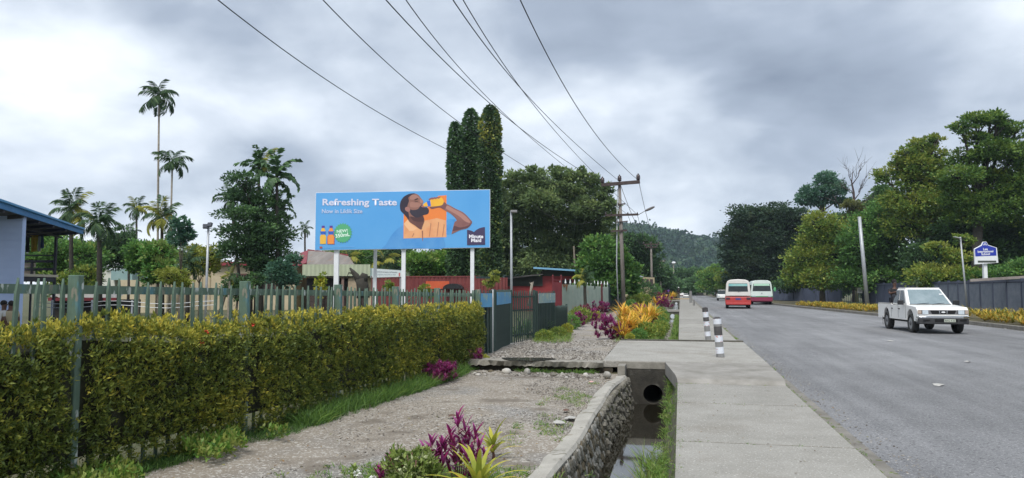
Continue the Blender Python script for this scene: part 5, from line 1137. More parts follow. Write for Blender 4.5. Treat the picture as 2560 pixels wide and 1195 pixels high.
# overhead wires: a smooth curve in space through three points
wires_done = 0
def wire(A, Bm, Cc, r, lab, ext=.35):
    """A far end, Bm a point on the way, Cc towards the camera; quadratic in y, carried on past Cc"""
    A, Bm, Cc = Vector(A), Vector(Bm), Vector(Cc); tB = (Bm.y-A.y)/(Cc.y-A.y); pts = []
    for i in range(41):
        t = (1+ext)*i/40
        l0 = (t-tB)*(t-1)/((0-tB)*(0-1)); l1 = t*(t-1)/(tB*(tB-1)); l2 = t*(t-tB)/(1*(1-tB)); p = A*l0+Bm*l1+Cc*l2; pts.append(p)
    o = MB().tube(pts, r, 5).build('power_wire', wire_m, None, True); return tag(o, lab, 'power line', 'overhead wires to the nearest power pole')
dB, dC = 32, 15.5
wire(P1(1598, 449), at(1405, 205, dB-3), at(1296, -10, 20), .017, 'rightmost thick overhead wire, ending at the right insulator of the nearest pole')
wire(P1(1551, 452), at(1288, 205, dB), at(1126, -10, 20), .017, 'thick overhead wire ending at the middle insulator of the nearest pole')
wire(P1(1508, 457), at(1215, 250, dB), at(958, -8, 19), .017, 'thick overhead wire ending at the left insulator of the nearest pole')
wire(P1(1595, 536), at(1340, 270, 31), at(1152, -10, 17), .013, 'thin overhead wire just right of the middle thick wire')
wire(P1(1571, 536), at(1225, 250, 31), at(1008, -10, 17), .013, 'thin overhead wire crossing over the left thick wire')
wire(P1(1530, 536), at(1140, 300, 31), at(800, -8, 16), .013, 'overhead wire passing the top of the shortest vine covered trunk')
wire(P1(1516, 536), at(1000, 312, 30), at(535, -8, 15), .013, 'leftmost overhead wire, passing behind the vine covered trunks')
def span(A, B_, sag, r, lab):
    A, B_ = Vector(A), Vector(B_); pts = [A.lerp(B_, i/16)-Vector((0, 0, sag*4*(i/16)*(1-i/16))) for i in range(17)]; return tag(MB().tube(pts, r, 5).build('power_wire', wire_m, None, True), lab, 'power line')
fp_ = far_poles[0]
def FP(i, px, py): p, k, tx, ty, bx = far_poles[i]; return Vector((p.x, p.y, 0))+Rt*((px-bx)*k)+Vector((0, 0, 1.5+(724-py)*k))
span(P1(1600, 454), FP(0, 1646, 607), 1.0, .02, 'wire from the right end of the nearest pole to the second pole')
span(P1(1552, 456), FP(0, 1629, 606), 1.0, .02, 'wire from the middle of the nearest pole to the second pole')
span(P1(1510, 460), FP(0, 1612, 608), 1.2, .02, 'wire from the left end of the nearest pole to the second pole')
span(P1(1595, 537), FP(0, 1640, 640), .8, .015, 'low wire from the lower crossarm to the second pole')
span(P1(1571, 537), FP(0, 1632, 640), .8, .015, 'second low wire from the lower crossarm to the second pole')
span(P1(1516, 537), at(1330, 505, 62), 1.2, .015, 'low wire running left from the lower crossarm into the feathery tree')
span(FP(0, 1646, 607), FP(1, 1662, 652), 1.5, .02, 'wire from the second to the third power pole'); span(FP(0, 1612, 607), FP(1, 1641, 652), 1.5, .02, 'left wire from the second to the third power pole')
# ---- lamp posts
lp = Fr('lamp_post', 1279, 33, 'slim galvanised lamp post with a flat square head beside the billboard', 'lamp post'); MB().tube([(0, 0, 0), (-.02, 0, lp.z(528))], [.06, .045], 8).build('pole', metal_grey, lp.t, True); MB().box(lp.x(1276), lp.x(1293), -.15, .15, lp.z(531), lp.z(525)).build('lamp_head', mat('lamp_grey', (.22, .22, .22), rough=.5), lp.t, bevel=.02)
fl = Fr('floodlight_mast', 517, 28, 'slim grey mast with two small floodlights behind the picket fence', 'floodlight'); MB().tube([(-.03, 0, 0), (0, 0, fl.z(562))], .045, 8).build('pole', metal_grey, fl.t, True)
for px_, rz_ in ((512, .5), (523, -.4)):
    o = MB().box(-.09, .09, -.05, .05, -.08, .08).build('floodlight', mat('flood_dark', (.06, .065, .08), rough=.4), fl.t, bevel=.01); o.location = (fl.x(px_), -.1, fl.z(566)+(.06 if px_ > 517 else 0)); o.rotation_euler = (-.4, 0, rz_)
MB().box(fl.x(510), fl.x(525), -.03, .03, fl.z(571), fl.z(569)).build('bracket', metal_grey, fl.t)
l2 = Fr('street_pole', 2162, 62, 'tall plain grey pole on the right verge behind the white pickup', 'pole', z0=0); MB().tube([(l2.x(2168), 0, -.1), (l2.x(2154), 0, l2.z(541))], [.165, .13], 10).build('pole', metal_grey, l2.t, True); MB().tube([(l2.x(2168), 0, -.05), (l2.x(2168)-.01, 0, .25)], [.15, .14], 10).build('base', metal_grey, l2.t, True)
l3 = Fr('street_lamp', 2412, 48, 'slender street lamp with a small angled head beside the blue school sign', 'street lamp', z0=0); MB().tube([(l3.x(2417), 0, 0), (l3.x(2406), 0, l3.z(592))], [.06, .045], 8).build('pole', metal_grey, l3.t, True)
o = MB().box(-.22, .22, -.09, .09, -.03, .03).build('lamp_head', metal_grey, l3.t, bevel=.02); o.location = (l3.x(2396), -.1, l3.z(594)); o.rotation_euler = (0, .25, 0)
MB().bar((l3.x(2405), 0, l3.z(599)), (l3.x(2400), -.05, l3.z(595)), .04).build('arm', metal_grey, l3.t)
# ---- school sign
ss = Fr('school_sign', 2469, 50, 'white framed blue gabled sign reading Lae International School on a white post', 'sign', z0=0, turn=-.05); x, z = ss.x, ss.z
blue = mat('sign_blue', (.02, .04, .36), rough=.4)
out = [(x(2441), z(661)), (x(2441), z(622)), (x(2459), z(612)), (x(2463), z(604)), (x(2471), z(604)), (x(2475), z(612)), (x(2496), z(619)), (x(2498), z(657))]
MB().prism(out, 0, .12).build('panel', white_paint, ss.t, bevel=.01)
bl_ = [(x(2442.5), z(641)), (x(2442), z(623)), (x(2459.5), z(614)), (x(2463.5), z(605.5)), (x(2470.5), z(605.5)), (x(2474), z(613.5)), (x(2493.5), z(619.5)), (x(2494), z(639))]
MB().prism(bl_, -.008, -.001).build('blue_face', blue, ss.t)
MB().box(x(2448), x(2493), -.006, -.001, z(656.5), z(651.5)).build('slot', mat('slot_dark', (.06, .07, .06), rough=.6), ss.t)
for s_, py_, w_ in (('Lae', 622.5, 11), ('International', 628.5, 38), ('School', 635, 21)): text('lettering', s_, white_paint, ss.t, (x(2467.5), -.012, z(py_)), (0, R_(-2), 0), width=w_*ss.k, bold=.03)
for dx_, dy_ in ((-3, 0), (3, 0), (0, -2.5)): MB().prism([(x(2467+dx_-1.6), z(613+dy_)), (x(2467+dx_+1.6), z(613+dy_)), (x(2467+dx_*.5), z(608+dy_*.4))], -.014, -.009).build('crest', white_paint, ss.t)
MB().box(x(2465), x(2473.5), .13, .35, 0, z(650)).build('post', white_paint, ss.t, bevel=.01)
# ---- right-hand fence
navy = mat('navy_fence', (.05, .063, .10), (.075, .09, .135), .8, .55); slat_m = mat('fence_slat', (.15, .18, .23), (.22, .25, .30), 2, .5)
fpts = [ground(2990, 860, .05), ground(2560, 788, .05), ground(2330, 770, .05), ground(2158, 759, .05)]
fp2 = [ground(2103, 757, .05), ground(1935, 751, .05)]
def nfence(p0, p1, lab, top=2.15, step=2.3, slats=True):
    p0, p1 = Vector(p0), Vector(p1); L = (p1-p0).length; rz_ = math.atan2((p1-p0).y, (p1-p0).x); t = empty('steel_fence', (p0.x, p0.y, 0), rz_, lab, 'fence'); n = max(1, round(L/step))
    for i in range(n):
        a, b = L*i/n+.06, L*(i+1)/n-.06
        corr(MB(), a, b, 0, .05, top-.12, .22, .02).build('panel', navy, t)
        if slats:
            mb = MB(); m_ = int((b-a)/.12)
            for j in range(m_): xx = a+(b-a)*(j+.5)/m_; mb.box(xx-.022, xx+.022, .03, .055, .2, top-.25)
            tag(mb.build('slats', slat_m, t), kind='stuff')
        MB().box(a, b, .02, .075, top-.2, top-.06).build('top_rail', navy, t); MB().box(a, b, .02, .075, .12, .2).build('bottom_rail', navy, t)
    for i in range(n+1): MB().box(L*i/n-.06, L*i/n+.06, -.06, .09, -.1, top).build('post', navy, t)
    return t
nfence(fpts[0], fpts[1], 'navy steel fence with pale vertical slats behind the golden crotons at the right edge')
nfence(fpts[1], fpts[2], 'navy steel fence stretch right behind the white pickup')
nfence(fpts[2], fpts[3], 'navy steel fence stretch between the pickup and the grey pole', slats=False)
nfence(fp2[0], fp2[1], 'navy steel fence far down the road beyond the gate gap', slats=False, step=3)
# coping beam rising over the near fence
MB().bar(tuple(at(2425, 701, 46)), tuple(at(2640, 688, 44)), .25, .16).build('concrete_beam', mat('beam_concrete', (.20, .17, .16), (.30, .27, .25), 3, .8), None); tag([q for q in COL.objects if q.name == 'concrete_beam'][0], 'weathered concrete beam lying above the navy fence at the right edge', 'beam')
# open barred gate with green lawn behind and a white notice
gt = empty('barred_gate', (fpts[3].x, fpts[3].y, 0), math.atan2((fp2[0]-fpts[3]).y, (fp2[0]-fpts[3]).x), 'thin barred gate in the navy fence with a lawn showing through', 'gate'); Lg = (fp2[0]-fpts[3]).length
for i in range(int(Lg/.45)+1): MB().box(i*.45-.015, i*.45+.015, -.015, .015, .05, 2.0).build('bar', navy, gt)
for z_ in (.15, 1.95): MB().box(0, Lg, -.03, .03, z_-.03, z_+.03).build('rail', navy, gt)
nt = Fr('white_notice', 2150, 76, 'small white notice board on the barred gate beside the grey pole', 'notice', z0=0); MB().box(nt.x(2144), nt.x(2156), 0, .04, nt.z(733), nt.z(719)).build('board', white_paint, nt.t); MB().box(nt.x(2146), nt.x(2154), -.006, -.001, nt.z(729), nt.z(722)).build('print', mat('notice_print', (.35, .37, .38), (.6, .6, .6), 12, .6), nt.t); MB().box(nt.x(2149.5), nt.x(2150.5), .041, .08, 0, nt.z(726)).build('post', metal_grey, nt.t)
lw = [fpts[3]+Vector((0, .8, 0)), fp2[0]+Vector((-1, .8, 0)), fp2[0]+Vector((18, 26, 0)), fpts[3]+Vector((26, 20, 0))]
o = MB().add([(q.x, q.y, .06) for q in lw], [(0, 1, 2, 3)]).build('lawn', mat('lawn_green', (.09, .17, .03), (.14, .23, .05), 1.2, .9, .6, 20)); tag(o, kind='structure')
# ---- bollards
bol_w = mat('bollard_white', (.66, .70, .76), (.6, .62, .66), 8, .6, spots=[(22, .62, .04, (.55, .25, .22))]); bol_g = mat('bollard_grey', (.19, .19, .19), (.25, .25, .245), 8, .8, .3, 30); bol_d = mat('bollard_dark', (.05, .048, .05), (.09, .085, .085), 8, .8)
def bollard(px, py, z, H_, wd, bands, lab, leanx=0):
    p = ground(px, py, z); t = empty('bollard', p, 0, lab, 'bollard', 'striped concrete bollards on the footpath'); t.rotation_euler = (0, leanx, YAW); r = wd/2
    for (a, b_, m_) in bands: MB().tube([(0, 0, H_*a+.0005), (0, 0, H_*b_-.0005)], r, 16).build('band', m_, t)
    MB().tube([(0, 0, H_), (0, 0, H_*1.02), (0, 0, H_*1.045)], [r, r*.86, r*.4], 16).build('cap', bol_d, t, True)
bollard(1801, 893, CZ, .80, .165, [(0, .10, bol_g), (.10, .27, bol_w), (.27, .40, bol_g), (.40, .57, bol_w), (.57, .80, bol_d), (.80, .86, bol_g), (.86, 1, bol_w)], 'nearest striped bollard standing on the raised crossing slab', -.07)
bollard(1771, 852, .02, .94, .165, [(0, .15, bol_g), (.15, .29, bol_w), (.29, .46, bol_g), (.46, .60, bol_w), (.60, .73, bol_d), (.73, .89, bol_w), (.89, 1, bol_d)], 'second striped bollard beyond the crossing slab', -.09)
bollard(1735, 764, .02, .5, .2, [(0, 1, bol_g)], 'short grey bollard stub far along the footpath edge')
bollard(1727, 757, .02, 1.3, .3, [(0, 1, bol_g)], 'tall dark grey post at the footpath edge far along', -.0)
# far railing across the footpath
rl = Fr('pipe_rail', 1700, 108, 'low pale pipe railing across the far footpath by the grey post', 'railing', z0=0)
for py_, m_ in ((747, mat('rail_orange', (.5, .33, .15), rough=.6)), (751, metal_grey)): MB().box(rl.x(1668), rl.x(1729), 0, .08, rl.z(py_)-.05, rl.z(py_)+.05).build('pipe', m_, rl.t)
for px_ in (1669, 1696, 1727): MB().box(rl.x(px_)-.06, rl.x(px_)+.06, .09, .2, 0, rl.z(745)).build('post', metal_grey, rl.t)
# ================================================================== trees
def crown(center_list, m, n, leaf, name='crown', parent=None, clump=.30, flat=1.0, tint0=.42, wd=.55, droop=0.0, shell=.62, up=.4, dirs=None):
    """center_list: (Vector centre, (rx,ry,rz)); leaves gathered in clumps in the outer part of each ellipsoid"""
    vol = np.array([r[0]*r[2]+r[0]*r[1]*.5 for c, r in center_list]); vol = vol/vol.sum()
    PP = []; DD = []; TT = []; LL = []
    for (c, r), f_ in zip(center_list, vol):
        k = max(6, int(n*f_/26)); u = norm(rng.normal(size=(k, 3))); rad = shell+(1-shell)*rng.random((k, 1))**.6
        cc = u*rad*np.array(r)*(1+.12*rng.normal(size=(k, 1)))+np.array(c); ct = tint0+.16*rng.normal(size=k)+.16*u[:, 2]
        per = 26; cr = clump*np.mean(r)*rng.uniform(.6, 1.3, k)
        q = rng.normal(size=(k, per, 3))*np.array([1, 1, .55*flat]); P = cc[:, None]+q*cr[:, None, None]*.62
        Dd = norm((q*.8+u[:, None]*.8+rng.normal(size=q.shape)*.5+np.array([0, 0, up])).reshape(-1, 3))
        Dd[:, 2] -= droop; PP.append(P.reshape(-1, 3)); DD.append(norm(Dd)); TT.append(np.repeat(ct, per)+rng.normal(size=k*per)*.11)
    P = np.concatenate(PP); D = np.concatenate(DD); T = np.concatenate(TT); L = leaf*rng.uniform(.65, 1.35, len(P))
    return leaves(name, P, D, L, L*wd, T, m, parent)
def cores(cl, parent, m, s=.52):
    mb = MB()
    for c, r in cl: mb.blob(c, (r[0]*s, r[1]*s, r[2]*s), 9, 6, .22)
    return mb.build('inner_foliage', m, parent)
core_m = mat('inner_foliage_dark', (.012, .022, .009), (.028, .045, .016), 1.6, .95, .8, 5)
def tree(dep, bx, blobs, m, lab, name='tree', n=9000, leaf=.3, tr=.22, bk=bark, z0=-.25, fork=None, core=True, cat='tree', group=None, thick=1.0, limbs=True, **kw):
    base = base_at(bx, dep, z0); t = empty(name, base, 0, lab, cat, group); k = dep/FPX; cl = []
    for bb in blobs:
        px, py, rx, ry = bb[:4]; off = bb[4] if len(bb) > 4 else random.uniform(-.5, .5)*rx*k; c = at(px, py, dep+off)-base; cl.append((c, (rx*k, (rx*.85+ry*.15)*k*thick, ry*k)))
    top = max(c.z for c, r in cl); low = min(c.z-r[2]*.3 for c, r in cl)
    fz = fork*top if fork else max(.8, min(low, top*.55)); mb = MB()
    cx_ = sum(c.x for c, r in cl)/len(cl)*.25; cy_ = sum(c.y for c, r in cl)/len(cl)*.25
    mb.tube([(0, 0, -.2), (cx_*.3, cy_*.3, fz*.5), (cx_, cy_, fz)], [tr*1.2, tr*.95, tr*.8], 9); mb.build('trunk', bk, t, True)
    if limbs:
        mb = MB()
        for c, r in cl:
            a = Vector((cx_, cy_, fz)); mid = a.lerp(c, .5)+Vector((0, 0, .12*(c-a).length)); L0 = (c-a).length
            mb.tube([a, mid, c], [tr*.45, tr*.28, tr*.10], 6)
            for j in range(4):
                e = c+Vector((random.uniform(-1, 1)*r[0], random.uniform(-1, 1)*r[1], random.uniform(-.2, 1)*r[2]))*.75; mb.tube([mid.lerp(c, .5), e], [tr*.2, tr*.05], 5)
        mb.build('limbs', bk, t, True)
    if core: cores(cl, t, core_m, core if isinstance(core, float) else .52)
    crown(cl, m, n, leaf, parent=t, **kw); return t
# fronds
def frond_mesh(m, arch, lw=.05, ll=.36, pairs=34, hang=.5, n=8, ragged=.1):
    pts = []; x = z = 0; a = .15
    for i in range(n+1):
        pts.append(Vector((x, 0, z))); a = .15+arch*(i/n)**1.2; x += math.cos(a*1.0-0.0)/n if False else math.sin(PI/2-max(-1.2, (.9-a)))*0+math.cos(.9-a)/n; z += math.sin(.9-a)/n
    P = []; D = []; L = []
    for j in range(pairs):
        t = .12+.88*j/pairs; q = t*n; i = min(int(q), n-1); p = pts[i].lerp(pts[i+1], q-i); tg = (pts[i+1]-pts[i]).normalized()
        for s in (-1, 1):
            if random.random() < ragged: continue
            d = Vector((0, s, 0))*.9+tg*(.45+.5*t)+Vector((0, 0, -hang+random.uniform(-.2, .25))); P.append(p[:]); D.append(d[:]); L.append(ll*(1-.55*abs(t-.4))*random.uniform(.85, 1.1))
    P = np.array(P); D = np.array(D); L = np.array(L); N = np.tile([0, 0, 1.], (len(P), 1))+rng.normal(size=P.shape)*.5
    V, Q = leaves_geo(P, D, L, lw*rng.uniform(.8, 1.3, len(P)), N=N, fold=.1, droop=.18)
    T = rng.uniform(.15, .75, len(Q)); r = MB(); r.tube(pts, [.014*(1-.8*i/n) for i in range(n+1)], 4, cap=False); Vr = np.array([v[:] for v in r.v]); Fr_ = np.array(r.f)+len(V)
    me = fastmesh('frond', np.concatenate([V, Vr]), np.concatenate([Q, Fr_]), np.concatenate([T, np.full(len(Fr_), .8)])); me.materials.append(m); return me
FR = {}
for key, m in (('g', G_palm), ('y', G_palmy)):
    FR[key] = [frond_mesh(m, a, lw=.042, ll=.40, hang=.75) for a in (1.1, 1.6, 2.1, 2.5)]
FR['f'] = [frond_mesh(G_dark, a, lw=.13, ll=.26, pairs=15, hang=.5, ragged=.15) for a in (1.2, 1.8, 2.3)]
FR['b'] = [frond_mesh(mat('dry_frond', (.16, .11, .06), (.22, .16, .09), 3, .9), a, lw=.05, hang=.8) for a in (2.6,)]
def palm(dep, bx, cx_, cy_, rpx, nf, lab, keys='g', tr=.09, z0=-.25, name='palm_tree', mid=None, tip=0, shaft=True, kinds=None, spread=(-.9, .95), group=None):
    base = base_at(bx, dep, z0); t = empty(name, base, 0, lab, 'palm tree', group); k = dep/FPX; top = at(cx_, cy_, dep)-base; R0 = rpx*k
    mb = MB(); mb.tube([(0, 0, -.1), top*.33+Vector((.03, 0, 0)), top*.66, top], [tr*1.3, tr, tr*.9, tr*.8], 8); mb.build('trunk', palebark if tr < .086 else darkbark, t, True)
    if shaft: mb = MB(); mb.tube([top-Vector((0, 0, R0*.45)), top-Vector((0, 0, R0*.2)), top], [tr*.95, tr*1.5, tr*.8], 8); mb.build('crownshaft', mat('crownshaft_green', (.06, .11, .04), (.10, .16, .06), 4, .6), t, True)
    for i in range(nf):
        key = keys[i % len(keys)]; kk = i/max(1, nf-1); me = FR[key][min(len(FR[key])-1, int(kk*len(FR[key])))] if kinds is None else random.choice(FR[key])
        o = bpy.data.objects.new('frond', me); COL.objects.link(o); o.parent = t; o.location = top-Vector((0, 0, .12*R0*kk)); s = R0*random.uniform(.9, 1.15)
        o.scale = (s, s*random.uniform(.85, 1.1), s); pitch = spread[0]+(spread[1]-spread[0])*kk+random.uniform(-.12, .12); o.rotation_euler = (random.uniform(-.25, .25), pitch, i*2.4+random.uniform(-.35, .35))
    return t
# the tall palms
palm(49, 394, 398, 240, 52, 15, 'tallest slim betel palm with a drooping dark crown high above the others', 'g', tr=.07, kinds=1, spread=(-1.0, 1.15))
palm(47, 424, 431, 404, 46, 13, 'second tallest palm, right beside the tallest one', 'g', tr=.062, kinds=1, spread=(-.7, .7))
palm(36, 182, 178, 528, 62, 14, 'palm with one yellow frond, left of the pair beside the blue roof', 'gggyg', tr=.10, spread=(-1, .8))
palm(34, 250, 250, 560, 66, 15, 'bushy green palm, right of the pair beside the blue roof', 'g', tr=.12, spread=(-.95, .8))
palm(60, 345, 341, 520, 34, 11, 'small distant palm left of the tallest trunk', 'ggy', tr=.09, spread=(-.9, .8))
palm(43, 408, 405, 545, 56, 14, 'yellow green palm behind the two tall trunks', 'ygyg', tr=.10, spread=(-1.1, .8))
palm(56, 322, 324, 585, 30, 10, 'short palm just above the arched white shelter', 'g', tr=.09)
palm(38, 470, 470, 660, 50, 13, 'low dark palm below the floodlight mast', 'g', tr=.10)
palm(70, 765, 762, 572, 26, 8, 'distant palm peeping out at the left edge of the billboard', 'g', tr=.1)
palm(31, 570, 575, 690, 26, 9, 'small bright palm in front of the cream building', 'yg', tr=.05)
palm(70, 870, 870, 650, 40, 12, 'palm between the first and second billboard posts', 'gy', tr=.12)
palm(72, 960, 958, 655, 46, 12, 'palm just left of the middle billboard post', 'gy', tr=.12)
palm(66, 1030, 1035, 668, 36, 11, 'palm right of the middle billboard post', 'g', tr=.12)
palm(44, 1462, 1462, 700, 36, 9, 'short banana-like palm with a yellow spear beside the light blue roof', 'gyg', tr=.10, spread=(-1.1, .3))
# centre cluster: layered broadleaf tree with fishtail palms
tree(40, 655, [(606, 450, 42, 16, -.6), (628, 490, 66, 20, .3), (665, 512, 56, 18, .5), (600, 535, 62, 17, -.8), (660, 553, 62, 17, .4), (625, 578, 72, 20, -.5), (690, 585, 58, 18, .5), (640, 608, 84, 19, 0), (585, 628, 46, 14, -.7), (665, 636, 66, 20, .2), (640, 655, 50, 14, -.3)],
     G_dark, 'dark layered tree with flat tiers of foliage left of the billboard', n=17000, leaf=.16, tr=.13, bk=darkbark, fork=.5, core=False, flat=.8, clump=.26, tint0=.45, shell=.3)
for i, (bx, cxp, cyp, r_, lab) in enumerate(((696, 692, 440, 74, 'fishtail palm at the right of the dark layered tree'), (640, 648, 418, 62, 'fishtail palm with yellow top fronds above the layered tree'), (610, 578, 500, 52, 'fishtail palm at the left of the layered tree'), (705, 700, 520, 56, 'lower fishtail palm hugging the right side of the layered tree'))):
    palm(40+i*.8, bx, cxp, cyp, r_, 12, lab, ['f', 'fffyf', 'fg', 'f'][i], tr=.09, name='fishtail_palm', kinds=1, spread=(-1.1, .8), shaft=False)
for (bx, tx, ty, lab) in ((545, 592, 640, 'slanting bare trunk left of the layered tree'), (630, 628, 600, 'thin straight trunk under the layered tree')):
    t = empty('leafless_tree', base_at(bx, 40), 0, lab, 'tree'); q = at(tx, ty, 40)-t.location; MB().tube([(0, 0, 0), q], [.09, .06], 7).build('trunk', palebark if bx == 545 else darkbark, t, True)
def shrub(dep, bx, blobs, m, lab, n=3500, leaf=.13, **k): return tree(dep, bx, blobs, m, lab, name='shrub_tree', n=n, leaf=leaf, tr=.06, limbs=True, **k)
shrub(33, 348, [(350, 630, 34, 24), (345, 660, 26, 22)], G_mid, 'mid green young tree left of the tallest palm trunk')
shrub(32, 398, [(395, 632, 36, 26), (400, 665, 30, 20), (385, 690, 25, 18)], leafmat('bright_young_leaves', [(0.070, 0.166, 0.048), (0.141, 0.330, 0.070), (0.260, 0.331, 0.094), (0.357, 0.364, 0.141)]), 'bright green young tree under the two tall palms', leaf=.16)
shrub(30, 452, [(452, 560, 22, 16), (462, 585, 22, 12), (445, 598, 24, 14)], G_blue, 'thin sapling with bluish leaves right of the tall palms', n=1500, core=False)
shrub(44, 500, [(485, 635, 34, 20), (530, 640, 28, 22), (505, 665, 40, 20), (460, 660, 20, 20)], G_yel, 'yellowish bushy tree behind the floodlight mast', n=5000, leaf=.15, tint0=.75)
shrub(30, 435, [(430, 690, 34, 16), (450, 705, 25, 14)], G_yel, 'yellow green bush below the young trees', n=2600, leaf=.1, tint0=.7)
shrub(50, 430, [(430, 625, 20, 40), (300, 600, 30, 30), (280, 640, 40, 30)], G_dark, 'dark tree behind the palms left of the tallest trunk', n=4200, leaf=.2)
shrub(48, 110, [(100, 620, 50, 34), (150, 625, 50, 36), (90, 660, 60, 30), (160, 665, 60, 30), (215, 640, 44, 34), (225, 680, 30, 24)], G_mid, 'wide green tree behind the porch of the blue house', n=14000, leaf=.2, tint0=.5)
shrub(36, 175, [(160, 700, 40, 20), (210, 690, 34, 22), (180, 730, 50, 20)], G_yel, 'yellow green bushes below the palm pair', n=4500, leaf=.14)
shrub(70, 285, [(250, 640, 50, 30), (300, 625, 44, 26), (200, 630, 40, 28)], G_dark, 'dark distant tree behind the arched shelter', n=6000, leaf=.28)
shrub(38, 690, [(705, 668, 30, 16), (735, 650, 18, 12), (700, 690, 36, 20), (725, 700, 22, 20)], G_blue, 'bluish green bush below the layered tree by the shop fascia', n=4200, leaf=.13)
shrub(34, 590, [(585, 705, 26, 14), (640, 700, 20, 20), (600, 730, 40, 18)], G_dark, 'dark shrub in front of the cream building', n=2200, leaf=.12)
shrub(40, 655, [(655, 660, 34, 14), (650, 690, 20, 18)], G_dark, 'dense dark bush at the foot of the layered tree', n=2600, leaf=.14)
shrub(24, 800, [(803, 690, 7, 12), (800, 712, 12, 14), (806, 735, 10, 12)], G_lime, 'slim lime leaved shrub with pale flowers left of the first billboard post', n=700, leaf=.09, core=False)
shrub(23, 975, [(972, 720, 10, 16), (1060, 725, 14, 12), (1075, 735, 10, 10)], G_yel, 'small yellowish shrub in front of the red container', n=900, leaf=.08, core=False)
# greenery beneath and behind the billboard
tree(75, 830, [(850, 640, 40, 20), (900, 640, 40, 24), (880, 668, 50, 18)], G_mid, 'green tree behind the shop roof left of the second billboard post', n=7000, leaf=.26, tint0=.6)
tree(85, 940, [(930, 630, 50, 20), (985, 628, 40, 22), (940, 655, 60, 22), (1000, 650, 40, 20)], G_dark, 'dark trees seen under the middle of the billboard', n=8000, leaf=.3)
tree(62, 1060, [(1045, 655, 36, 20), (1085, 660, 40, 24), (1120, 650, 34, 24), (1070, 680, 50, 14)], leafmat('fresh_leaves', [(0.059, 0.141, 0.033), (0.117, 0.283, 0.053), (0.236, 0.357, 0.070), (0.317, 0.328, 0.117)]), 'fresh green tree under the right half of the billboard', n=10000, leaf=.22)
tree(72, 1150, [(1130, 630, 50, 30), (1180, 640, 50, 30), (1210, 660, 40, 30), (1160, 670, 50, 20), (1200, 620, 40, 30)], G_feather, 'olive feathery tree behind the right billboard post', n=11000, leaf=.24)
shrub(44, 1232, [(1235, 690, 12, 14), (1228, 705, 16, 12)], G_yel, 'yellow shrub at the right end of the red container', n=900, leaf=.12, tint0=.8)
# vine covered columns
def vinecol(dep, bx, pxl, pxr, pyt, lab, n, pyb=690, yel=0):
    base = base_at(bx, dep); t = empty('vine_covered_tree', base, 0, lab, 'tree', 'vine covered tree trunks behind the billboard'); k = dep/FPX; r = (pxr-pxl)/2*k; H = at(bx, pyt, dep).z-base.z
    mb = MB(); prof = []; ks = 14
    for i in range(ks+1): q = i/ks; prof.append(((0.0, 0, H*q*.985), r*(.66+.1*math.sin(i*1.7))*(1 if q < .9 else max(.15, (1-q)/.1*.9))))
    mb.tube([p for p, _ in prof], [a for _, a in prof], 10); mb.build('trunk', core_m, t)
    zz3 = H*rng.random(n)**.9; a = rng.uniform(0, 6.283, n); rad = r*(.86+.06*np.sin(zz3*1.7+a*2)+.07*np.sin(zz3*4.1+a*3)+.07*rng.normal(size=n)); rad = rad*np.where(zz3 > H*.9, np.sqrt(np.clip((H-zz3)/(H*.1), .02, 1)), 1)
    P = np.stack([rad*np.cos(a), rad*np.sin(a), zz3], 1); D = np.stack([np.cos(a), np.sin(a), -.7+.9*rng.random(n)], 1)+rng.normal(size=(n, 3))*.5
    T = .48+.2*np.sin(zz3*1.3+a*2)*.7+.14*rng.normal(size=n)+yel*np.exp(-((zz3-H*.87)/(H*.06))**2)*(rng.random(n) < .6)
    leaves('vine_leaves', P, D, .24*rng.uniform(.6, 1.3, n), .17, T, G_dark if not yel else leafmat('vine_leaves_mix', [(0.027, 0.053, 0.027), (0.053, 0.106, 0.048), (0.094, 0.166, 0.057), (0.352, 0.357, 0.070)]), t)
vinecol(60, 1136, 1119, 1154, 300, 'shortest vine covered trunk, left of the three behind the billboard', 6500)
vinecol(61, 1176, 1152, 1199, 266, 'middle vine covered trunk of the three behind the billboard', 8500)
vinecol(59, 1225, 1198, 1252, 257, 'tallest vine covered trunk, right of the three, with yellowish top leaves', 10500, yel=.5)
# feathery big tree
tree(74, 1350, [(1290, 490, 46, 36), (1330, 470, 40, 28), (1375, 465, 46, 34), (1420, 470, 46, 32), (1460, 490, 40, 34), (1270, 540, 44, 40), (1330, 530, 60, 44), (1400, 530, 60, 44), (1460, 540, 50, 40), (1500, 530, 34, 36), (1260, 600, 40, 44), (1320, 600, 60, 44), (1390, 600, 60, 44), (1450, 610, 56, 40), (1500, 590, 36, 36), (1280, 655, 50, 34), (1350, 660, 60, 30), (1420, 660, 60, 30)],
     G_feather, 'large feathery olive tree between the vine trunks and the nearest power pole', n=44000, leaf=.33, tr=.22, fork=.35, wd=.42, tint0=.58, clump=.30, up=.0, droop=.3, shell=.5, core=.34, limbs=False)
tree(70, 1440, [(1350, 500, 50, 20), (1470, 520, 40, 22), (1385, 425, 12, 8), (1325, 424, 12, 8), (1455, 428, 12, 9), (1540, 585, 12, 16), (1525, 470, 12, 10), (1300, 440, 26, 14), (1345, 436, 22, 14), (1400, 432, 22, 14), (1440, 440, 26, 14), (1480, 452, 26, 16), (1505, 480, 22, 20), (1525, 510, 18, 18), (1530, 550, 18, 20), (1255, 470, 18, 14), (1275, 455, 22, 14)], G_feather, 'airy light leaved branches rising over the feathery tree crown', n=11000, leaf=.30, tr=.10, fork=.45, core=False, tint0=.6, shell=.2, limbs=False)
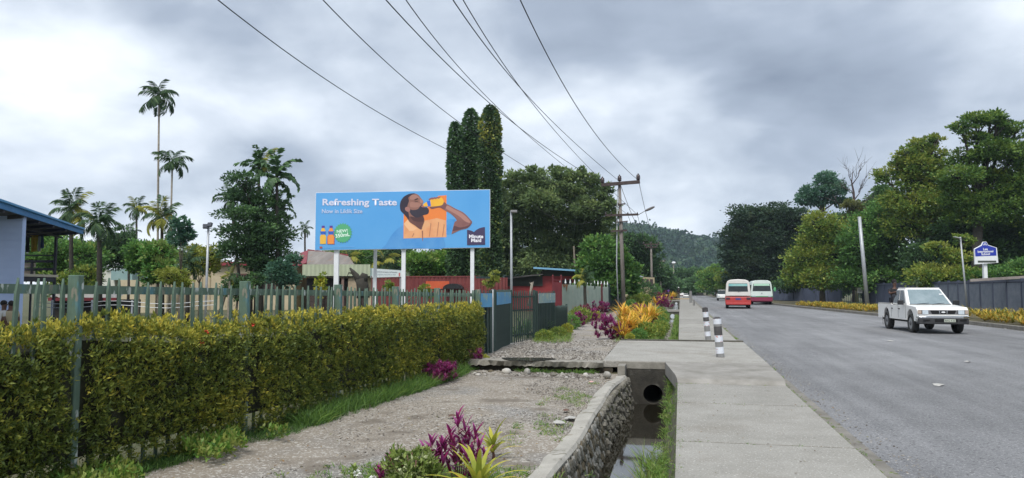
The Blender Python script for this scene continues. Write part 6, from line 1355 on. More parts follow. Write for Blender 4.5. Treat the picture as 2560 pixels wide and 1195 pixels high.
tree(60, 1505, [(1500, 625, 40, 30), (1540, 650, 34, 30), (1500, 665, 46, 34), (1545, 690, 34, 30), (1575, 680, 22, 24), (1510, 710, 50, 28), (1560, 640, 20, 20), (1580, 710, 16, 24), (1470, 700, 30, 30)], G_mid, 'broadleaf green tree behind the nearest power pole', n=15000, leaf=.28, tr=.2, tint0=.42, wd=.75)
# trees along the far path, left
tree(105, 1600, [(1585, 610, 34, 22), (1610, 615, 34, 26), (1580, 650, 36, 30), (1615, 655, 34, 34), (1600, 690, 44, 30), (1640, 680, 22, 34), (1560, 600, 30, 18)], G_dark, 'dark spreading tree beyond the cream house', n=11000, leaf=.4, tr=.3)
tree(140, 1660, [(1655, 690, 20, 26), (1672, 700, 16, 22), (1645, 715, 24, 16)], G_dark, 'dark tree behind the third power pole', n=3500, leaf=.45)
tree(160, 1690, [(1688, 712, 18, 16), (1676, 722, 20, 14)], G_far, 'rounded green tree at the far end of the footpath', n=2500, leaf=.45)
tree(170, 1718, [(1712, 712, 16, 12), (1735, 708, 18, 14), (1725, 722, 22, 10)], G_far, 'pale green tree where the road disappears', n=2800, leaf=.5)
tree(200, 1700, [(1695, 690, 26, 16), (1735, 690, 28, 18), (1765, 700, 20, 18)], G_dark, 'dark tree mass in front of the hill at the road end', n=5000, leaf=.6)
tree(150, 1790, [(1775, 695, 26, 22), (1795, 690, 24, 24), (1770, 715, 26, 14), (1800, 712, 24, 14)], G_mid, 'light green tree at the roadside before the dark rain tree', n=6000, leaf=.42, tint0=.6)
tree(120, 1840, [(1812, 700, 20, 18), (1830, 710, 20, 14)], G_yel, 'small yellowish tree behind the red and white bus', n=2500, leaf=.35)
# right side
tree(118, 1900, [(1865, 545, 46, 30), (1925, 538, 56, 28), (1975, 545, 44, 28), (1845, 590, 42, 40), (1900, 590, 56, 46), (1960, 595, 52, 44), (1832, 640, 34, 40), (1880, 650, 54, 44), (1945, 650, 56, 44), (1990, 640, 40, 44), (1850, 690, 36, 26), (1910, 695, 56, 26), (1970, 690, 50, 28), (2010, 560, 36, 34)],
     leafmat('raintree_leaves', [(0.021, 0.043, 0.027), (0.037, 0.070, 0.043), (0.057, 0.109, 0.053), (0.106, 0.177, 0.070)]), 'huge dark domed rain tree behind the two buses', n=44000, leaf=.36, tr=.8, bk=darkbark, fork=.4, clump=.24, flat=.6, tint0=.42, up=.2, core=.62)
tree(100, 2060, [(2030, 480, 26, 18), (2065, 450, 28, 20), (2010, 500, 26, 12), (2085, 475, 30, 18), (2050, 500, 30, 14), (2110, 505, 24, 12)], G_blue, 'open crowned tree rising above the right end of the rain tree', n=7500, leaf=.32, tr=.3, fork=.75, core=False, shell=.3)
tree(98, 2190, [(2185, 530, 40, 28), (2220, 500, 34, 26), (2150, 560, 40, 28), (2230, 550, 40, 34), (2110, 560, 36, 26), (2205, 480, 20, 14)], G_dark, 'dark green tree filling the gap between the dead tree and the tall yellowish tree', n=15000, leaf=.34, tr=.35, tint0=.6)
t = empty('dead_tree', base_at(2135, 92), 0, 'leafless dead tree top with forked bare branches against the sky', 'tree'); q = lambda px, py: at(px, py, 92)-t.location
mb = MB(); mb.tube([(0, 0, 0), q(2136, 520), q(2134, 480), q(2129, 455), (q(2132, 430))], [.30, .2, .13, .08, .03], 8)
def twig(a, b, r, dpt):
    mb.tube([a, a.lerp(b, .5)+Vector((random.uniform(-.3, .3), 0, random.uniform(-.1, .3))), b], [r, r*.7, r*.35], 5)
    if dpt:
        for _ in range(4): s_ = a.lerp(b, random.uniform(.4, 1)); e_ = s_+(b-a)*random.uniform(.4, .7)+Vector((random.uniform(-1, 1), random.uniform(-.6, .6), random.uniform(-.2, 1)))*(b-a).length*.45; twig(s_, e_, r*.5, dpt-1)
twig(q(2134, 490), q(2110, 468), .07, 2); twig(q(2130, 462), q(2150, 425), .07, 2); twig(q(2136, 500), q(2152, 470), .07, 2); twig(q(2129, 455), q(2122, 428), .05, 2); twig(q(2136, 520), q(2095, 510), .09, 1); twig(q(2136, 520), q(2170, 498), .05, 2)
mb.build('trunk', mat('dead_bark', (.06, .045, .045), (.10, .08, .08), 5, .9), t, True)
tree(88, 2140, [(2130, 515, 22, 14), (2140, 540, 26, 16), (2165, 560, 24, 18)], leafmat('brownish_leaves', [(0.070, 0.066, 0.027), (0.117, 0.130, 0.048), (0.189, 0.213, 0.070), (0.283, 0.283, 0.094)]), 'brownish creeper clump around the dead tree', n=3500, leaf=.28)
tree(80, 2055, [(2050, 560, 42, 28), (2090, 590, 46, 36), (2035, 610, 40, 30), (2010, 650, 44, 28), (2070, 640, 56, 36), (2120, 620, 44, 40), (2000, 690, 40, 26), (2060, 690, 60, 30)], G_yel, 'yellow green tree in front of the rain tree', n=24000, leaf=.28, tr=.3, tint0=.45)
tree(76, 2190, [(2175, 560, 44, 30), (2215, 540, 40, 40), (2150, 610, 46, 40), (2210, 600, 56, 44), (2160, 660, 56, 40), (2230, 660, 60, 44), (2130, 695, 50, 26), (2210, 700, 60, 26)], G_mid, 'mid green tree behind the tall grey pole', n=24000, leaf=.28, tr=.3, tint0=.42)
tree(72, 2300, [(2265, 385, 26, 18), (2300, 365, 28, 18), (2335, 352, 22, 14), (2250, 420, 26, 26), (2290, 410, 36, 26), (2330, 395, 36, 26), (2280, 455, 40, 26), (2340, 440, 40, 30), (2235, 500, 34, 24), (2290, 510, 50, 30), (2350, 500, 46, 34), (2270, 560, 56, 36), (2340, 570, 60, 40), (2380, 530, 40, 30), (2210, 440, 24, 20), (2370, 470, 34, 30)],
     G_yel, 'tall yellow tinged tree left of the biggest tree on the right', n=30000, leaf=.26, tr=.35, fork=.45, tint0=.42, shell=.45, core=.45)
tree(66, 2440, [(2405, 318, 30, 16), (2440, 298, 36, 15), (2480, 292, 34, 14), (2500, 305, 20, 14), (2530, 330, 40, 20), (2440, 345, 30, 14), (2420, 395, 44, 22), (2480, 375, 50, 24), (2545, 385, 46, 34), (2400, 440, 50, 22), (2465, 440, 50, 20), (2540, 450, 56, 34), (2440, 500, 40, 18), (2510, 520, 60, 30), (2400, 500, 50, 24), (2430, 540, 60, 24), (2490, 480, 50, 20), (2380, 470, 30, 18), (2545, 500, 50, 30), (2590, 420, 50, 70), (2600, 540, 60, 60)],
     leafmat('bigtree_leaves', [(0.037, 0.080, 0.022), (0.080, 0.166, 0.037), (0.177, 0.283, 0.053), (0.315, 0.361, 0.059)]), 'biggest spreading tree at the right edge, yellow tips against the sky', n=46000, leaf=.24, tr=.45, bk=darkbark, fork=.5, tint0=.45, shell=.5, flat=.7, core=.4)
tree(70, 2440, [(2400, 575, 60, 34), (2470, 580, 60, 40), (2540, 590, 60, 40), (2390, 630, 60, 40), (2460, 640, 60, 40), (2540, 650, 60, 44), (2320, 650, 60, 46), (2600, 620, 60, 60)], G_dark, 'dense dark green trees behind the blue school sign', n=30000, leaf=.28, tr=.3, tint0=.4)
tree(60, 2390, [(2320, 690, 50, 24), (2390, 690, 50, 22), (2345, 620, 26, 14), (2410, 600, 20, 12), (2390, 640, 30, 16)], G_yel, 'yellow sprayed bush behind the slender street lamp', n=8000, leaf=.22, tint0=.5)
tree(58, 2540, [(2500, 690, 50, 22), (2560, 680, 50, 28), (2440, 695, 40, 18)], G_mid, 'green bushes above the navy fence at the right edge', n=9000, leaf=.2, tint0=.35)
tree(95, 2100, [(1960, 715, 30, 12), (2000, 712, 40, 14), (2060, 712, 44, 16), (2110, 712, 30, 16)], G_dark, 'dark undergrowth behind the far navy fence', n=7000, leaf=.3)
tree(110, 2130, [(2105, 725, 20, 14), (2150, 722, 20, 14), (2190, 720, 30, 16)], G_dark, 'dark green trees beyond the lawn behind the gate', n=3000, leaf=.4)
palm(52, 2292, 2292, 705, 14, 9, 'small spiky palm showing above the navy fence behind the pickup', 'g', tr=.06, shaft=False)
# ================================================================== the forested hill
hillmat = mat('hill_ground', (.02, .035, .018), (.035, .055, .025), .02, .95)
def hill_h(x, y):
    h = 56*math.exp(-((x+22)/150)**2-((y-900)/230)**2)+7*math.sin(x*.035+1)*math.sin(y*.02)*math.exp(-((x)/250)**2-((y-860)/200)**2)+30*math.exp(-((x+260)/200)**2-((y-1000)/260)**2)+22*math.exp(-((x-420)/260)**2-((y-1100)/300)**2)
    return h-2
gx = np.linspace(-700, 900, 70); gy = np.linspace(480, 1500, 46); V = [(x, y, hill_h(x, y)*1.0) for y in gy for x in gx]
MBh = MB().add(V, [(j*70+i, j*70+i+1, (j+1)*70+i+1, (j+1)*70+i) for j in range(45) for i in range(69)]); o = link('hill', MBh.mesh('hill', True), hillmat); tag(o, kind='structure')
# canopy of the hill: tree crowns as leaf clumps, nobody could count them
n = 5200; hx = rng.uniform(-330, 330, n); hy = rng.uniform(560, 930, n); hz2 = np.array([hill_h(a, b_) for a, b_ in zip(hx, hy)]); keep = hz2 > 2; hx, hy, hz2 = hx[keep], hy[keep], hz2[keep]; n = len(hx)
r = rng.uniform(4.0, 10, n)*(1+.4*(rng.random(n) < .15)); per = 44; u = norm(rng.normal(size=(n*per, 3))); u[:, 2] = np.abs(u[:, 2]); Rr_ = np.repeat(r, per)[:, None]
P = np.repeat(np.stack([hx, hy, hz2+r*.4], 1), per, 0)+u*Rr_*np.array([1, 1, 1.0])*rng.uniform(.8, 1.05, (n*per, 1)); D = u+rng.normal(size=u.shape)*.6
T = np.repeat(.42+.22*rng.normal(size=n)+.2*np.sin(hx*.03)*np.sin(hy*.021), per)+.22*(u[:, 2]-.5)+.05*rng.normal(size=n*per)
o = leaves('forest', P, D, 3.0, 2.8, T, leafmat('forest_leaves', [(.012, .038, .026), (.024, .066, .042), (.045, .10, .055), (.085, .15, .06)] or [(0.034, 0.072, 0.030), (0.060, 0.117, 0.046), (0.094, 0.170, 0.060), (0.160, 0.246, 0.075)])); tag(o, 'dense forest canopy covering the hill at the end of the road', 'forest', kind='stuff')
# ================================================================== vehicles
def wheel(par, x, y, r, wd, steel=True, side=1):
    t = MB(); n = 22
    prof = [(-wd/2, r*.62), (-wd/2, r*.93), (-wd*.38, r), (wd*.38, r), (wd/2, r*.93), (wd/2, r*.62)]
    vs = []; 
    for i in range(n):
        a = 2*PI*i/n
        for (dx, rr_) in prof: vs.append((x+dx, y+rr_*math.cos(a), r+rr_*math.sin(a)))
    k = len(prof); t.add(vs, [(i*k+j, i*k+(j+1) % k, ((i+1) % n)*k+(j+1) % k, ((i+1) % n)*k+j) for i in range(n) for j in range(k)])
    o = t.build('wheel', black_rub, par, True)
    m = MB(); xo = x+side*wd*.42
    m.tube([(xo-side*.06, y, r), (xo, y, r)], [r*.55, r*.62], 18); m.build('rim', mat('steel_rim', (.35, .36, .38), (.42, .43, .44), 5, .4, metal=.5), o)
    h = MB(); h.tube([(xo, y, r), (xo+side*.035, y, r)], [r*.25, r*.14], 12); h.build('hub', mat('hub_dark', (.08, .08, .085), rough=.5), o)
    return o
def quadpatch(c, u0, u1, v0, v1, off=.006, th=.0):
    """patch on the face with corners c (bl, br, tr, tl)"""
    c = [Vector(q) for q in c]; n_ = (c[1]-c[0]).cross(c[3]-c[0]).normalized()
    def P(u, v): return c[0]*(1-u)*(1-v)+c[1]*u*(1-v)+c[2]*u*v+c[3]*(1-u)*v+n_*off
    return [P(u0, v0), P(u1, v0), P(u1, v1), P(u0, v1)]
glass = mat('car_glass', (.015, .022, .024), (.03, .04, .042), 2, .12, spec=.5)
wglass = mat('windscreen_glass', (.16, .22, .24), (.24, .30, .32), 2.2, .06, spec=1.0)
def archprof(y0, y1, zb, zt_front, zt, rear_z, arches, r):
    """side outline going front bottom -> rear with wheel arches cut"""
    pts = [(y0, zb)]
    for ya in arches:
        for i in range(9): a = PI-PI*i/8; pts.append((ya+r*math.cos(a), zb+.02+max(0, r*math.sin(a)*1.05+.0)))
    pts += [(y1, zb)]
    return pts
def truck():
    p = ground(2352, 834, -.055); t = empty('pickup_truck', (p.x, p.y-.3, -.055), R_(2), 'white double cab pickup truck with chrome bumper driving towards the camera', 'pickup truck')
    hw_ = .83; L = 4.75; fa, ra = .78, 3.62; R = .40
    # lower body with wheel arches, front at y=0
    bot = archprof(.08, L, .42, 0, 0, 0, (fa, ra), R)
    top = [(L, .98), (2.95, .98), (2.95, .97), (1.25, 1.0), (.12, .93), (.0, .80), (.02, .55)]
    poly = bot+top
    MB().prism([(a, b_) for a, b_ in poly], -hw_, hw_, 'x').build('body', car_white, t, bevel=.055, seg=3)
    # cab
    lo = [(-.79, 1.18, .985), (.79, 1.18, .985), (.79, 3.0, .985), (-.79, 3.0, .985)]; hi = [(-.62, 1.95, 1.60), (.62, 1.95, 1.60), (.62, 2.88, 1.60), (-.62, 2.88, 1.60)]
    MB().add(lo+hi, [(3, 2, 1, 0), (4, 5, 6, 7), (0, 1, 5, 4), (1, 2, 6, 5), (2, 3, 7, 6), (3, 0, 4, 7)]).build('cab', car_white, t, bevel=.06, seg=3)
    MB().box(-.60, .60, 1.98, 2.85, 1.60, 1.625).build('roof', car_white, t, bevel=.02)
    ws_ = [lo[0], lo[1], hi[1], hi[0]]
    MB().add(quadpatch(ws_, .06, .94, .06, .93, .006), [(0, 1, 2, 3)]).build('windscreen', wglass, t)
    MB().add(quadpatch(ws_, .045, .955, .035, .06, .007), [(0, 1, 2, 3)]).build('cowl', black_pl, t)
    for a_, b_ in (((-.45, 0), (-.02, 0)), ((.08, 0), (.5, 0))):
        q0 = Vector((a_[0], 1.20, 1.02)); q1 = Vector((b_[0], 1.27, 1.06)); MB().bar(q0, q1, .02, .02).build('wiper', black_pl, t)
    for sgn in (-1, 1):
        f0 = [lo[3], lo[0], hi[0], hi[3]] if sgn < 0 else [lo[1], lo[2], hi[2], hi[1]]
        U_ = ((.06, .44), (.50, .86)) if sgn < 0 else ((.14, .50), (.56, .94))
        for i, (u0, u1) in enumerate(U_):
            q = quadpatch(f0, u0, u1, .10, .88, .012)
            if sgn < 0 and i == 1: q[1] = q[1].lerp(q[0], -.08)
            MB().add(q, [(0, 1, 2, 3)]).build('side_window', glass, t)
        for yv in (1.28, 2.13, 2.98): MB().box(sgn*(hw_+.001)-.003, sgn*(hw_+.001)+.003, yv-.006, yv+.006, .50, .97).build('door_gap', black_pl, t)
        for yv in (2.0, 2.84): MB().box(sgn*(hw_+.015)-.012, sgn*(hw_+.015)+.012, yv-.08, yv+.08, .82, .85).build('door_handle', black_pl, t)
        mm = MB().box(-.10, .10, -.06, .05, -.085, .085).build('mirror', black_pl, t, bevel=.02); mm.location = (sgn*.95, 1.42, 1.08)
        # headlamp group
        x0_, x1_ = (.47, .80)
        MB().box(min(sgn*x0_, sgn*x1_), max(sgn*x0_, sgn*x1_), -.035, .05, .68, .84).build('lamp_housing', mat('lamp_dark', (.05, .05, .06), rough=.3), t, bevel=.01)
        MB().box(min(sgn*.48, sgn*.68), max(sgn*.48, sgn*.68), -.05, -.034, .69, .83).build('headlight', mat('headlight_glass', (.45, .52, .58), (.6, .66, .7), 14, .08, spec=1), t, bevel=.012)
        MB().box(min(sgn*.70, sgn*.82), max(sgn*.70, sgn*.82), -.04, .10, .70, .83).build('indicator', mat('indicator_glass', (.42, .34, .28), rough=.2), t, bevel=.012)
        MB().box(min(sgn*.48, sgn*.70), max(sgn*.48, sgn*.70), -.168, -.150, .46, .51).build('fog_recess', mat('recess_black', (.006, .006, .007), rough=.8), t)
        # bed side rail
        MB().bar((sgn*(hw_-.03), 3.0, 1.01), (sgn*(hw_-.03), L-.05, 1.01), .05, .05).build('bed_rail', mat('bed_rail_grey', (.45, .44, .42), rough=.5), t)
        MB().box(sgn*hw_-.02-.005, sgn*hw_-.02+.005, ra+R+.02, ra+R+.04, .15, .5).build('mud_flap', black_rub, t)
        for yy_ in (fa, ra): wheel(t, sgn*(.73), yy_, .345, .21, side=sgn)
        mb = MB()
        for yy_ in (fa, ra):
            pts = [(sgn*(hw_-.02), yy_+R*1.0*math.cos(PI*i/10), .44+R*1.05*math.sin(PI*i/10)) for i in range(11)]; mb.tube(pts, .012, 5)
        mb.build('arch_lip', car_white, t)
    MB().box(-.72, .72, .15, L-.2, .36, .56).build('underbody', mat('underbody_black', (.012, .012, .012), rough=.9), t)
    MB().box(-.74, .74, 3.05, L-.06, .70, .985).build('bed_floor', black_pl, t)
    # grille
    MB().box(-.46, .46, -.03, .03, .68, .84).build('grille', mat('grille_grey', (.18, .18, .19), rough=.4, metal=.3), t, bevel=.01)
    for a_, b_ in ((-.42, -.13), (.13, .42)): MB().prism([(a_+(.06 if a_ < 0 else 0), .70), (b_-(.0 if a_ < 0 else .06), .70), (b_, .82), (a_, .82)], -.042, -.031).build('grille_opening', mat('recess_black', (.006, .006, .007), rough=.8), t)
    MB().box(-.10, .10, -.040, -.031, .70, .82).build('grille_opening', MATS['recess_black'], t)
    pts = [(.065*math.cos(2*PI*i/18), .765+.026*math.sin(2*PI*i/18)) for i in range(18)]; MB().prism(pts, -.055, -.045).build('badge', white_paint, t)
    for a_ in (-.115, .115): MB().bar((a_, -.045, .70), (a_*1.15, -.045, .82), .02, .02).build('grille_bar', chrome, t)
    MB().box(-.80, .80, -.03, .05, .645, .675).build('lower_trim', car_white, t, bevel=.01)
    # bumper
    MB().prism([(-.845, .12), (-.82, -.10), (-.6, -.17), (.6, -.17), (.82, -.10), (.845, .12), (.80, .12), (.78, .0), (-.78, .0), (-.80, .12)], .545, .625, 'z').build('bumper_chrome', chrome, t, bevel=.02)
    MB().prism([(-.84, .20), (-.81, -.08), (-.58, -.15), (.58, -.15), (.81, -.08), (.84, .20)], .345, .54, 'z').build('bumper', mat('bumper_grey', (.03, .031, .034), (.045, .045, .048), 4, .6), t, bevel=.03)
    MB().box(-.32, .42, -.156, -.1505, .42, .52).build('intake', MATS['recess_black'], t)
    pl_ = MB().box(-.02, .34, -.175, -.157, .425, .525).build('number_plate', mat('plate_white', (.52, .56, .48), rough=.5), t)
    text('plate_lettering', 'BAG K35', mat('plate_ink', (.02, .03, .02), rough=.5), t, (.16, -.178, .475), width=.32, height=.07, bold=.01)
    MB().box(.45, .58, -.002, .002, 0, .05).build('sticker', white_paint, t).location = (0, 1.62, 1.36)
    MB().tube([(.3, -.04, 1.62), (.3, 0, 1.63)], .001, 3)
    return t
tk = truck()
def minibus(px, py, w_px, lab, rear, paints, wind, mirror, yaw=0.0):
    p = ground(px, py, -.06); k = (p-CAM).dot(F)/FPX; t = empty('minibus', p, yaw, lab, 'minibus'); sc_ = w_px*k/2.06
    Wb, Lb, Hb = 2.03/2, 6.9, 2.58
    ring = [(-Wb, .38), (-Wb-.02, 1.1), (-Wb*.93, 2.1), (-Wb*.84, 2.42), (-Wb*.6, 2.54), (0, 2.59), (Wb*.6, 2.54), (Wb*.84, 2.42), (Wb*.93, 2.1), (Wb+.02, 1.1), (Wb, .38)]
    body, low, stripe = paints
    o = MB().prism([(a, b_) for a, b_ in ring] if not rear else [(a, b_) for a, b_ in ring if b_ > 1.0] + [], 0, Lb).build('body', body, t, bevel=.07, seg=3)
    lh_ = 1.05 if rear else .84; lowr = [(-Wb, .38), (-Wb-.021, lh_), (Wb+.021, lh_), (Wb, .38)]
    MB().prism(lowr, -.02, Lb+.02).build('lower_body', low, t, bevel=.05, seg=2)
    if stripe: MB().prism([(-Wb-.025, .80), (-Wb-.025, .90), (Wb+.025, .90), (Wb+.025, .80)], -.026, Lb-.1).build('stripe', stripe, t)
    MB().prism([(-Wb*.78, 1.50), (Wb*.78, 1.50), (Wb*.73, 2.22), (-Wb*.73, 2.22)] if rear else [(-Wb*.86, 1.42), (Wb*.86, 1.42), (Wb*.76, 2.2), (-Wb*.76, 2.2)], -.012, -.003).build('rear_window' if rear else 'windscreen', glass, t)
    MB().prism([(-Wb*.74, 1.98), (Wb*.74, 1.98), (Wb*.72, 2.19), (-Wb*.72, 2.19)], -.018, -.0125).build('sun_strip', wind, t)
    for sgn in (-1, 1):
        for i in range(5):
            y0_ = .5+i*1.2; MB().add([(sgn*(Wb+.0), y0_, 1.42), (sgn*(Wb+.0), y0_+1.08, 1.42), (sgn*(Wb*.94+.002), y0_+1.08, 2.08), (sgn*(Wb*.94+.002), y0_, 2.08)], [(0, 1, 2, 3)]).build('side_window', glass, t)
        for yy_ in (1.3, 5.3): wheel(t, sgn*(Wb-.14), yy_, .38, .24, side=sgn)
        if rear: MB().box(min(sgn*.66, sgn*.98), max(sgn*.66, sgn*.98), -.045, -.021, .80, 1.0).build('tail_lamp', mat('tail_lamp', (.05, .03, .04), rough=.2), t)
        else: MB().box(min(sgn*.60, sgn*.92), max(sgn*.60, sgn*.92), -.045, -.027, .86, .97).build('headlight', mat('headlight_glass', (.5, .55, .6), rough=.1), t)
    if rear:
        MB().box(-.22, .22, -.04, -.021, .78, .93).build('number_plate', mat('plate_blue', (.04, .06, .22), rough=.5), t); MB().box(-.7, .7, -.03, -.013, 1.12, 1.14).build('seam', black_pl, t)
        MB().bar((.0, -.03, 1.48), (.22, -.03, 1.56), .03, .02).build('wiper', black_pl, t)
    else:
        MB().box(-.55, .45, .02, .4, 2.52, 2.60).build('roof_vent', mat('vent_dark', (.12, .14, .13), rough=.6), t); MB().blob((0, -.02, 1.2), (.07, .02, .07), 8, 5, 0).build('badge', metal_grey, t)
    MB().box(-Wb+.03, Wb-.03, -.07, .02, .36, .52).build('bumper', low if rear else mat('bumper_maroon', (.18, .02, .05), rough=.5), t, bevel=.02)
    MB().box(-.8, .8, .3, Lb-.3, .26, .38).build('underbody', MATS['underbody_black'], t)
    if mirror: MB().blob((Wb+.22, -.05, 1.6), (.14, .06, .24), 8, 5, 0).build('mirror', mirror, t); MB().bar((Wb, 0, 1.75), (Wb+.2, -.03, 1.7), .03).build('mirror_arm', black_pl, t)
    t.scale = (sc_, sc_, sc_*.95); return t
busw = mat('bus_white', (.62, .60, .56), (.68, .66, .62), 1.5, .35); busred = mat('bus_red', (.40, .04, .04), (.47, .055, .05), 1.5, .35)
minibus(1846, 772, 62, 'white minibus with an orange red lower body seen from behind', True, (busw, busred, None), mat('strip_turquoise', (.35, .55, .50), (.12, .42, .45), .8, .3), None, yaw=R_(-3))
minibus(1905, 762, 52, 'white, green and dark red minibus coming towards the camera', False, (mat('bus_palegreen', (.60, .68, .64), (.66, .74, .70), 1.5, .35), mat('bus_maroon', (.20, .02, .06), (.26, .03, .08), 1.5, .4), mat('bus_green', (.05, .22, .10), rough=.4)), mat('strip_mint', (.40, .66, .50), (.5, .75, .6), .8, .3), mat('mirror_green', (.10, .35, .16), rough=.5), yaw=R_(-2))
def car(px, py, w_px, lab, col, name='car', cat='car', suv=False, yaw=0.0):
    p = ground(px, py, -.06); k = (p-CAM).dot(F)/FPX; t = empty(name, p, yaw, lab, cat); s = w_px*k/1.7; H_ = 1.75 if suv else 1.45
    prof = [(0, .35), (0, .85), (.1, .95), (1.1, 1.0), (1.8, H_-.03), (3.3, H_), (4.1, 1.0), (4.4, .95), (4.4, .35)] if not suv else [(0, .4), (0, .95), (.15, 1.05), (1.0, 1.1), (1.5, H_-.03), (4.1, H_), (4.4, 1.1), (4.4, .4)]
    lowp = [q for q in prof if q[1] <= 1.11]; MB().prism(lowp, -.84, .84, 'x').build('body', col, t, bevel=.06)
    hp = [q for q in prof if q[1] > .96]; MB().prism(hp, -.70, .70, 'x').build('cabin', glass, t, bevel=.05); MB().prism([(a, b_) for a, b_ in ((1.85, H_-.05), (1.85, H_+.02), (3.25, H_+.02), (3.25, H_-.05))], -.69, .69, 'x').build('roof', col, t, bevel=.02)
    for sgn in (-1, 1):
        for yy_ in (.85, 3.5): wheel(t, sgn*.74, yy_, .32, .2, side=sgn)
        MB().box(min(sgn*.5, sgn*.8), max(sgn*.5, sgn*.8), -.02, .02, .68, .82).build('headlight', MATS['headlight_glass'], t)
    MB().box(-.8, .8, -.05, .05, .36, .52).build('bumper', black_pl, t, bevel=.02)
    t.scale = (s, s, s); return t
car(1715, 745, 13, 'small white car waiting far along the left side of the road', car_white, suv=False)
car(1808, 752, 26, 'white off-road vehicle half hidden behind the red and white minibus', car_white, 'suv', 'car', True)
car(1776, 740, 18, 'dark car parked on the far right roadside under the light green tree', mat('car_black', (.02, .022, .03), rough=.3))
car(1794, 741, 18, 'second dark parked car, closer to the minibus', mat('car_navy', (.03, .035, .05), rough=.3))
minibus(1704, 740.5, 13, 'distant white bus where the road disappears, left of the white car', False, (car_white, car_white, None), glass, None)
minibus(1737, 737.5, 8, 'tiny distant blue and white bus at the end of the road', True, (mat('bus_blue', (.35, .45, .6), rough=.4), car_white, None), glass, None)
ks = Fr('kiosk', 1749, 190, 'small red and white roofed kiosk at the far roadside', 'kiosk', z0=0); x, z = ks.x, ks.z
MB().prism([(x(1736), z(724)), (x(1762), z(724)), (x(1757), z(717)), (x(1740), z(717))], 0, 3).build('roof', mat('kiosk_red', (.45, .04, .07), rough=.6), ks.t); MB().box(x(1737), x(1761), .3, 2.8, z(727.5), z(724)).build('sign_band', white_paint, ks.t); MB().box(x(1738), x(1760), .5, 2.6, 0, z(727.5)).build('wall', dark_in, ks.t)

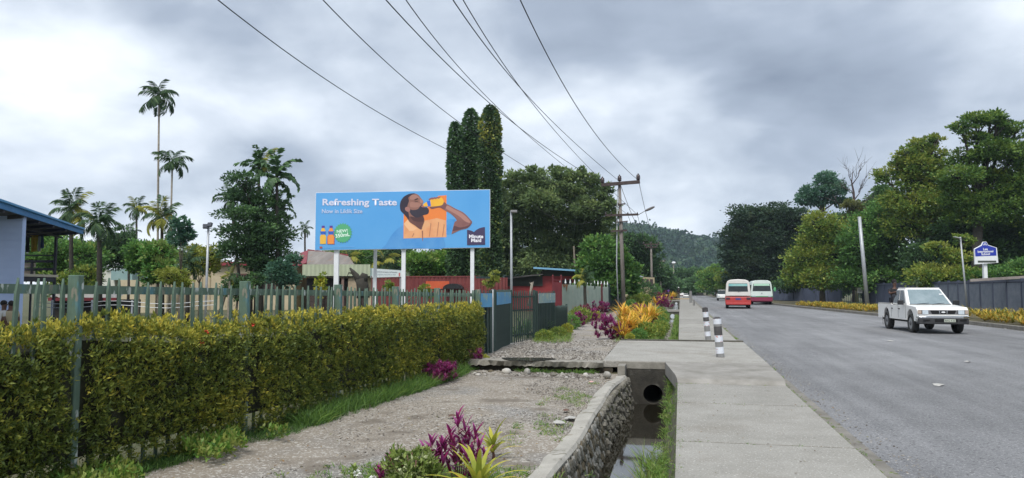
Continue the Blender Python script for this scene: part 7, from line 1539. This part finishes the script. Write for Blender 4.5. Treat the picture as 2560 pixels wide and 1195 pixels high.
# ================================================================== people
def skin_fig(name, chains, m, parent, root=0, sub=1):
    V = []; E = []; R = []; idx = {}
    for ch in chains:
        prev = None
        for (key, p, r) in ch:
            if key in idx: i = idx[key]
            else: i = len(V); V.append(p); R.append(r); idx[key] = i
            if prev is not None and prev != i: E.append((prev, i))
            prev = i
    me = bpy.data.meshes.new(name); me.from_pydata(V, E, []); o = link(name, me, m, parent)
    md = o.modifiers.new('skin', 'SKIN'); md.use_smooth_shade = True
    for i, r in enumerate(R): me.skin_vertices[0].data[i].radius = (r, r)
    me.skin_vertices[0].data[root].use_root = True
    s = o.modifiers.new('sub', 'SUBSURF'); s.levels = sub; s.render_levels = sub; return o
skinm = mat('dark_skin', (.09, .045, .03), (.11, .058, .04), 8, .6); hairm = mat('black_hair', (.012, .01, .01), rough=.8)
def person(loc, rz, lab, shirt, trousers, H=1.68, sit=False, lean=0.0, hat=None, arms=None):
    t = empty('person', loc, rz, lab, 'person'); s = H/1.7
    hip = .93 if not sit else .18
    def q(x, y, z): return (x*s, (y+(z-hip)*math.tan(lean)*(z > hip))*s, z*s)
    hz_ = hip; sh = hz_+.50; nk = sh+.06; hd_ = nk+.17
    if sit: legs = [[('pel', q(0, 0, hz_), .13), ('hl', q(-.10, -.02, hz_), .09), ('kl', q(-.14, -.40, hz_+.28), .062), ('al', q(-.15, -.44, .06), .042), ('fl', q(-.15, -.60, .04), .035)], [('pel', q(0, 0, hz_), .13), ('hr', q(.10, -.02, hz_), .09), ('kr', q(.14, -.40, hz_+.28), .062), ('ar', q(.15, -.44, .06), .042), ('fr', q(.15, -.60, .04), .035)]]
    else: legs = [[('pel', q(0, 0, hz_), .12), ('hl', q(-.09, 0, hz_-.08), .085), ('kl', q(-.10, -.08, .50), .058), ('al', q(-.10, .05, .08), .04), ('fl', q(-.10, -.10, .03), .035)], [('pel', q(0, 0, hz_), .12), ('hr', q(.09, 0, hz_-.08), .085), ('kr', q(.10, .06, .50), .058), ('ar', q(.10, .16, .10), .04), ('fr', q(.10, .02, .03), .035)]]
    if arms is None: arms = [[(-.19, 0, sh-.03), (-.24, .02, sh-.30), (-.23, -.10, sh-.52), (-.22, -.14, sh-.62)], [(.19, 0, sh-.03), (.24, .02, sh-.30), (.23, -.10, sh-.52), (.22, -.14, sh-.62)]]
    ach = []
    for i, a in enumerate(arms):
        rr_ = (.052, .042, .032, .030); ach.append([('chest', q(0, 0, sh-.10), .145)]+[(('a%d%d' % (i, j)), q(*p), rr_[j]) for j, p in enumerate(a)])
    tor = [('pel', q(0, 0, hz_), .12), ('waist', q(0, .0, hz_+.20), .115), ('chest', q(0, 0, sh-.10), .145), ('neck', q(0, 0, nk), .05), ('head0', q(0, -.01, hd_-.05), .075), ('head', q(0, -.01, hd_+.05), .088)]
    skin_fig('body', [tor]+legs+ach, skinm, t)
    skin_fig('shirt', [[('w0', q(0, 0, hz_-.02), .135), ('waist', q(0, .0, hz_+.20), .13), ('chest', q(0, 0, sh-.10), .16), ('n', q(0, 0, sh-.0), .10)]]+[[('chest', q(0, 0, sh-.10), .16), ('b%d' % i, q(*a[0]), .068), ('c%d' % i, q(*Vector(a[0]).lerp(Vector(a[1]), .7)), .058)] for i, a in enumerate(arms)], shirt, t)
    skin_fig('trousers', [[(k, p, r*1.14+.008) for k, p, r in lg[:4]] for lg in legs], trousers, t)
    hc = q(0, .012, hd_+.055); MB().blob(hc, (.098*s, .112*s, .105*s), 12, 8, .03).build('hair', hairm, t, True)
    fm = MB(); fm.blob(q(0, -.105, hd_), (.016*s, .02*s, .03*s), 6, 4, 0); fm.build('nose', skinm, t, True)
    for sg in (-1, 1): MB().blob(q(sg*.03, -.095, hd_+.03), (.012*s, .008*s, .007*s), 6, 4, 0).build('eye', mat('eye_white', (.5, .5, .48), rough=.3), t, True)
    if hat:
        mb = MB(); hx_ = q(0, 0, hd_+.10); mb.tube([hx_, (hx_[0], hx_[1], hx_[2]+.02*s), (hx_[0], hx_[1], hx_[2]+.10*s), (hx_[0], hx_[1], hx_[2]+.12*s)], [.20*s, .11*s, .09*s, .03*s], 14); mb.build('hat', hat, t, True)
    return t
blk = mat('black_shirt', (.012, .012, .014), (.02, .02, .022), 6, .9); dkt = mat('dark_trousers', (.02, .022, .03), rough=.9)
# passenger sitting on the bed side of the pickup, leaning on the cab roof
M = tk.matrix_basis
pl0 = Matrix.Translation(tk.location) @ Matrix.Rotation(R_(2), 4, 'Z')
sh_ = .74
pos = pl0 @ Vector((-.56, 3.40, .90))
person(pos, R_(2), 'man in a black shirt sitting in the bed of the white pickup truck', blk, dkt, H=1.7, sit=True, lean=.0, arms=[[(-.19, 0, .64), (-.25, -.20, .50), (-.08, -.38, .56), (0.0, -.44, .57)], [(.19, 0, .64), (.25, -.25, .60), (.16, -.42, .64), (.10, -.48, .65)]])
hb = at(10, 765, 21.5); person((hb.x, hb.y, 1.02-1.28*1.0+0.02), 2.6, 'person with black hair in front of the blue wall, left of the two heads', mat('white_shirt', (.5, .5, .5), rough=.9), dkt, H=1.35)
hb = at(28, 763, 21.5); person((hb.x, hb.y, -.26), -2.4, 'person with black hair in front of the blue wall, right of the two heads', mat('tan_shirt', (.35, .3, .2), rough=.9), dkt, H=1.36)
for (px, py, lab, s_, hat, H_) in ((1671, 744.5, 'person in a purple shirt walking on the far path', mat('purple_shirt', (.14, .06, .30), rough=.9), None, 1.7), (1664, 744.5, 'person in a dark red top beside the one in purple', mat('plum_shirt', (.15, .03, .06), rough=.9), None, 1.6), (1697, 747, 'person in black with a pale hat on the far footpath', blk, mat('pale_hat', (.6, .62, .6), rough=.8), 1.75)):
    p = ground(px, py, 0); person(p, PI, lab, s_, dkt, H=H_, hat=hat)
# haze
HZ = 0.0002
hb_ = MB().box(-1500, 1500, -60, 1560, -2.2, 140); 
hm = bpy.data.materials.new('haze_air'); hm.use_nodes = True; ht = hm.node_tree; ht.nodes.remove(ht.nodes['Principled BSDF']); pv_ = ht.nodes.new('ShaderNodeVolumePrincipled'); pv_.inputs['Color'].default_value = (.70, .84, 1, 1); pv_.inputs['Density'].default_value = HZ; pv_.inputs['Anisotropy'].default_value = 0.0
ht.links.new(pv_.outputs[0], ht.nodes['Material Output'].inputs['Volume'])
o = hb_.build('haze', hm); o['kind'] = 'stuff'; tag(o, 'thin pale air haze over the whole place', 'haze'); o.display_type = 'WIRE'
